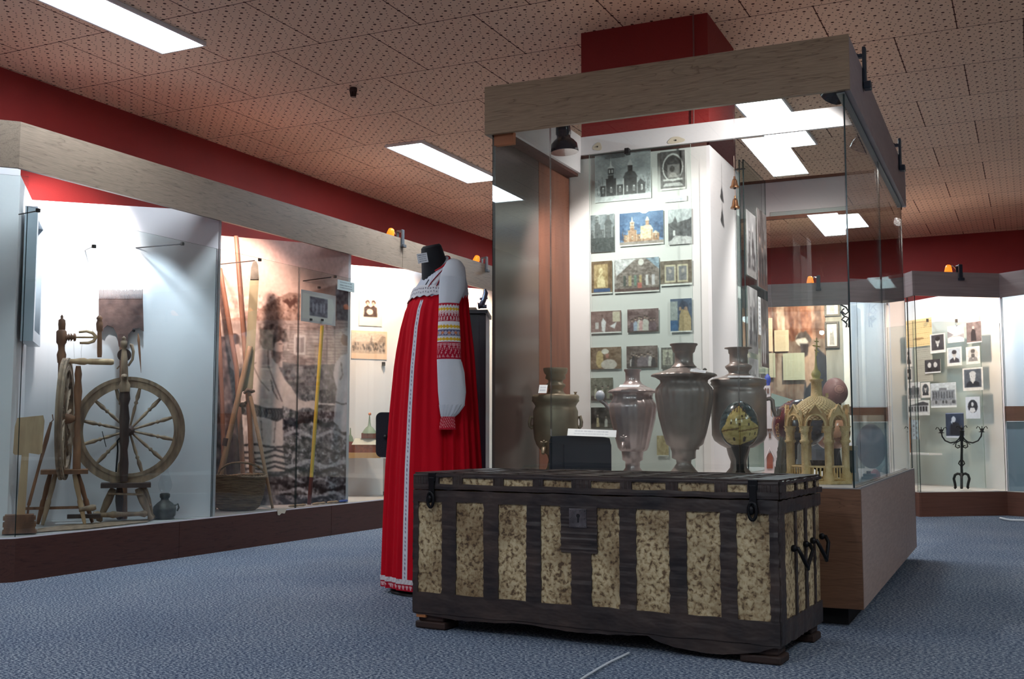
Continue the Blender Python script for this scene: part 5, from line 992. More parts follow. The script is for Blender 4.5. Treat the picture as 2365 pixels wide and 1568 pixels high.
# ------------------------------------------------------------------ photographs on the board inside the tall case
def W3(v): return np.array(v, float)
def church(cv, sky, wall, trim, roof, ground, x0=.1, x1=.9, base=.88, seed=1, tree=None):
    r = np.random.RandomState(seed); cv.rect(0, 0, 1, 1, sky); cv.noise(70, 3, 0, 0, 1, .8, seed); W = x1-x0; X = lambda u: x0+W*u
    if tree:
        for i in range(26):
            bx = r.choice([.04, .1, .9, .97, .2, .82])+r.randn()*.03; cv.line([(bx, .85), (bx+r.randn()*.04, .45+r.rand()*.25)], .006, tree, .7)
    cv.rect(X(0), base-.22, X(1), base, wall); cv.rect(X(.12), base-.36, X(.36), base, wall); cv.rect(X(.52), base-.34, X(.82), base, wall)
    cv.poly([(X(.50), base-.34), (X(.57), base-.46), (X(.67), base-.50), (X(.77), base-.46), (X(.84), base-.34)], roof); cv.rect(X(.62), base-.60, X(.72), base-.47, wall); cv.poly([(X(.61), base-.60), (X(.63), base-.67), (X(.67), base-.74), (X(.71), base-.67), (X(.73), base-.60)], trim)
    cv.rect(X(.17), base-.58, X(.30), base-.34, wall); cv.poly([(X(.15), base-.58), (X(.235), base-.64), (X(.32), base-.58)], trim); cv.poly([(X(.21), base-.60), (X(.235), base-.80), (X(.26), base-.60)], trim)
    cv.rect(X(.19), base-.55, X(.22), base-.48, trim); cv.rect(X(.25), base-.55, X(.28), base-.48, trim); cv.line([(X(.16), base-.44), (X(.31), base-.44)], .012, trim)
    for u in (.06, .24, .44, .60, .75, .92):
        cv.rect(X(u)-.014, base-.18, X(u)+.014, base-.07, trim); cv.rect(X(u)-.006, base-.16, X(u)+.006, base-.08, (40, 40, 44))
    for u in (.12, .36, .52, .82): cv.line([(X(u), base-.34), (X(u), base)], .010, trim)
    cv.poly([(X(.82), base-.22), (X(1.02), base-.2), (X(.9), base-.3)], roof); cv.rect(0, base, 1, 1, ground); cv.noise(30, 26, 0, base-.1, 1, 1, seed+3); cv.noise(16, 50, seed=seed+5); return cv
def group(cv, bg, cols, n, seed, floor=(90, 70, 66)):
    r = np.random.RandomState(seed); cv.rect(0, 0, 1, 1, bg); cv.noise(60, 5, seed=seed); cv.rect(0, .8, 1, 1, floor)
    for i in range(n):
        cx = .1+.8*(i+.5)/n+r.randn()*.02; h = .34+r.rand()*.14; c = cols[r.randint(len(cols))]
        cv.poly([(cx-.07, .95), (cx-.06, h+.16), (cx, h+.08), (cx+.06, h+.16), (cx+.07, .95)], c); cv.ell(cx, h, .032, .055, (196, 158, 138)); cv.ell(cx, h-.03, .034, .035, (70, 54, 48))
    cv.noise(30, 24, seed=seed+1); return cv
def icon(cv, edge, mid, fig, seed):
    cv.rect(0, 0, 1, 1, edge); cv.noise(40, 12, seed=seed); cv.rect(.12, .1, .8, .82, mid); cv.ell(.46, .3, .1, .1, fig); cv.poly([(.26, .8), (.3, .5), (.46, .38), (.62, .5), (.68, .8)], fig); cv.noise(60, 16, .12, .1, .8, .82, seed+1); return cv
def bport(cv, bg, coat, face, hair, beard=False, oval=False, seed=1):
    cv.rect(0, 0, 1, 1, (226, 224, 224)); 
    if oval: cv.ell(.5, .46, .36, .38, bg)
    else: cv.rect(.08, .06, .92, .86, bg)
    cv.poly([(.16, .84), (.2, .66), (.4, .56), (.6, .56), (.8, .66), (.84, .84)], coat); cv.poly([(.42, .56), (.5, .72), (.58, .56)], (222, 220, 220)); cv.ell(.5, .38, .14, .17, face); cv.ell(.5, .26, .16, .11, hair)
    cv.ell(.44, .37, .018, .012, (60, 56, 60)); cv.ell(.56, .37, .018, .012, (60, 56, 60)); cv.line([(.5, .38), (.51, .44)], .012, (150, 146, 146)); cv.line([(.46, .48), (.54, .48)], .012, (110, 104, 106))
    if beard: cv.ell(.5, .52, .13, .12, hair)
    cv.noise(24, 18, seed=seed); return cv
def on_board(name, cv, x0, y0, x1, y1, label, v=PV-.007, cap=True):
    tl = atv(x0, y0, v); tr = atv(x1, y0, v); bl = atv(x0, y1, v); r_ = E3(-EU)*float(np.dot(tr-tl, E3(-EU))); o = picture(name, cv, tl, r_, np.array([0, 0, bl[2]-tl[2]]), None, .0015); return tag(o, label, 'photograph')
BWS = (204, 210, 214)
PH = []
PH.append((church(Cv(130, 112), (176, 184, 190), (58, 58, 62), (226, 228, 230), (74, 74, 78), (200, 204, 208), tree=(90, 92, 96), seed=2), 1374, 360, 1503, 469, 'largest black and white photograph, a church with bell tower and onion dome'))
c = Cv(56, 84, (96, 92, 94)); c.noise(30, 14, seed=3); c.ell(.5, .42, .42, .36, (226, 224, 222)); c.ell(.5, .43, .37, .32, (70, 66, 68)); c.rect(.28, .34, .78, .7, (128, 122, 122)); c.ell(.48, .46, .1, .08, (60, 54, 54)); c.poly([(.34, .68), (.4, .56), (.6, .56), (.7, .68)], (176, 168, 164)); c.rect(.1, .72, .9, .76, (214, 212, 210)); c.poly([(.1, .9), (.2, .82), (.8, .82), (.95, .92)], (190, 188, 188)); c.rect(0, .955, 1, 1, (226, 224, 218)); c.noise(30, 20, seed=5)
PH.append((c, 1525, 352, 1582, 441, 'black and white photograph of an icon in an arched niche'))
PH.append((church(Cv(56, 90), (120, 128, 136), (78, 82, 86), (176, 182, 186), (66, 70, 74), (56, 62, 64), .02, 1.1, .62, 7), 1364, 498, 1419, 584, 'tall grey photograph of a domed church behind dark bushes'))
c = church(Cv(104, 80), (54, 104, 168), (176, 118, 76), (232, 214, 180), (208, 190, 160), (150, 132, 122), seed=9, tree=(84, 52, 46)); c.rect(.48, .42, .72, .8, (226, 200, 150)); c.noise(60, 24, 0, .3, 1, .9, 4); c.rect(0, .96, 1, 1, (230, 230, 226))
PH.append((c, 1431, 494, 1532, 570, 'colour photograph of a brick church under a deep blue sky'))
c = Cv(54, 84, (172, 180, 186)); c.noise(20, 4, seed=3); c.poly([(0, .4), (.2, .35), (.3, .2), (.4, .38), (.9, .3), (1, .25), (1, .9), (0, .9)], (66, 66, 72)); c.poly([(.0, .95), (.3, .75), (.8, .78), (1, .82), (1, 1), (0, 1)], (176, 174, 176)); c.rect(.2, .6, .3, .75, (210, 210, 212)); c.noise(50, 18, seed=6)
PH.append((c, 1543, 485, 1597, 566, 'black and white photograph of a tree-lined lane to a church'))
c = icon(Cv(48, 74), (120, 84, 50), (186, 146, 84), (226, 196, 130), 4); c.rect(.1, .84, .9, .94, (46, 78, 140)); c.rect(0, .96, 1, 1, (226, 226, 222))
PH.append((c, 1366, 605, 1414, 680, 'colour photograph of a golden carved icon'))
c = Cv(104, 82, (140, 128, 124)); c.poly([(0, 0), (.5, .02), (.04, .5)], (198, 196, 200)); c.poly([(1, 0), (.7, .02), (1, .4)], (120, 148, 172)); c.poly([(.05, .5), (.45, .05), (.75, .05), (1, .35), (1, .9), (.05, .9)], (122, 106, 98)); c.noise(60, 22, seed=8)
for i, x in enumerate((.2, .32, .44, .56, .7, .84)): c.rect(x, .5, x+.06, .8, ((74, 80, 74), (170, 150, 100), (96, 130, 110), (180, 150, 90), (200, 196, 196), (190, 184, 190))[i])
c.ell(.6, .12, .06, .1, (220, 214, 206)); c.rect(.52, .72, .62, .9, (190, 84, 70)); c.rect(0, .88, 1, .96, (96, 66, 62)); c.rect(0, .96, 1, 1, (228, 228, 224)); c.noise(24, 40, seed=2)
PH.append((c, 1419, 600, 1522, 678, 'wide colour photograph of a church interior with iconostasis and chandelier'))
c = Cv(72, 56, (110, 92, 74)); c.noise(40, 12, seed=4)
for x in (.14, .54): c.rect(x, .16, x+.34, .88, (206, 190, 150)); c.rect(x+.04, .24, x+.3, .8, (118, 116, 122)); c.ell(x+.17, .42, .05, .09, (172, 160, 150))
c.rect(0, .93, 1, 1, (230, 230, 226)); c.noise(30, 20, seed=5); PH.append((c, 1525, 604, 1598, 661, 'colour photograph of two icons in gilded frames side by side'))
c = Cv(70, 50, (140, 100, 96)); c.noise(30, 6, seed=2); c.rect(.72, .05, .96, .5, (206, 190, 160)); c.poly([(.36, .9), (.34, .5), (.4, .3), (.5, .5), (.46, .95)], (220, 216, 222)); c.poly([(.62, .7), (.85, .5), (.78, .8)], (220, 218, 224)); c.ell(.38, .22, .04, .06, (120, 84, 76)); c.rect(.14, .5, .26, .8, (200, 190, 190)); c.rect(0, .95, 1, 1, (228, 226, 224)); c.noise(24, 24, seed=3)
PH.append((c, 1365, 720, 1435, 771, 'faded colour photograph of a priest in white at a table'))
PH.append((group(Cv(72, 54), (120, 88, 88), [(210, 150, 150), (150, 168, 200), (196, 190, 180), (110, 80, 90)], 8, 4), 1449, 715, 1521, 768, 'faded colour photograph of a crowd inside a church'))
c = Cv(50, 78, (64, 84, 120)); c.noise(30, 10, seed=4); c.rect(0, .08, .34, .64, (150, 160, 160)); c.rect(0, .66, .34, .98, (40, 92, 156)); c.ell(.62, .34, .24, .26, (50, 60, 90)); c.poly([(.38, .98), (.42, .5), (.52, .32), (.8, .34), (.96, .6), (.96, .98)], (186, 154, 98)); c.ell(.46, .3, .07, .06, (170, 130, 100)); c.ell(.72, .3, .08, .06, (160, 120, 96)); c.rect(0, .965, 1, 1, (228, 228, 226)); c.noise(30, 20, seed=9)
PH.append((c, 1548, 691, 1598, 768, 'tall colour photograph of priests in golden robes'))
c = Cv(70, 50, (136, 100, 74)); c.noise(40, 6, seed=3); c.ell(.3, .55, .12, .4, (206, 168, 100)); c.ell(.48, .2, .12, .12, (226, 214, 200)); c.ell(.6, .8, .26, .24, (206, 190, 180)); c.rect(.5, .3, .6, .5, (190, 110, 90)); c.noise(30, 20, seed=4)
PH.append((c, 1364, 803, 1435, 853, 'brownish colour photograph of a gilded censer and robes'))
PH.append((group(Cv(72, 50), (120, 96, 90), [(90, 70, 70), (70, 60, 64), (200, 190, 190), (130, 110, 120)], 9, 7), 1447, 800, 1519, 850, 'faded photograph of a standing crowd above the ribbed samovar'))
PH.append((icon(Cv(36, 50), (110, 104, 96), (190, 184, 160), (140, 130, 120), 6), 1527, 803, 1560, 852, 'photograph half hidden behind the tallest samovar neck'))
PH.append((group(Cv(52, 52), (124, 116, 100), [(206, 196, 170), (150, 140, 120)], 3, 8), 1364, 873, 1416, 924, 'pale photograph of figures just left of the ribbed samovar lid'))
PH.append((group(Cv(52, 50), (66, 56, 52), [(200, 194, 186), (206, 180, 130)], 2, 12, (90, 76, 66)), 1365, 941, 1416, 989, 'dark photograph of two figures in pale clothes above the label card'))
c = Cv(26, 46, (196, 168, 110)); c.noise(50, 8, seed=4); c.rect(0, .95, 1, 1, (230, 230, 226)); PH.append((c, 1517, 1006, 1544, 1053, 'small yellow-brown photograph low between two samovars'))
for cv_, x0, y0, x1, y1, lb in PH:
    g_ = cv_.a.mean(2, keepdims=True); cv_.a = cv_.a*.68+g_*.32; cv_.noise(26, 30, seed=int(x0)); cv_.a = cv_.a*.9+18
    on_board('photo_print', cv_, x0, y0, x1, y1, lb)
o = on_board('caption_card', textcard(60, 16, 3, fg=(130, 140, 165), seed=4), 1534, 456, 1586, 468, 'white caption card between the niche photograph and the lane photograph'); o['category'] = 'card'
# clear sheet clipped over the photographs
e = empty('glass_sheet', cs(1.1, PV-.04, .5), 'clear sheet clipped over the photographs inside the tall case', 'glass sheet')
a = atv(1363, 700, PV-.04); b_ = atv(1600, 700, PV-.04); zt = atv(1480, 345, PV-.04)[2]
glass_slab(a, b_, .49, zt).build('pane', [M_GL, mat('pale_glass_edge', S(150, 168, 160), .3)], e)
q_ = atv(1449, 350, PV-.036); b = MB(); b.obox(q_, E3(EU), E3(EV), (0, 0, 1), .022, .03, .03); b.build('clip', M_BLK, e, bevel=.002)
b = MB(); b.tube([atv(1366, 359, PV-.027), atv(1570, 336, PV-.027)], .003, 6); b.build('rod', M_BLK, e)
for (x, y, w_, h_, lb) in ((1380, 339, 26, 22, 'left round yellowed tape patch on the white top rail'), (1561, 324, 46, 18, 'right long yellowed tape patch on the white top rail')):
    q_ = atv(x, y, PV-.021); kk = .0018; pts = []
    for i in range(18): a_ = 2*math.pi*i/18; r_ = 1+.14*math.sin(3*a_+x); pts.append(q_+E3(-EU)*math.cos(a_)*w_/2*kk*r_+np.array([0, 0, math.sin(a_)*h_/2*kk*r_]))
    o = MB().prism(pts, E3(-EV)*.001).build('tape_patch', mat('yellowed_tape', S(206, 196, 176), .7)); tag(o, lb, 'tape')
    b = MB(); b.rev(q_-E3(EV)*.001, q_-E3(EV)*.005, [(0, .004), (1, .003)], 8); b.build('screw', M_BLK, o)
# glass sheet with pictures on the right side of the white box
US = .70
def atS(x, y): return atu(x, y, US)
pA = atS(1720, 600); pB = atS(1770, 600); zt = atS(1720, 372)[2]
e = empty('glass_sheet', (*((pA+pB)/2)[:2], .49), 'tall glass sheet of photographs standing off the right side of the white box', 'glass sheet')
glass_slab(pA, pB, .49, zt).build('pane', [M_GL, M_GE], e)
glass_slab(pA+E3(EU)*.02, pB+E3(EU)*.02, .49, zt).build('pane', [M_GL, M_GE], e)
dirS = (pB-pA); dirS[2] = 0; LS = np.linalg.norm(dirS); dirS = dirS/LS
b = MB(); b.tube([pA+np.array([0, 0, zt-.05-pA[2]])+E3(EU)*.06, pA+np.array([0, 0, zt-.05-pA[2]])-E3(EU)*.01], .004, 6); b.build('rod', M_BLK, e)
sd = [(.04, .46, .18, .42, 3), (.52, .97, .14, .44, 5), (.04, .46, .46, .70, 7), (.62, .97, .48, .74, 9), (.04, .46, .72, .92, 11), (.54, .97, .77, .95, 13)]
zb_ = .95
for i, (u0, u1, v0, v1, sdd) in enumerate(sd):
    cvv = group(Cv(40, 60), (104, 98, 98), [(60, 56, 58), (150, 146, 148), (200, 196, 196)], 3, sdd) if i % 2 else church(Cv(40, 60), (150, 150, 152), (80, 78, 80), (190, 188, 188), (70, 68, 70), (130, 128, 128), seed=sdd)
    tl = pA+dirS*LS*u0+E3(-EU)*.006; tl[2] = zt-(zt-zb_)*v0*1.25; o = picture('photo_print', cvv, tl, dirS*LS*(u1-u0), np.array([0, 0, -(zt-zb_)*(v1-v0)*1.25]), None, .001)
    tag(o, 'black and white print on the side glass sheet, '+('upper near', 'upper far', 'middle near', 'middle far', 'lower near', 'lower far')[i]+' corner', 'photograph')
tl = pA+dirS*LS*.5+E3(-EU)*.006; tl[2] = zt-(zt-zb_)*.6; o = picture('caption_card', textcard(20, 40, 8), tl, dirS*LS*.11, np.array([0, 0, -.2]), None, .001); tag(o, 'narrow white caption strip between the prints of the side glass sheet', 'card')
# two bronze bells on a cord
M_BRZ = mat('bronze', S(176, 128, 92), .35, .85, var=S(120, 84, 58), scale=(20, 20, 20)); BL0 = lambda x, y: atu(x, y, .70)*0+atv(x, y, 1.02)
for i, (x, y0, y1, hw, lb) in enumerate(((1696.5, 413, 434, 10.5, 'upper small bronze bell on a cord beside the white box'), (1698, 458, 482, 10.5, 'lower small bronze bell on the same cord beside the white box'))):
    q0_ = BL0(x, y0); q1_ = BL0(x, y1); r_ = hw*.00215; e = empty('bell', q1_, lb, 'bell', 'two bronze bells on a cord')
    h_ = q0_[2]-q1_[2]; b = MB(); b.lathe(q1_[0], q1_[1], [(r_*.95, q1_[2]), (r_, q1_[2]+.004), (r_*.72, q1_[2]+h_*.3), (r_*.55, q1_[2]+h_*.75), (r_*.4, q1_[2]+h_*.95), (r_*.1, q1_[2]+h_)], 24); b.build('bell_body', M_BRZ, e)
    b = MB(); b.rev(q1_+[0, 0, h_], q1_+[0, 0, h_+.012], [(0, .005), (1, .004)], 8); b.build('loop', M_BRZ, e)
    b = MB(); b.sph((q1_[0], q1_[1], q1_[2]-.001), .006, 8, 6); b.build('clapper', M_IRON, e)
b = MB(); b.tube([BL0(1695, 360), BL0(1696.5, 412)], .0015, 6); b.tube([BL0(1697, 434.5), BL0(1698, 457)], .0015, 6); tag(b.build('cord', mat('pale_cord', S(206, 186, 170), .8)), 'pale cord the two bronze bells hang from', 'cord')
# ------------------------------------------------------------------ exhibits standing on the tall case's deck
DZ = .487
def at_uv(px, v): p = atv(px, 1080, v); return At(p[0], p[1])
M_BRS = mat('tarnished_brass', S(168, 152, 128), .42, .35, var=S(118, 104, 86), scale=(9, 9, 9), bump=.15); M_SLV = mat('dull_nickel', S(206, 192, 192), .28, .5, var=S(162, 148, 146), scale=(8, 8, 8)); M_GUN = mat('dark_patinated_brass', S(176, 162, 156), .36, .38, var=S(138, 124, 118), scale=(8, 8, 8)); M_CARD = mat('white_card', S(232, 232, 238), .6)
def lathe_px(A_, cx, rows, b=None, n=48, mod=None, base=True):
    pr = A_.prof(cx, rows); ax = A_.axis(cx, rows[0][0])
    if base: pr = pr[:-1]+[(pr[-1][0], DZ)] if pr[-1][1] > DZ+.03 else pr[:-1]+[(pr[-1][0], DZ)]
    b = b or MB(); return b.lathe(ax[0], ax[1], pr[::-1], n, mod), ax
def samovar(px, v, label, m_, body, chim, foot, mod=None):
    A_ = at_uv(px, v); ax = A_.axis(px, 1000); e = empty('samovar', (ax[0], ax[1], DZ), label, 'samovar')
    b, _ = lathe_px(A_, px, foot, n=40); b.build('foot', m_, e)
    b, _ = lathe_px(A_, px, body, n=96, mod=mod, base=False); b.build('body', m_, e)
    b, _ = lathe_px(A_, px, chim, n=40, base=False); b.build('chimney', m_, e); return e, A_
def loop_handle(A_, e, pts, r, m_, d=0.): MB().tube([A_.p(x, y, d) for x, y in pts], r, 10).build('handle', m_, e)
def faucet(A_, e, x, y, d0, m_):
    b = MB(); b.tube([A_.p(x, y, d0-.04), A_.p(x, y, d0+.02), A_.p(x-1, y+2, d0+.045), A_.p(x-2, y+12, d0+.055)], [.011, .011, .010, .007], 12); f_ = b.build('faucet', m_, e)
    b = MB(); b.tube([A_.p(x, y+2, d0+.03), A_.p(x, y-12, d0+.03)], .004, 8); b.tube([A_.p(x-8, y-15, d0+.03), A_.p(x, y-13, d0+.03), A_.p(x+8, y-15, d0+.03)], .0045, 8); b.sph(A_.p(x, y-17, d0+.03), .006, 8, 6); b.build('tap_key', m_, f_)
def card(A_, e_, x0, y0, x1, y1, d, label, tilt=0., top=None):
    tl = A_.p(x0, y0, d); tr = A_.p(x1, y0+tilt, d); bl = A_.p(x0-3, y1, d+.02); o = picture('label_card', textcard(70, 16, 2, fg=(170, 176, 190), seed=int(x0)), tl, tr-tl, bl-tl, None, .001); return tag(o, label, 'card')
e, A_ = samovar(1283, .37, 'squat tarnished brass samovar with ring handles at the left of the glass case', M_BRS,
    [(912, 52), (916, 55), (922, 54), (926, 55), (932, 50), (938, 47), (943, 49), (950, 52), (990, 52), (1012, 50), (1028, 44), (1040, 34), (1050, 20)],
    [(850, 28), (854, 28.5), (862, 26), (866, 22), (874, 24), (878, 17), (884, 17), (888, 23), (892, 23), (898, 17), (906, 19), (912, 26)], [(1048, 20), (1062, 16), (1080, 20), (1096, 30), (1104, 34)])
for s_ in (-1, 1): loop_handle(A_, e, [(1283+s_*50, 966), (1283+s_*57, 962), (1283+s_*60, 975), (1283+s_*59, 984), (1283+s_*56, 988), (1283+s_*50, 984)], .008, M_BRS)
faucet(A_, e, 1256, 1036, .09, M_BRS); b = MB(); b.rev(A_.p(1329, 913), A_.p(1329, 905), [(0, .006), (.6, .004), (1, .009)], 10); b.build('knob', M_BRS, e)
card(A_, e, 1246, 889, 1265, 908, .07, 'small card leaning on the lid of the squat brass samovar')
def flute(n_, amp): return lambda a, z, r: 1-amp*abs(math.sin(a*n_/2))
rib = lambda a, z, r: 1-.035*abs(math.sin(a*9))
e, A_ = samovar(1461, .47, 'silver samovar with ribbed tapering sides, faucet and wide brim', M_SLV,
    [(893, 34), (897, 44), (901, 54), (904, 58), (907, 58), (909, 48), (918, 46), (926, 50), (934, 56), (942, 57), (970, 52), (1010, 42), (1034, 36), (1040, 32), (1043, 25)],
    [(853, 20), (856, 20), (860, 17), (878, 17), (882, 19), (888, 24), (893, 34)], [(1041, 26), (1047, 25), (1062, 24), (1066, 17), (1080, 17), (1096, 30), (1104, 32)], lambda a, z, r: rib(a, z, r) if r < .124 and z < DZ+.42 else 1)
loop_handle(A_, e, [(1408, 945), (1398, 932), (1390, 926), (1384, 920)], .010, M_SLV); b = MB(); b.sph(A_.p(1386, 914), .022, 10, 8, (1, .8, 1.1)); b.build('handle_knob', mat('pale_ceramic', S(186, 190, 200), .3), e)
faucet(A_, e, 1440, 1024, .10, M_SLV)
card(A_, e, 1432, 889, 1478, 894, .09, 'card lying on the lid of the silver ribbed samovar')
e, A_ = samovar(1579, .30, 'tallest vase-shaped samovar with fluted sides and narrow neck', M_GUN,
    [(847, 24), (852, 36), (858, 52), (863, 72), (866, 77), (869, 77), (872, 66), (878, 56), (884, 55), (890, 60), (897, 66), (905, 68), (915, 68), (960, 61), (1000, 51), (1026, 43), (1032, 34), (1038, 33)],
    [(794, 32), (797, 32.5), (800, 29), (810, 26), (813, 25), (816, 21), (836, 21), (842, 24), (848, 30)], [(1037, 30), (1043, 28), (1058, 28), (1062, 18), (1070, 17), (1080, 24), (1096, 38), (1104, 40)], lambda a, z, r: 1-.035*abs(math.sin(a*12)) if z < 1.02 and z > DZ+.20 and r < .148 else 1)
card(A_, e, 1596, 852, 1632, 858, .12, 'card lying on the brim of the tallest samovar', 4)
b = MB(); b.rev(A_.p(1628, 862), A_.p(1628, 850), [(0, .006), (.5, .004), (.7, .009), (1, .004)], 10); b.build('knob', M_GUN, e)
e, A_ = samovar(1705, .46, 'broad barrel-shaped samovar standing behind the painted egg', M_GUN,
    [(868, 34), (872, 48), (876, 63), (879, 66), (884, 64), (888, 66), (893, 60), (898, 58), (903, 63), (912, 65), (1005, 64), (1018, 58), (1028, 44), (1034, 32)],
    [(803, 32), (805, 32.5), (807, 24), (816, 23), (818, 21), (838, 21), (841, 24), (846, 32), (851, 30), (856, 25), (862, 23), (868, 34)], [(1033, 28), (1050, 24), (1066, 18), (1080, 20), (1096, 34), (1104, 36)])
loop_handle(A_, e, [(1768, 922), (1778, 920), (1784, 925), (1786, 945), (1792, 960), (1798, 958), (1800, 945)], .009, M_GUN)
card(A_, e, 1682, 868, 1738, 872, .10, 'card lying on the lid of the broad samovar')
# black box with a card in front of the brass samovar
A_ = at_uv(1340, .22); e = empty('box', (*A_.p(1345, 1100)[:2], DZ), 'dark slate-coloured box with a sloping lid in front of the squat samovar', 'box'); M_SLT = mat('dark_slate_lacquer', S(44, 46, 58), .35)
abox(MB(), A_, 1301, 1411, DZ, A_.p(1300, 1025)[2], 0, -.10).build('body', M_SLT, e, bevel=.004)
pts = [A_.p(x, y) for x, y in ((1301, 1026), (1411, 1026), (1408, 1012), (1390, 1008), (1302, 1006), (1272, 1008), (1268, 1020))]; MB().prism(pts[::-1], A_.n*.09).build('lid', M_SLT, e)
abox(MB(), A_, 1268, 1302, DZ, A_.p(1300, 1022)[2], -.01, -.11).build('side_wedge', M_SLT, e)
tl = A_.p(1312, 990, .01); tr = A_.p(1424, 994, .01); bl = A_.p(1310, 1006, .04); o = picture('label_card', textcard(90, 18, 2, fg=(176, 182, 196)), tl, tr-tl, bl-tl, None, .001); tag(o, 'long white card resting on the dark slate box', 'card')
# painted eggs
def egg(px, y0, y1, hw, v, label, paint, stand=True, m_=None, std_m=None, nm='decorated_egg'):
    A_ = at_uv(px, v); ax = A_.p(px, y1); z0 = ax[2]; z1 = A_.p(px, y0)[2]; R_ = hw*A_.k(); e = empty(nm, (ax[0], ax[1], DZ if stand else z0), label, 'egg')
    n1, n2 = 150, 110; V = []; C_ = []; cv = paint
    for j in range(n2+1):
        ph = math.pi*j/n2; t = (1-math.cos(ph))/2; zz = z0+(z1-z0)*t; r_ = R_*math.sin(ph)*(1+.10*math.cos(ph)) if 0 < j < n2 else 1e-4
        for i in range(n1):
            a = 2*math.pi*i/n1; V.append((ax[0]+(A_.r*math.sin(a)-A_.n*math.cos(a))[0]*r_, ax[1]+(A_.r*math.sin(a)-A_.n*math.cos(a))[1]*r_, zz))
            u = (a/(2*math.pi)+.5) % 1; h, w_ = cv.h, cv.w; C_.append(cv.a[min(h-1, int((1-t)*h)), min(w_-1, int(u*w_))])
    b = MB(); b.add(V, [(j*n1+i, j*n1+(i+1) % n1, (j+1)*n1+(i+1) % n1, (j+1)*n1+i) for j in range(n2) for i in range(n1)], True); a_ = lin_arr(np.array(C_, float))
    b.build('egg_shell', m_ or attrmat('lacquered_paint', .18, 0, .6), e, colors=np.concatenate([a_, np.ones((len(a_), 1))], 1))
    if stand:
        b = MB(); b.lathe(ax[0], ax[1], [(R_*.55, DZ), (R_*.5, DZ+.01), (R_*.2, DZ+(z0-DZ)*.4), (R_*.22, DZ+(z0-DZ)*.7), (R_*.48, z0+.012)], 28, cap=False); b.build('stand', std_m or M_IRON, e)
    return e
cv = Cv(260, 150, (62, 76, 78)); cv.noise(40, 8, seed=2); OC = (206, 180, 110); DK = (70, 50, 36)
cv.rect(0, .86, 1, 1, (60, 40, 34)); X = lambda u: .5+(u-.5)*.36
cv.poly([(X(.05), .86), (X(.0), .6), (X(.15), .5), (X(.2), .32), (X(.3), .2), (X(.5), .1), (X(.62), .22), (X(.72), .3), (X(.78), .42), (X(1.), .52), (X(1.02), .74), (X(.8), .84), (X(.5), .92), (X(.2), .92)], OC); cv.noise(46, 26, .3, 0, .7, 1, 5)
cv.poly([(X(.0), .62), (X(.5), .56), (X(.5), .59), (X(.0), .66)], (120, 90, 50)); cv.poly([(X(.48), .62), (X(1.02), .54), (X(1.02), .57), (X(.48), .66)], (140, 108, 60)); cv.poly([(X(.46), .38), (X(.8), .34), (X(.8), .36), (X(.46), .41)], (130, 98, 56))
for u, v_ in ((.28, .18), (.36, .12), (.44, .14), (.52, .07), (.6, .14), (.66, .2)): cv.line([(X(u), v_), (X(u), v_+.1)], .008, (96, 66, 44)); cv.ell(X(u), v_, .008, .02, (120, 90, 80))
for u, v_ in ((.35, .8), (.62, .78), (.74, .7), (.9, .68), (.5, .5), (.3, .46), (.56, .32), (.66, .31), (.72, .5)): cv.rect(X(u)-.006, v_-.03, X(u)+.006, v_+.03, DK)
cv.ell(X(.62), .8, .014, .06, DK)
egg(1709, 926, 1036, 41, .12, 'painted egg with a yellow hilltop monastery on a dark stand', cv)
cv = Cv(220, 130, (66, 60, 66)); cv.noise(70, 10, seed=4); cv.rect(.30, 0, .415, 1, (84, 18, 34)); cv.poly([(.16, .3), (.30, .3), (.30, 1), (.2, 1)], (150, 108, 78)); cv.noise(40, 16, .16, .3, .3, 1, 6); cv.noise(60, 14, .42, 0, 1, 1, 7)
cv.line([(.30, 0), (.30, 1)], .006, (190, 140, 110)); cv.line([(.415, 0), (.415, 1)], .006, (190, 140, 110))
egg2 = egg(1846, 922, 1036, 53, .72, 'large dark red lacquered egg lettered in gold, left behind the wooden pavilion', cv)
cv = Cv(80, 60, (128, 84, 60)); cv.noise(60, 8, seed=9); cv.ell(.5, .4, .2, .3, (176, 130, 100)); cv.ell(.46, .35, .04, .06, (150, 40, 60)); egg(1922, 944, 1040, 35, 1.02, 'brown wrapped egg hidden behind the right columns of the wooden pavilion', cv)
cv = Cv(120, 90, (112, 84, 82)); r_ = np.random.RandomState(3)
for i in range(240): x, y = r_.rand(2); cv.line([(x, y), (x+.02*r_.randn(), y+.03*r_.randn())], .006, (84, 60, 60) if i % 2 else (142, 112, 106))
cv.ell(.56, .44, .075, .17, (84, 60, 60)); cv.ell(.56, .44, .068, .155, (136, 104, 98)); cv.ell(.56, .44, .045, .10, (96, 70, 70)); cv.ell(.56, .44, .038, .085, (140, 108, 100)); egg(1929.5, 872, 935, 24, 1.3, 'dark patterned egg on a tall stand, upper right behind the wooden pavilion', cv, m_=attrmat('matte_carved_egg', .5, 0, .3))
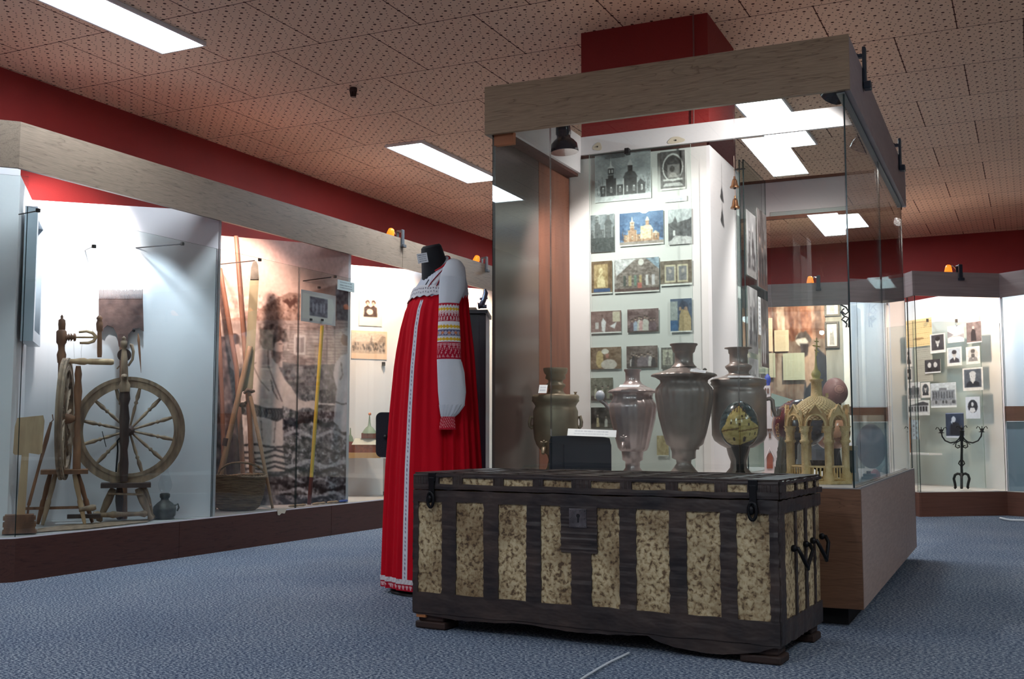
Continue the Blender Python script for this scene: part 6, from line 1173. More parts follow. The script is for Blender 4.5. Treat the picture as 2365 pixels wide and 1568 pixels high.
# gold lettering running up the dark red egg
def letters(txt, size, mat_, name, parent, loc, mtx, ext=.0006):
    cu = bpy.data.curves.new(name, 'FONT'); cu.body = txt; cu.size = size; cu.extrude = ext; cu.align_x = 'CENTER'; cu.align_y = 'CENTER'; t_ = bpy.data.objects.new(name, cu); COL.objects.link(t_)
    dg = bpy.context.evaluated_depsgraph_get(); me = bpy.data.meshes.new_from_object(t_.evaluated_get(dg)); bpy.data.objects.remove(t_, do_unlink=True)
    V = np.array([v.co[:] for v in me.vertices]); F_ = [tuple(p.vertices) for p in me.polygons]; W_ = np.array(loc)+V@np.array(mtx); b = MB(); b.add(W_, F_, False); return b.build(name, mat_, parent)
A_ = at_uv(1846, .72); M_GOLD = mat('gold_lettering', S(226, 186, 120), .4)
for ch_, yy in zip('ЦЕРКВЬ СВЯТОГО'[::-1], np.linspace(930, 1012, 14)):
    if ch_ == ' ': continue
    t = (1036-yy)/114.; ph = math.acos(1-2*t); r_ = 53*A_.k()*math.sin(ph)*(1+.10*math.cos(ph)); aa = (.3575-.5)*2*math.pi; dr = A_.r*math.sin(aa)-A_.n*math.cos(aa); ax = A_.p(1846, yy); c = ax+dr*(r_+.0012); tn = np.array([dr[1], -dr[0], 0]); tn = tn if tn@A_.r > 0 else -tn
    # letters rotated to read upwards
    tz = np.array([dr[0]*.0, dr[1]*.0, 1.])
    letters(ch_, .020, M_GOLD, 'letter', egg2, c, [tz, -tn*1.5, dr])
# ------------------------------------------------------------------ carved wooden pavilion
A_ = at_uv(1888, .42); kk = A_.k(); ax = A_.axis(1888, 1000); cx_, cy_ = ax[0], ax[1]; Zp = lambda y: float(A_.p(1888, y)[2])
pv = empty('model_pavilion', (cx_, cy_, DZ), 'carved pale wooden pavilion with a scaled dome, columns and onion spire', 'model building')
M_PV = mat('carved_limewood', S(230, 200, 148), .5, var=S(204, 168, 112), scale=(40, 40, 40), bump=.5, bscale=(220, 220, 220)); M_PVD = mat('carved_limewood_dark', S(204, 160, 104), .5, var=S(172, 128, 80), scale=(30, 30, 30), bump=.4)
R8 = 61*kk; off8 = math.pi/8+.12
def P8(i, r_, z, extra=0.): a = off8+2*math.pi*i/8+extra; return np.array([cx_+r_*math.cos(a), cy_+r_*math.sin(a), z])
b = MB(); b.prism([P8(i, R8*1.12, DZ) for i in range(8)][::-1], (0, 0, .012)); b.build('base_plate', M_PV, pv)
zc0, zc1 = DZ+.012, Zp(984)
for i in range(8):
    c = P8(i, R8*.93, 0); hh = zc1-zc0; b = MB(); b.lathe(c[0], c[1], [(.021, zc0), (.021, zc0+.02), (.0135, zc0+.035), (.0135, zc0+hh*.68), (.019, zc0+hh*.70), (.019, zc0+hh*.735), (.014, zc0+hh*.75), (.014, zc0+hh*.88), (.02, zc0+hh*.93), (.017, zc0+hh*.95), (.023, zc1)], 18); b.build('column', M_PV, pv)
for i in range(8):
    a, c = P8(i, R8*.93, 0), P8(i+1, R8*.93, 0)
    if i == 0: continue
    b = MB()
    for t in np.linspace(.18, .82, 5): q_ = a+(c-a)*t; b.tube([(q_[0], q_[1], zc0), (q_[0], q_[1], zc0+.055)], .0035, 6)
    for z in (zc0+.006, zc0+.055): b.tube([(a[0], a[1], z), (c[0], c[1], z)], .005, 6)
    b.build('railing', M_PV, pv)
zE = Zp(984); zA = Zp(962); zG = Zp(938)
for i in range(8):   # arcade wall with a round arch and pointed gable on every side
    a, c = P8(i, R8*.98, 0), P8(i+1, R8*.98, 0); m_ = (a+c)/2; dx = (c-a)/2; nrm = np.array([m_[0]-cx_, m_[1]-cy_, 0]); nrm = nrm/np.linalg.norm(nrm); Pt = lambda u, z: m_+dx*u+np.array([0, 0, z])
    inner = [(.78*math.cos(t), zE+(zA-zE)*1.15*math.sin(t)) for t in np.linspace(math.pi, 0, 15)]; outer = [(-1, zE-.002)]+[(-1, zE+.01)]+[(-.85, zA+.004)]+[(-.5, zA+.03)]+[(-.2, zG-.012), (0, zG+.006), (.2, zG-.012)]+[(.5, zA+.03), (.85, zA+.004)]+[(1, zE+.01), (1, zE-.002)]
    V = []; F_ = []
    outer_s = []; L_ = len(inner)
    oa = np.array(outer); tt = np.linspace(0, len(outer)-1, L_); outer_s = [(float(np.interp(t, range(len(outer)), oa[:, 0])), float(np.interp(t, range(len(outer)), oa[:, 1]))) for t in tt]
    b = MB()
    for d_ in (0, 1):
        for (u, z) in inner: V.append(Pt(u, z)+nrm*(.012*d_-.004))
        for (u, z) in outer_s: V.append(Pt(u, z)+nrm*(.012*d_-.004))
    n2 = 2*L_
    for j in range(L_-1): F_ += [(j, j+1, L_+j+1, L_+j), (n2+j, n2+L_+j, n2+L_+j+1, n2+j+1), (j, n2+j, n2+j+1, j+1), (L_+j, L_+j+1, n2+L_+j+1, n2+L_+j)]
    b.add(V, F_, False); b.build('arch', M_PVD if i % 2 else M_PV, pv)
    b = MB(); b.tube([Pt(u*1.02, z)+nrm*.009 for u, z in inner], .0045, 6); b.tube([Pt(-.55, zA+.012)+nrm*.009, Pt(0, zG+.004)+nrm*.009, Pt(.55, zA+.012)+nrm*.009], .004, 6); b.build('moulding', M_PV, pv)
# dome with raised diamond scales
rows = [(915, 17), (920, 26), (926, 36), (934, 46), (944, 54), (956, 59), (970, 62)]; pr = A_.prof(1888, rows); zs_ = [p_[1] for p_ in pr][::-1]; rs2 = [p_[0] for p_ in pr][::-1]
n1, n2 = 400, 110; V = []; CD_ = []
for j in range(n2+1):
    z = zs_[0]+(zs_[-1]-zs_[0])*j/n2; r0_ = float(np.interp(z, zs_, rs2))
    for i in range(n1):
        a = 2*math.pi*i/n1; g = max(1-abs(math.sin((a*16+j*.20))), 1-abs(math.sin((a*16-j*.20)))); CD_.append((140, 104, 62) if g > .84 else (228, 202, 152)); V.append((cx_+(r0_-.0042*g**3)*math.cos(a), cy_+(r0_-.0042*g**3)*math.sin(a), z))
b = MB(); b.add(V, [(j*n1+i, j*n1+(i+1) % n1, (j+1)*n1+(i+1) % n1, (j+1)*n1+i) for j in range(n2) for i in range(n1)], True); a_ = lin_arr(np.array(CD_, float)); b.build('dome', attrmat('carved_scale_roof', .4, 0, .4), pv, colors=np.concatenate([a_, np.ones((len(a_), 1))], 1))
b = MB(); b.lathe(cx_, cy_, [(r_, z) for r_, z in A_.prof(1888, [(876, 16), (879, 16.5), (882, 12.5), (905, 13), (914, 14), (917, 20), (920, 22)])][::-1], 8); b.build('drum', M_PV, pv)
b = MB(); b.lathe(cx_, cy_, [(r_, z) for r_, z in A_.prof(1888, [(812, .8), (848, 3.5), (850, 4.5), (852, 4), (858, 9), (864, 11.5), (869, 10), (873, 8), (876, 12)])][::-1], 24); b.build('onion_spire', mat('greenish_limewood', S(190, 176, 112), .5), pv)
b = MB(); q_ = A_.p(1886, 800); b.tube([A_.p(1886, 822), A_.p(1886, 780)], .003, 6); b.tube([A_.p(1877, 798), A_.p(1895, 801)], .0028, 6); b.tube([A_.p(1881, 788), A_.p(1891, 789)], .0025, 6); b.tube([A_.p(1881, 808), A_.p(1891, 813)], .0025, 6); b.build('cross', _m['greenish_limewood'], pv)
b = MB(); abox(b, A_, 1906, 1913, Zp(918), Zp(908), .0, -.014); b.build('chimney_block', M_PV, pv)
for x in (1833, 1939, 1950): b = MB(); abox(b, A_, x-5, x+3, Zp(948), Zp(936), .0, -.015); b.build('corner_block', M_PV, pv)
b = MB()
for px_, y0, y1 in ((1855, 965, 1000), (1907, 962, 1000)):
    b.sph(A_.p(px_, y0+2, .02), .008, 10, 8); b.rev(A_.p(px_, y1, .02), A_.p(px_, y0+6, .02), [(0, .018), (.6, .014), (1, .008)], 12)
b.build('carved_saint', M_PVD, pv)
# glossy dark bowl and crumpled white wrapping inside and beside it
b = MB(); q_ = A_.p(1893, 1070, 0); b.lathe(q_[0], q_[1], [(.02, DZ+.014), (.018, DZ+.016), (.006, DZ+.02), (.006, DZ+.045), (.03, DZ+.06), (.038, DZ+.09)], 20); tag(b.build('goblet', mat('dark_gloss', S(30, 24, 28), .15)), 'small dark goblet glimpsed between the pavilion columns', 'goblet')
def crumple(px, y, v, hw, h, label, seed, m_):
    Aq = at_uv(px, v); r = np.random.RandomState(seed); q_ = Aq.p(px, y); b = MB(); n1, n2 = 26, 16; V = []; R_ = hw*Aq.k(); ph = r.rand(6)*6.28
    for j in range(n2+1):
        t = j/n2
        for i in range(n1):
            a = 2*math.pi*i/n1; rr_ = R_*(1-.55*t**1.4)*(1+.22*math.sin(3*a+ph[0]+t*4)+.16*math.sin(7*a+ph[1]-t*7)+.08*r.randn()); V.append((q_[0]+rr_*math.cos(a), q_[1]+rr_*math.sin(a), max(DZ+.002, DZ+.002+h*t+.008*r.randn()*(0 < j))))
    for i in range(n1): V[i] = (V[i][0], V[i][1], DZ+.002)
    b.add(V, [(j*n1+i, j*n1+(i+1) % n1, (j+1)*n1+(i+1) % n1, (j+1)*n1+i) for j in range(n2) for i in range(n1)]+[tuple(range(n2*n1, n2*n1+n1))], False); tag(b.build('crumpled_wrap', m_), label, 'wrapping')
M_WRAP = mat('white_glossy_wrap', S(222, 226, 232), .25)
crumple(1808, 1085, .50, 13, .17, 'crumpled white wrapping left behind the pavilion', 3, mat('grey_lace_wrap', S(170, 166, 158), .5)); crumple(1850, 1085, .58, 9, .14, 'crumpled shiny white wrapping between the left pavilion columns', 5, M_WRAP)
# white model church with red door behind the broad samovar
A_ = at_uv(1783, 1.0); kk = A_.k(); Zc = lambda y: float(A_.p(1783, y)[2]); wc = empty('model_church', (*A_.p(1783, 1080)[:2], DZ), 'white model church with a blue cupola behind the broad samovar', 'model building'); M_WH = mat('white_card_model', S(214, 206, 210), .7)
abox(MB(), A_, 1762, 1794, DZ, Zc(990), 0, -.12).build('tower', M_WH, wc)
b = MB(); b.prism([A_.p(1760, 990, .004), A_.p(1797, 990, .004), A_.p(1790, 970, .004), A_.p(1775, 955, .004), A_.p(1764, 970, .004)][::-1], A_.n*.12); b.build('gable', M_WH, wc)
abox(MB(), A_, 1794, 1812, DZ, Zc(1030), -.02, -.12).build('wing', M_WH, wc)
abox(MB(), A_, 1763, 1779, Zc(960), Zc(890), -.02, -.08).build('belfry', M_WH, wc)
b = MB()
for x in (1768, 1774): abox(b, A_, x-1.5, x+1.5, Zc(908), Zc(896), -.016, -.02)
for i in range(7): abox(b, A_, 1764+i*4.2, 1766+i*4.2, Zc(996), Zc(990), .008, .0)
abox(b, A_, 1774, 1778, Zc(1012), Zc(1000), .004, 0); b.build('window', mat('model_window_brown', S(110, 74, 62), .7), wc)
b = MB(); b.prism([A_.p(x, y, .004) for x, y in ((1771, 1082), (1785, 1082), (1785, 1056), (1782, 1048), (1778, 1045), (1774, 1048), (1771, 1056))][::-1], A_.n*.008); b.build('door', mat('model_door_red', S(150, 82, 64), .6), wc)
b = MB(); b.tube([A_.p(x, y, .006) for x, y in ((1768, 1060), (1778, 1034), (1788, 1056))], .003, 6); b.build('moulding', M_WH, wc)
q_ = A_.p(1773, 880, -.05); b = MB(); b.lathe(q_[0], q_[1], [(r_, z) for r_, z in A_.prof(1773, [(862, 1), (868, 6), (876, 8), (884, 6), (889, 4)])][::-1], 20); b.build('cupola', mat('blue_cupola', S(60, 80, 170), .4), wc)
abox(MB(), A_, 1755, 1830, DZ, DZ+.012, .03, -.16).build('base', mat('model_base_pink', S(196, 160, 150), .7), wc)
# pale green hipped roof of a model house further back
A_ = at_uv(1808, 1.35); Zc = lambda y: float(A_.p(1808, y)[2]); mh = empty('model_house', (*A_.p(1808, 1080)[:2], DZ), 'model house with a pale green roof behind the dark red egg', 'model building')
abox(MB(), A_, 1782, 1838, DZ, Zc(938), 0, -.14).build('walls', mat('model_house_wall', S(150, 152, 156), .7), mh)
b = MB(); b.prism([A_.p(x, y, .01) for x, y in ((1776, 940), (1845, 936), (1838, 925), (1782, 908))][::-1], A_.n*.15); b.build('roof', mat('pale_green_roof', S(150, 172, 164), .6), mh)
# green and gold box, small white model, reflected disc, glass pieces at the right
A_ = at_uv(1962, .62); Zc = lambda y: float(A_.p(1962, y)[2]); gb = empty('gilt_casket', (*A_.p(1962, 1080)[:2], DZ), 'green casket with gilt bands right behind the wooden pavilion', 'box')
abox(MB(), A_, 1950, 1974, DZ, Zc(1038), 0, -.12).build('body', mat('dark_green_enamel', S(30, 48, 44), .3), gb); M_GB = mat('antique_gilt', S(170, 140, 88), .45, .4)
b = MB(); abox(b, A_, 1948, 1978, Zc(1040), Zc(1030), .008, -.13); abox(b, A_, 1948, 1978, DZ, Zc(1092), .008, -.13); abox(b, A_, 1972, 1977, Zc(1092), Zc(1040), .004, -.12); b.build('band', M_GB, gb)
b = MB(); q_ = A_.p(1961, 1030, -.06); b.add([A_.p(1952, 1029, -.02), A_.p(1974, 1029, -.02), A_.p(1974, 1029, -.1), A_.p(1952, 1029, -.1), A_.p(1959, 1016, -.06)], [(3, 2, 1, 0), (0, 1, 4), (1, 2, 4), (2, 3, 4), (3, 0, 4)], False); tag(b.build('tent_card', M_CARD), 'small folded white card standing on the green casket', 'card')
A_ = At(*atv(2012, 1085, 1.5)[:2]); q_ = A_.p(2012, 1030); R_ = 27*A_.k(); st = empty('relief_reflection', (q_[0], q_[1], DZ), 'round dark stone relief standing at the right end of the glass case', 'relief')  # solid disc stands in for a reflection in the glass
b = MB(); prof_ = []
n1 = 60; V = []; zq = DZ+.001
for d_, s_ in ((0, 1.), (-.012, 1.), (-.02, .94), (-.02, .5), (-.03, .3)):
    for i in range(n1):
        a = 2*math.pi*i/n1; zz = math.sin(a)*R_*1.55*s_; V.append(A_.p(2012, 1030)*np.array([1, 1, 0])+A_.r*math.cos(a)*R_*s_+A_.n*d_*(1+.2*math.sin(5*a))+np.array([0, 0, max(zq, float(q_[2])+zz)]))
b.add(V, [(j*n1+i, j*n1+(i+1) % n1, (j+1)*n1+(i+1) % n1, (j+1)*n1+i) for j in range(4) for i in range(n1)]+[tuple(range(n1))[::-1], tuple(range(4*n1, 5*n1))], True); b.build('disc', mat('dark_veined_stone', S(104, 84, 84), .5, var=S(70, 56, 60), scale=(14, 14, 14), bump=.5), st)
for (x, y, r_, m_, lb, v_) in ((2046, 1030, .022, mat('clear_crystal', S(170, 190, 192), .08, .0), 'small crystal ornament right of the reflected relief disc', 1.6), (2040, 1080, .035, mat('blue_green_crystal', S(120, 150, 156), .12), 'lump of blue-green glass near the far right corner of the case', 1.75), (2022, 1098, .022, mat('pink_gloss', S(206, 130, 140), .2), 'small pink glossy ornament near the right glass', .95)):
    Aq = at_uv(x, v_); q_ = Aq.p(x, y); b = MB(); b.lathe(q_[0], q_[1], [(r_*.8, DZ+.001), (r_, DZ+r_*.6), (r_*.8, DZ+r_*1.3), (r_*.3, DZ+r_*1.8)]+([(r_*.25, q_[2]-.02), (r_*.8, q_[2]), (r_*.1, q_[2]+.03)] if x == 2046 else []), 9); tag(b.build('glass_ornament', m_), lb, 'ornament')
for i, (x0, x1) in enumerate(((1984, 2012), (1988, 2018), (1996, 2006))):
    Aq = at_uv(2000, .8); b = MB(); abox(b, Aq, x0, x1, DZ+.001+i*.012, DZ+.0125+i*.012, 0, -.06); tag(b.build('booklet', mat(('silver_case', 'grey_case', 'dark_case')[i], S(*((150, 154, 160), (120, 124, 132), (70, 60, 70))[i]), .3)), ('bottom', 'middle', 'top')[i]+' of the small flat cases piled by the right glass', 'case')
# pierced metal brackets near the front right edge
for i, (x, y, u_) in enumerate(((1950, 726, .10), (2018, 725, None))):
    P = (lambda X, Y: atv(X, Y, .10)) if i == 0 else (lambda X, Y: atu(X, Y, .045))
    b = MB(); s_ = 1 if i == 0 else -1; 
    for pts in (((-8, -22), (4, -16), (10, -6), (2, 0), (-6, -8), (0, -14)), ((-8, -6), (0, 4), (10, 8), (4, 18), (-6, 12), (0, 6)), ((-2, 14), (6, 22), (4, 30)), ((10, -22), (12, 0), (10, 30))): b.tube([P(x+s_*a, y+c) for a, c in pts], .0035, 6)
    tag(b.build('scroll_ornament', mat('dark_silver_scroll', S(84, 84, 92), .35, .6)), ('left' if i == 0 else 'right')+' pierced metal scroll ornament hanging near the right corner glass', 'ornament')
# ------------------------------------------------------------------ contents of the far display case
BPa, BPb = np.array([-.97, 11.05]), np.array([-.23, 10.22]); bd = (BPb-BPa)/np.linalg.norm(BPb-BPa); bn = np.array([bd[1], -bd[0]])
bn = bn if bn@np.array([0., -1.]) > 0 else -bn; BD3, BN3 = E3(bd), E3(bn)
def fb(x, y, o_=.13): return onpl(x, y, (*(BPa+bn*o_), 0), BN3)
def on_far(name, cv, x0, y0, x1, y1, label, cat='photograph', o_=None):
    o_ = o_ or (.122 if cat != 'photograph' else .13); tl = fb(x0, y0, o_); tr = fb(x1, y0, o_); bl = fb(x0, y1, o_); r_ = BD3*float((tr-tl)@BD3); o = picture(name, cv, tl, r_, np.array([0, 0, bl[2]-tl[2]]), None, .002); return tag(o, label, cat)
def bld(cv, seed, sky=(196, 204, 212), wall=(128, 134, 144)):
    cv.rect(0, 0, 1, 1, sky); cv.rect(.05, .3, .95, .7, wall)
    for i in range(8): cv.rect(.1+i*.105, .36, .14+i*.105, .62, (74, 78, 86))
    cv.rect(.35, .2, .65, .3, (110, 114, 122)); cv.rect(0, .7, 1, .9, (150, 154, 162)); r = np.random.RandomState(seed)
    for i in range(6): cv.ell(r.rand(), .78, .04, .07, (70, 74, 80))
    cv.noise(34, 20, seed=seed); cv.rect(0, .93, 1, 1, (232, 234, 238)); return cv
D_ = (74, 72, 78); L_ = (190, 188, 190)
nw = textcard(70, 64, 14, (226, 200, 150), (176, 146, 104), 5, .02, .98); nw.ell(.5, .72, .2, .04, (150, 120, 84)); nw.rect(0, .1, 1, .13, (180, 150, 110))
on_far('newspaper', nw, 2090, 742, 2152, 804, 'yellowed newspaper sheet at the upper left of the far panel', 'newspaper')
on_far('photo_print', bport(Cv(44, 54), (70, 68, 76), (60, 58, 66), L_, (34, 32, 38), seed=1), 2148, 773, 2183, 817, 'white-bordered portrait of a dark-haired man in a cravat beside the newspaper')
c = Cv(48, 46, (226, 222, 228)); c.poly([(0, .3), (.4, .55), (0, .7)], (150, 148, 156)); c.poly([(1, .5), (.6, .6), (1, .8)], (170, 168, 176)); c.rect(.1, .62, .9, .66, (140, 138, 146)); c.noise(24, 12, seed=2)
on_far('photo_print', c, 2188, 754, 2226, 793, 'pale drawing of a street with low buildings')
c = Cv(44, 60, (120, 108, 112)); c.noise(40, 8, seed=3); c.poly([(.3, .9), (.3, .5), (.42, .3), (.6, .4), (.66, .9)], (52, 46, 52)); c.ell(.46, .26, .08, .07, (190, 180, 180)); c.rect(0, .95, 1, 1, (230, 226, 230))
on_far('photo_print', c, 2232, 746, 2266, 794, 'full-length portrait of a seated person at the upper right')
on_far('photo_print', bport(Cv(44, 54), (188, 198, 214), (66, 64, 74), L_, (60, 58, 66), seed=4), 2187, 804, 2221, 846, 'pale blue portrait of a man in a dark coat')
on_far('photo_print', bport(Cv(40, 52), (196, 194, 196), (140, 138, 142), (176, 174, 176), (90, 88, 92), True, True, 5), 2231, 802, 2263, 842, 'engraved vignette portrait of a bearded man')
c = Cv(46, 40, (60, 58, 64)); [c.ell(x, .4, .12, .2, (200, 198, 200)) for x in (.3, .68)]; [c.poly([(x-.2, .95), (x-.1, .6), (x+.1, .6), (x+.2, .95)], (36, 34, 40)) for x in (.3, .68)]; c.noise(30, 12, seed=6); c.rect(0, .9, 1, 1, (226, 226, 230))
on_far('photo_print', c, 2136, 832, 2172, 863, 'small dark print of two men face to face')
on_far('document', textcard(50, 80, 16, (172, 170, 160), (140, 138, 130), 8), 2111, 806, 2153, 883, 'grey typed document left of the small portraits', 'document')
on_far('photo_print', bport(Cv(50, 60), (84, 92, 106), (40, 44, 56), (206, 208, 214), (200, 202, 208), True, seed=9), 2223, 851, 2270, 903, 'large blue-grey portrait of a white-bearded man')
on_far('photo_print', bld(Cv(40, 50), 3, (220, 222, 228), (90, 92, 98)), 2097, 884, 2125, 925, 'pale winter landscape print at the left edge of the far panel')
on_far('photo_print', bport(Cv(36, 44), (88, 96, 104), (50, 56, 64), L_, (50, 50, 56), False, True, 11), 2127, 884, 2148, 919, 'dark oval portrait beside the winter landscape')
on_far('photo_print', bld(Cv(70, 64), 5), 2149, 886, 2208, 942, 'large blue-tinted photograph of a palace facade')
c = Cv(60, 44, (214, 218, 222)); c.poly([(0, .35), (.7, .08), (.95, .2), (.95, .35)], (70, 72, 80)); c.rect(0, .35, .92, .8, (170, 174, 182)); [c.rect(.04+i*.13, .42, .11+i*.13, .72, (30, 32, 40)) for i in range(7)]; c.noise(24, 16, seed=6)
on_far('photo_print', c, 2097, 926, 2147, 960, 'black and white print of a long arcaded building')
c = Cv(40, 56, (206, 214, 230)); c.ell(.5, .44, .34, .30, (40, 44, 58)); c.ell(.48, .34, .09, .1, (206, 210, 220)); c.poly([(.24, .66), (.34, .5), (.6, .5), (.7, .66), (.5, .74)], (214, 218, 228)); c.noise(14, 14, seed=3)
on_far('photo_print', c, 2230, 917, 2263, 967, 'pale card with an oval portrait of a woman with bare shoulders')
c = Cv(50, 66, (44, 58, 84)); c.noise(24, 8, seed=5); c.poly([(.2, .9), (.24, .5), (.4, .34), (.7, .4), (.86, .6), (.84, .9)], (24, 28, 42)); c.ell(.44, .26, .12, .12, (186, 196, 214)); c.poly([(.28, .36), (.4, .2), (.36, .46)], (180, 192, 212)); c.rect(0, .93, 1, 1, (206, 212, 228)); c.rect(0, 0, 1, .03, (150, 160, 190))
on_far('photo_print', c, 2184, 954, 2226, 1011, 'dark blue portrait print behind the candelabrum')
on_far('photo_print', bport(Cv(20, 40), (200, 196, 196), (90, 86, 90), L_, (60, 58, 62), True, seed=14), 2090, 806, 2106, 848, 'narrow portrait cut off by the case post, upper one')
on_far('photo_print', bport(Cv(20, 36), (60, 58, 64), (40, 38, 44), L_, (40, 38, 44), seed=15), 2090, 852, 2106, 881, 'narrow dark portrait cut off by the case post, lower one')
e = empty('glass_sheet', fb(2180, 1100, .117), 'clear glass sheet carrying the far portraits and prints', 'glass sheet'); ga = fb(2092, 1000, .112); gb_ = fb(2272, 1000, .112); glass_slab(ga, gb_, .21, fb(2180, 741, .112)[2]).build('pane', [M_GL, mat('pale_glass_edge', S(150, 168, 160), .3)], e)
# tavern sign reading ТРАКТИРЪ in staggered letters
q0_ = fb(2107, 972, .16); sg_ = empty('tavern_sign', fb(2115, 1013, .16), 'narrow pale blue sign with staggered dark letters reading TRAKTIR in Russian', 'sign')
cv = Cv(8, 20, (176, 196, 214)); tl = fb(2106, 970, .16); tr = fb(2123, 970, .16); bl = fb(2106, 1014, .16); rr_ = BD3*float((tr-tl)@BD3); dn = np.array([0, 0, bl[2]-tl[2]]); picture('board', cv, tl, rr_, dn, sg_, .006)
for i, ch_ in enumerate('ТРАКТИРЪ'):
    c = tl+rr_*(.32 if i % 2 == 0 else .68)+dn*(.07+.122*i)+BN3*.007; letters(ch_, .036, mat('dark_red_letter', S(70, 34, 48), .6), 'letter', sg_, c, [BD3, np.array([0, 0, 1.]), BN3])
b = MB(); a = fb(2102, 964, .2); c = fb(2102, 1046, .2); b.tube([a, c], .008, 6); tag(b.build('wooden_post', W_DK), 'thin dark wooden post standing left of the tavern sign', 'post')
e = empty('shelf', fb(2130, 1050, .16), 'short white shelf under the tavern sign', 'shelf'); b = MB(); a = fb(2098, 1048, .20); c = fb(2161, 1048, .20); b.obox((a+c)/2, BD3, BN3, (0, 0, 1), float(np.linalg.norm(c-a)), .14, .016); b.build('shelf_board', M_EDGE, e)
for x, y, lb in ((2142, 742, 'left small black clip on the far panel glass'), (2209, 743, 'right small black clip on the far panel glass')):
    e = empty('wire_clip', fb(x, y, .16), lb, 'glass holder'); b = MB(); b.tube([fb(x+(3 if x < 2150 else -3), y-2, .01+.005), fb(x, y-2, .16)], .004, 6); b.build('rod', M_BLK, e); b = MB(); b.obox(fb(x, y-2, .16), (1, 0, 0), (0, 1, 0), (0, 0, 1), .02, .02, .03); b.build('clip_block', M_BLK, e)
# wrought-iron candelabrum
A_ = At(-.585, 9.93); P_ = A_.p; kd = empty('candelabrum', (*P_(2221, 1133)[:2], .201), 'black wrought-iron candelabrum with three curled candle cups', 'candelabrum')
sz = .213-P_(2221, 1133)[2]
def Q(x, y, d=0.): return P_(x, y, d)+np.array([0, 0, sz])
b = MB(); b.tube([Q(2222, 1103), Q(2221, 1085), Q(2221, 1070), Q(2221.5, 1040), Q(2221.5, 1007)], [.012, .010, .012, .009, .012], 10); b.rev(Q(2221.5, 1050), Q(2221.5, 1000), [(0, .01), (.7, .012), (1, .02)], 10); b.build('stem', M_IRON, kd)
b = MB()
for s_ in (-1, 1): b.tube([Q(2221, 1082), Q(2221+s_*7, 1075), Q(2221+s_*5, 1070), Q(2221, 1065)], .005, 8)
b.build('knot', M_IRON, kd)
for s_, dd in ((-1, 0), (1, 0), (0, .12)):
    b = MB(); pts = [(0, 1104), (-4, 1099), (-9, 1098), (-15, 1101), (-18, 1110), (-15, 1122), (-14, 1130), (-17, 1132)] if s_ else [(0, 1103), (0, 1099), (0, 1100), (0, 1104), (0, 1112), (0, 1124), (0, 1132)]
    b.tube([Q(2221+(-s_)*x if s_ else 2221, y, dd*i/6 if not s_ else 0) for i, (x, y) in enumerate(pts)], .011, 8); b.build('leg', M_IRON, kd)
for s_ in (-1, 1):
    b = MB(); b.tube([Q(2221+s_*x, y) for x, y in ((1, 1008), (6, 1018), (14, 1025), (26, 1027), (38, 1022), (45, 1012), (46.5, 1003))], .006, 8); b.build('arm', M_IRON, kd)
    b = MB(); b.tube([Q(2221+s_*x, y) for x, y in ((3, 1012), (4, 1022), (13, 1027), (14, 1036), (9, 1039), (4, 1037), (5, 1033), (9, 1034))], .005, 8); b.add([Q(2221+s_*14, 1025), Q(2221+s_*22, 1032), Q(2221+s_*16, 1030)], [(0, 1, 2)], False); b.build('scroll', M_IRON, kd)
def cup(x, y):
    b = MB(); q_ = Q(x, y+5); b.lathe(q_[0], q_[1], [(.004, q_[2]-.004), (.030, q_[2]), (.012, q_[2]+.006), (.014, q_[2]+.03)], 14); o = b.build('candle_cup', M_IRON, kd)
    b = MB()
    for s_ in (-1, 1): b.tube([Q(x+s_*2, y+3), Q(x+s_*6, y-6), Q(x+s_*10, y-8), Q(x+s_*13, y-3)], .004, 6)
    b.tube([Q(x, y+3, .0), Q(x, y-6, .03), Q(x, y-8, .05), Q(x, y-2, .06)], .004, 6); b.build('curl', M_IRON, o)
cup(2174, 999); cup(2268, 997); cup(2221, 995)
# wooden shelf fronts in the neighbouring bays
M_SHF = mat('red_brown_shelf', S(132, 78, 56), .5, var=S(108, 60, 42), scale=(3, 3, 50))
A_ = At(.0, 9.98); e = empty('shelf', A_.p(2345, 955), 'red-brown wooden shelf in the bay right of the candelabrum', 'shelf'); b = MB(); abox(b, A_, 2319, 2420, A_.p(2340, 972)[2], A_.p(2340, 938)[2], .0, -.15); b.build('shelf_board', M_SHF, e)
b = MB(); abox(b, A_, 2322, 2420, .201, A_.p(2340, 974)[2], -.02, -.04); b.build('glass_front', [mat('grey_smoked_panel', S(140, 152, 164), .2)], e)
A_ = At(-1.12, 10.02); e = empty('shelf', A_.p(2010, 955), 'brown wooden shelf seen through the right end of the tall glass case', 'shelf'); b = MB(); abox(b, A_, 1955, 2070, A_.p(2010, 958)[2], A_.p(2010, 938)[2], .0, -.25); abox(b, A_, 2044, 2070, A_.p(2060, 972)[2], A_.p(2060, 940)[2], .002, -.25); b.build('shelf_board', M_SHF, e)
b = MB(); abox(b, A_, 1978, 1985, A_.p(1980, 775)[2], A_.p(1980, 700)[2], -.15, -.16); tag(b.build('narrow_picture', mat('dark_teal_picture', S(60, 84, 92), .4)), 'narrow dark teal picture just right of the case corner', 'picture')
A_ = At(.10, 10.12); b = MB(); q_ = A_.p(2360, 1105); b.lathe(q_[0], q_[1], [(.02, .201), (.07, .23), (.08, .30), (.05, .36), (.03, .40)], 16); tag(b.build('pottery_jar', mat('dark_pottery', S(80, 68, 60), .6)), 'dark jar cut off by the right edge of the picture', 'jar')
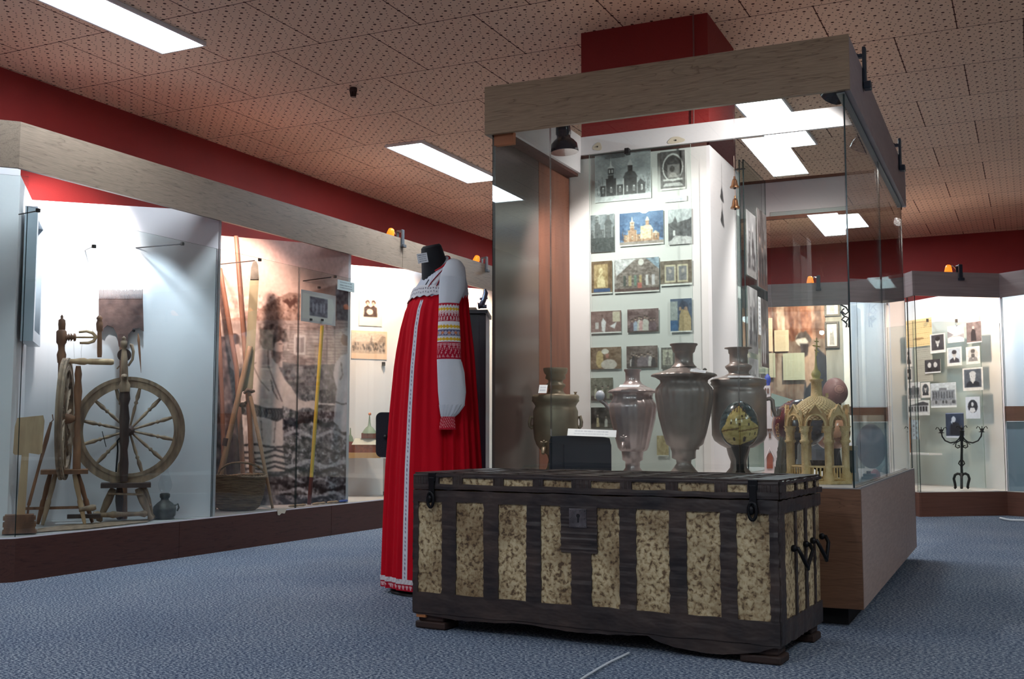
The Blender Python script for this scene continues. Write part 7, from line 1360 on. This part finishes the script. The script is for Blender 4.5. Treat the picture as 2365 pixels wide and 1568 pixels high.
# forest mural with a bearded man, documents and icons, seen through the tall case
YB = 10.74
def yb(x, y): return onpl(x, y, (0, YB, 0), (0, 1, 0))
def on_yb(name, cv, x0, y0, x1, y1, label, cat='photograph', o_=0.):
    tl = onpl(x0, y0, (0, YB-o_, 0), (0, 1, 0)); tr = onpl(x1, y0, (0, YB-o_, 0), (0, 1, 0)); bl = onpl(x0, y1, (0, YB-o_, 0), (0, 1, 0)); r_ = np.array([tr[0]-tl[0], 0, 0]); o = picture(name, cv, tl, r_, np.array([0, 0, bl[2]-tl[2]]), None, .002); return tag(o, label, cat)
cv = Cv(150, 250, (150, 112, 98)); cv.box = (1740, 690, 1905, 1100); cv.noise(50, 6, *cv.box, seed=2)
for x, w_, c_ in ((1748, 10, (196, 160, 140)), (1766, 12, (90, 64, 58)), (1790, 14, (214, 180, 160)), (1806, 8, (110, 80, 70)), (1822, 14, (226, 196, 178)), (1845, 18, (110, 64, 46)), (1868, 20, (136, 78, 54)), (1890, 12, (90, 60, 52))): cv.line([(x, 690), (x+4, 800), (x-2, 900)], w_, c_, .8)
cv.noise(60, 30, 1740, 690, 1905, 900, seed=3)
cv.poly([(1740, 800), (1905, 790), (1905, 1100), (1740, 1100)], (120, 114, 112), .6); cv.noise(40, 14, 1740, 800, 1905, 1100, seed=4)
cv.poly([(1858, 1100), (1864, 900), (1876, 830), (1890, 810), (1905, 830), (1905, 1100)], (42, 44, 58)); cv.poly([(1872, 810), (1884, 800), (1888, 870), (1868, 900), (1864, 840)], (170, 140, 126)); cv.ell(1862, 790, 12, 16, (196, 188, 184)); cv.poly([(1850, 790), (1856, 775), (1870, 772), (1880, 790), (1876, 800), (1868, 786)], (70, 58, 58)); cv.poly([(1858, 800), (1874, 800), (1872, 826), (1862, 834)], (52, 42, 46)); cv.noise(30, 60, *cv.box, seed=6)
on_yb('mural', cv, 1700, 690, 1905, 1100, 'brown forest mural with a bearded man behind the wooden pavilion spire', 'mural', .002)
cv = Cv(40, 120, (140, 138, 138)); cv.noise(24, 8, seed=4)
on_yb('wallpaper_panel', cv, 1906, 690, 1944, 1100, 'grey backing panel with framed pictures beside the forest mural', 'panel', .002)
for i, (x0, y0, x1, y1, lb) in enumerate(((1766, 735, 1784, 770, 'left cream typed sheet on the forest mural'), (1788, 763, 1821, 812, 'larger cream typed sheet on the forest mural'), (1766, 763, 1784, 812, 'narrow cream typed sheet left of the larger one'), (1808, 816, 1858, 878, 'broad grey-green typed sheet above the pavilion roof'), (1766, 816, 1790, 872, 'grey sheet with a small standing figure'))):
    on_yb('document', textcard(34, 40, 12, (206, 190, 168) if i < 3 else (176, 176, 160), (170, 150, 130) if i < 3 else (150, 150, 138), 5+i), x0, y0, x1, y1, lb, 'document', .02+.006*i)
for i, (x0, y0, x1, y1, lb) in enumerate(((1903, 690, 1940, 729, 'upper dark-framed picture on the grey backing panel'), (1904, 743, 1938, 803, 'lower dark-framed picture of a veiled woman on the grey panel'))):
    e = empty('framed_picture', yb((x0+x1)/2, y1), lb, 'picture'); a = onpl(x0, y0, (0, YB-.03, 0), (0, 1, 0)); c = onpl(x1, y1, (0, YB-.03, 0), (0, 1, 0)); t = .018
    b = MB(); X_0, X_1, Z0, Z1 = a[0], c[0], c[2], a[2]; b.box(X_0, X_1, YB-.03, YB-.008, Z1-t, Z1); b.box(X_0, X_1, YB-.03, YB-.008, Z0, Z0+t); b.box(X_0, X_0+t, YB-.03, YB-.008, Z0+t, Z1-t); b.box(X_1-t, X_1, YB-.03, YB-.008, Z0+t, Z1-t); b.build('frame', mat('dark_frame', S(58, 50, 54), .5), e)
    cvv = Cv(40, 56, (206, 202, 204)); cvv.noise(16, 8, seed=3); cvv.poly([(.25, .95), (.3, .45), (.42, .18), (.58, .2), (.68, .5), (.72, .95)], (150, 146, 150)); cvv.ell(.46, .32, .09, .1, (226, 222, 224)); cvv.noise(30, 20, seed=8)
    picture('print', cvv, (X_0+t, YB-.012, Z1-t), (X_1-X_0-2*t, 0, 0), (0, 0, -(Z1-Z0-2*t)), e, .001)
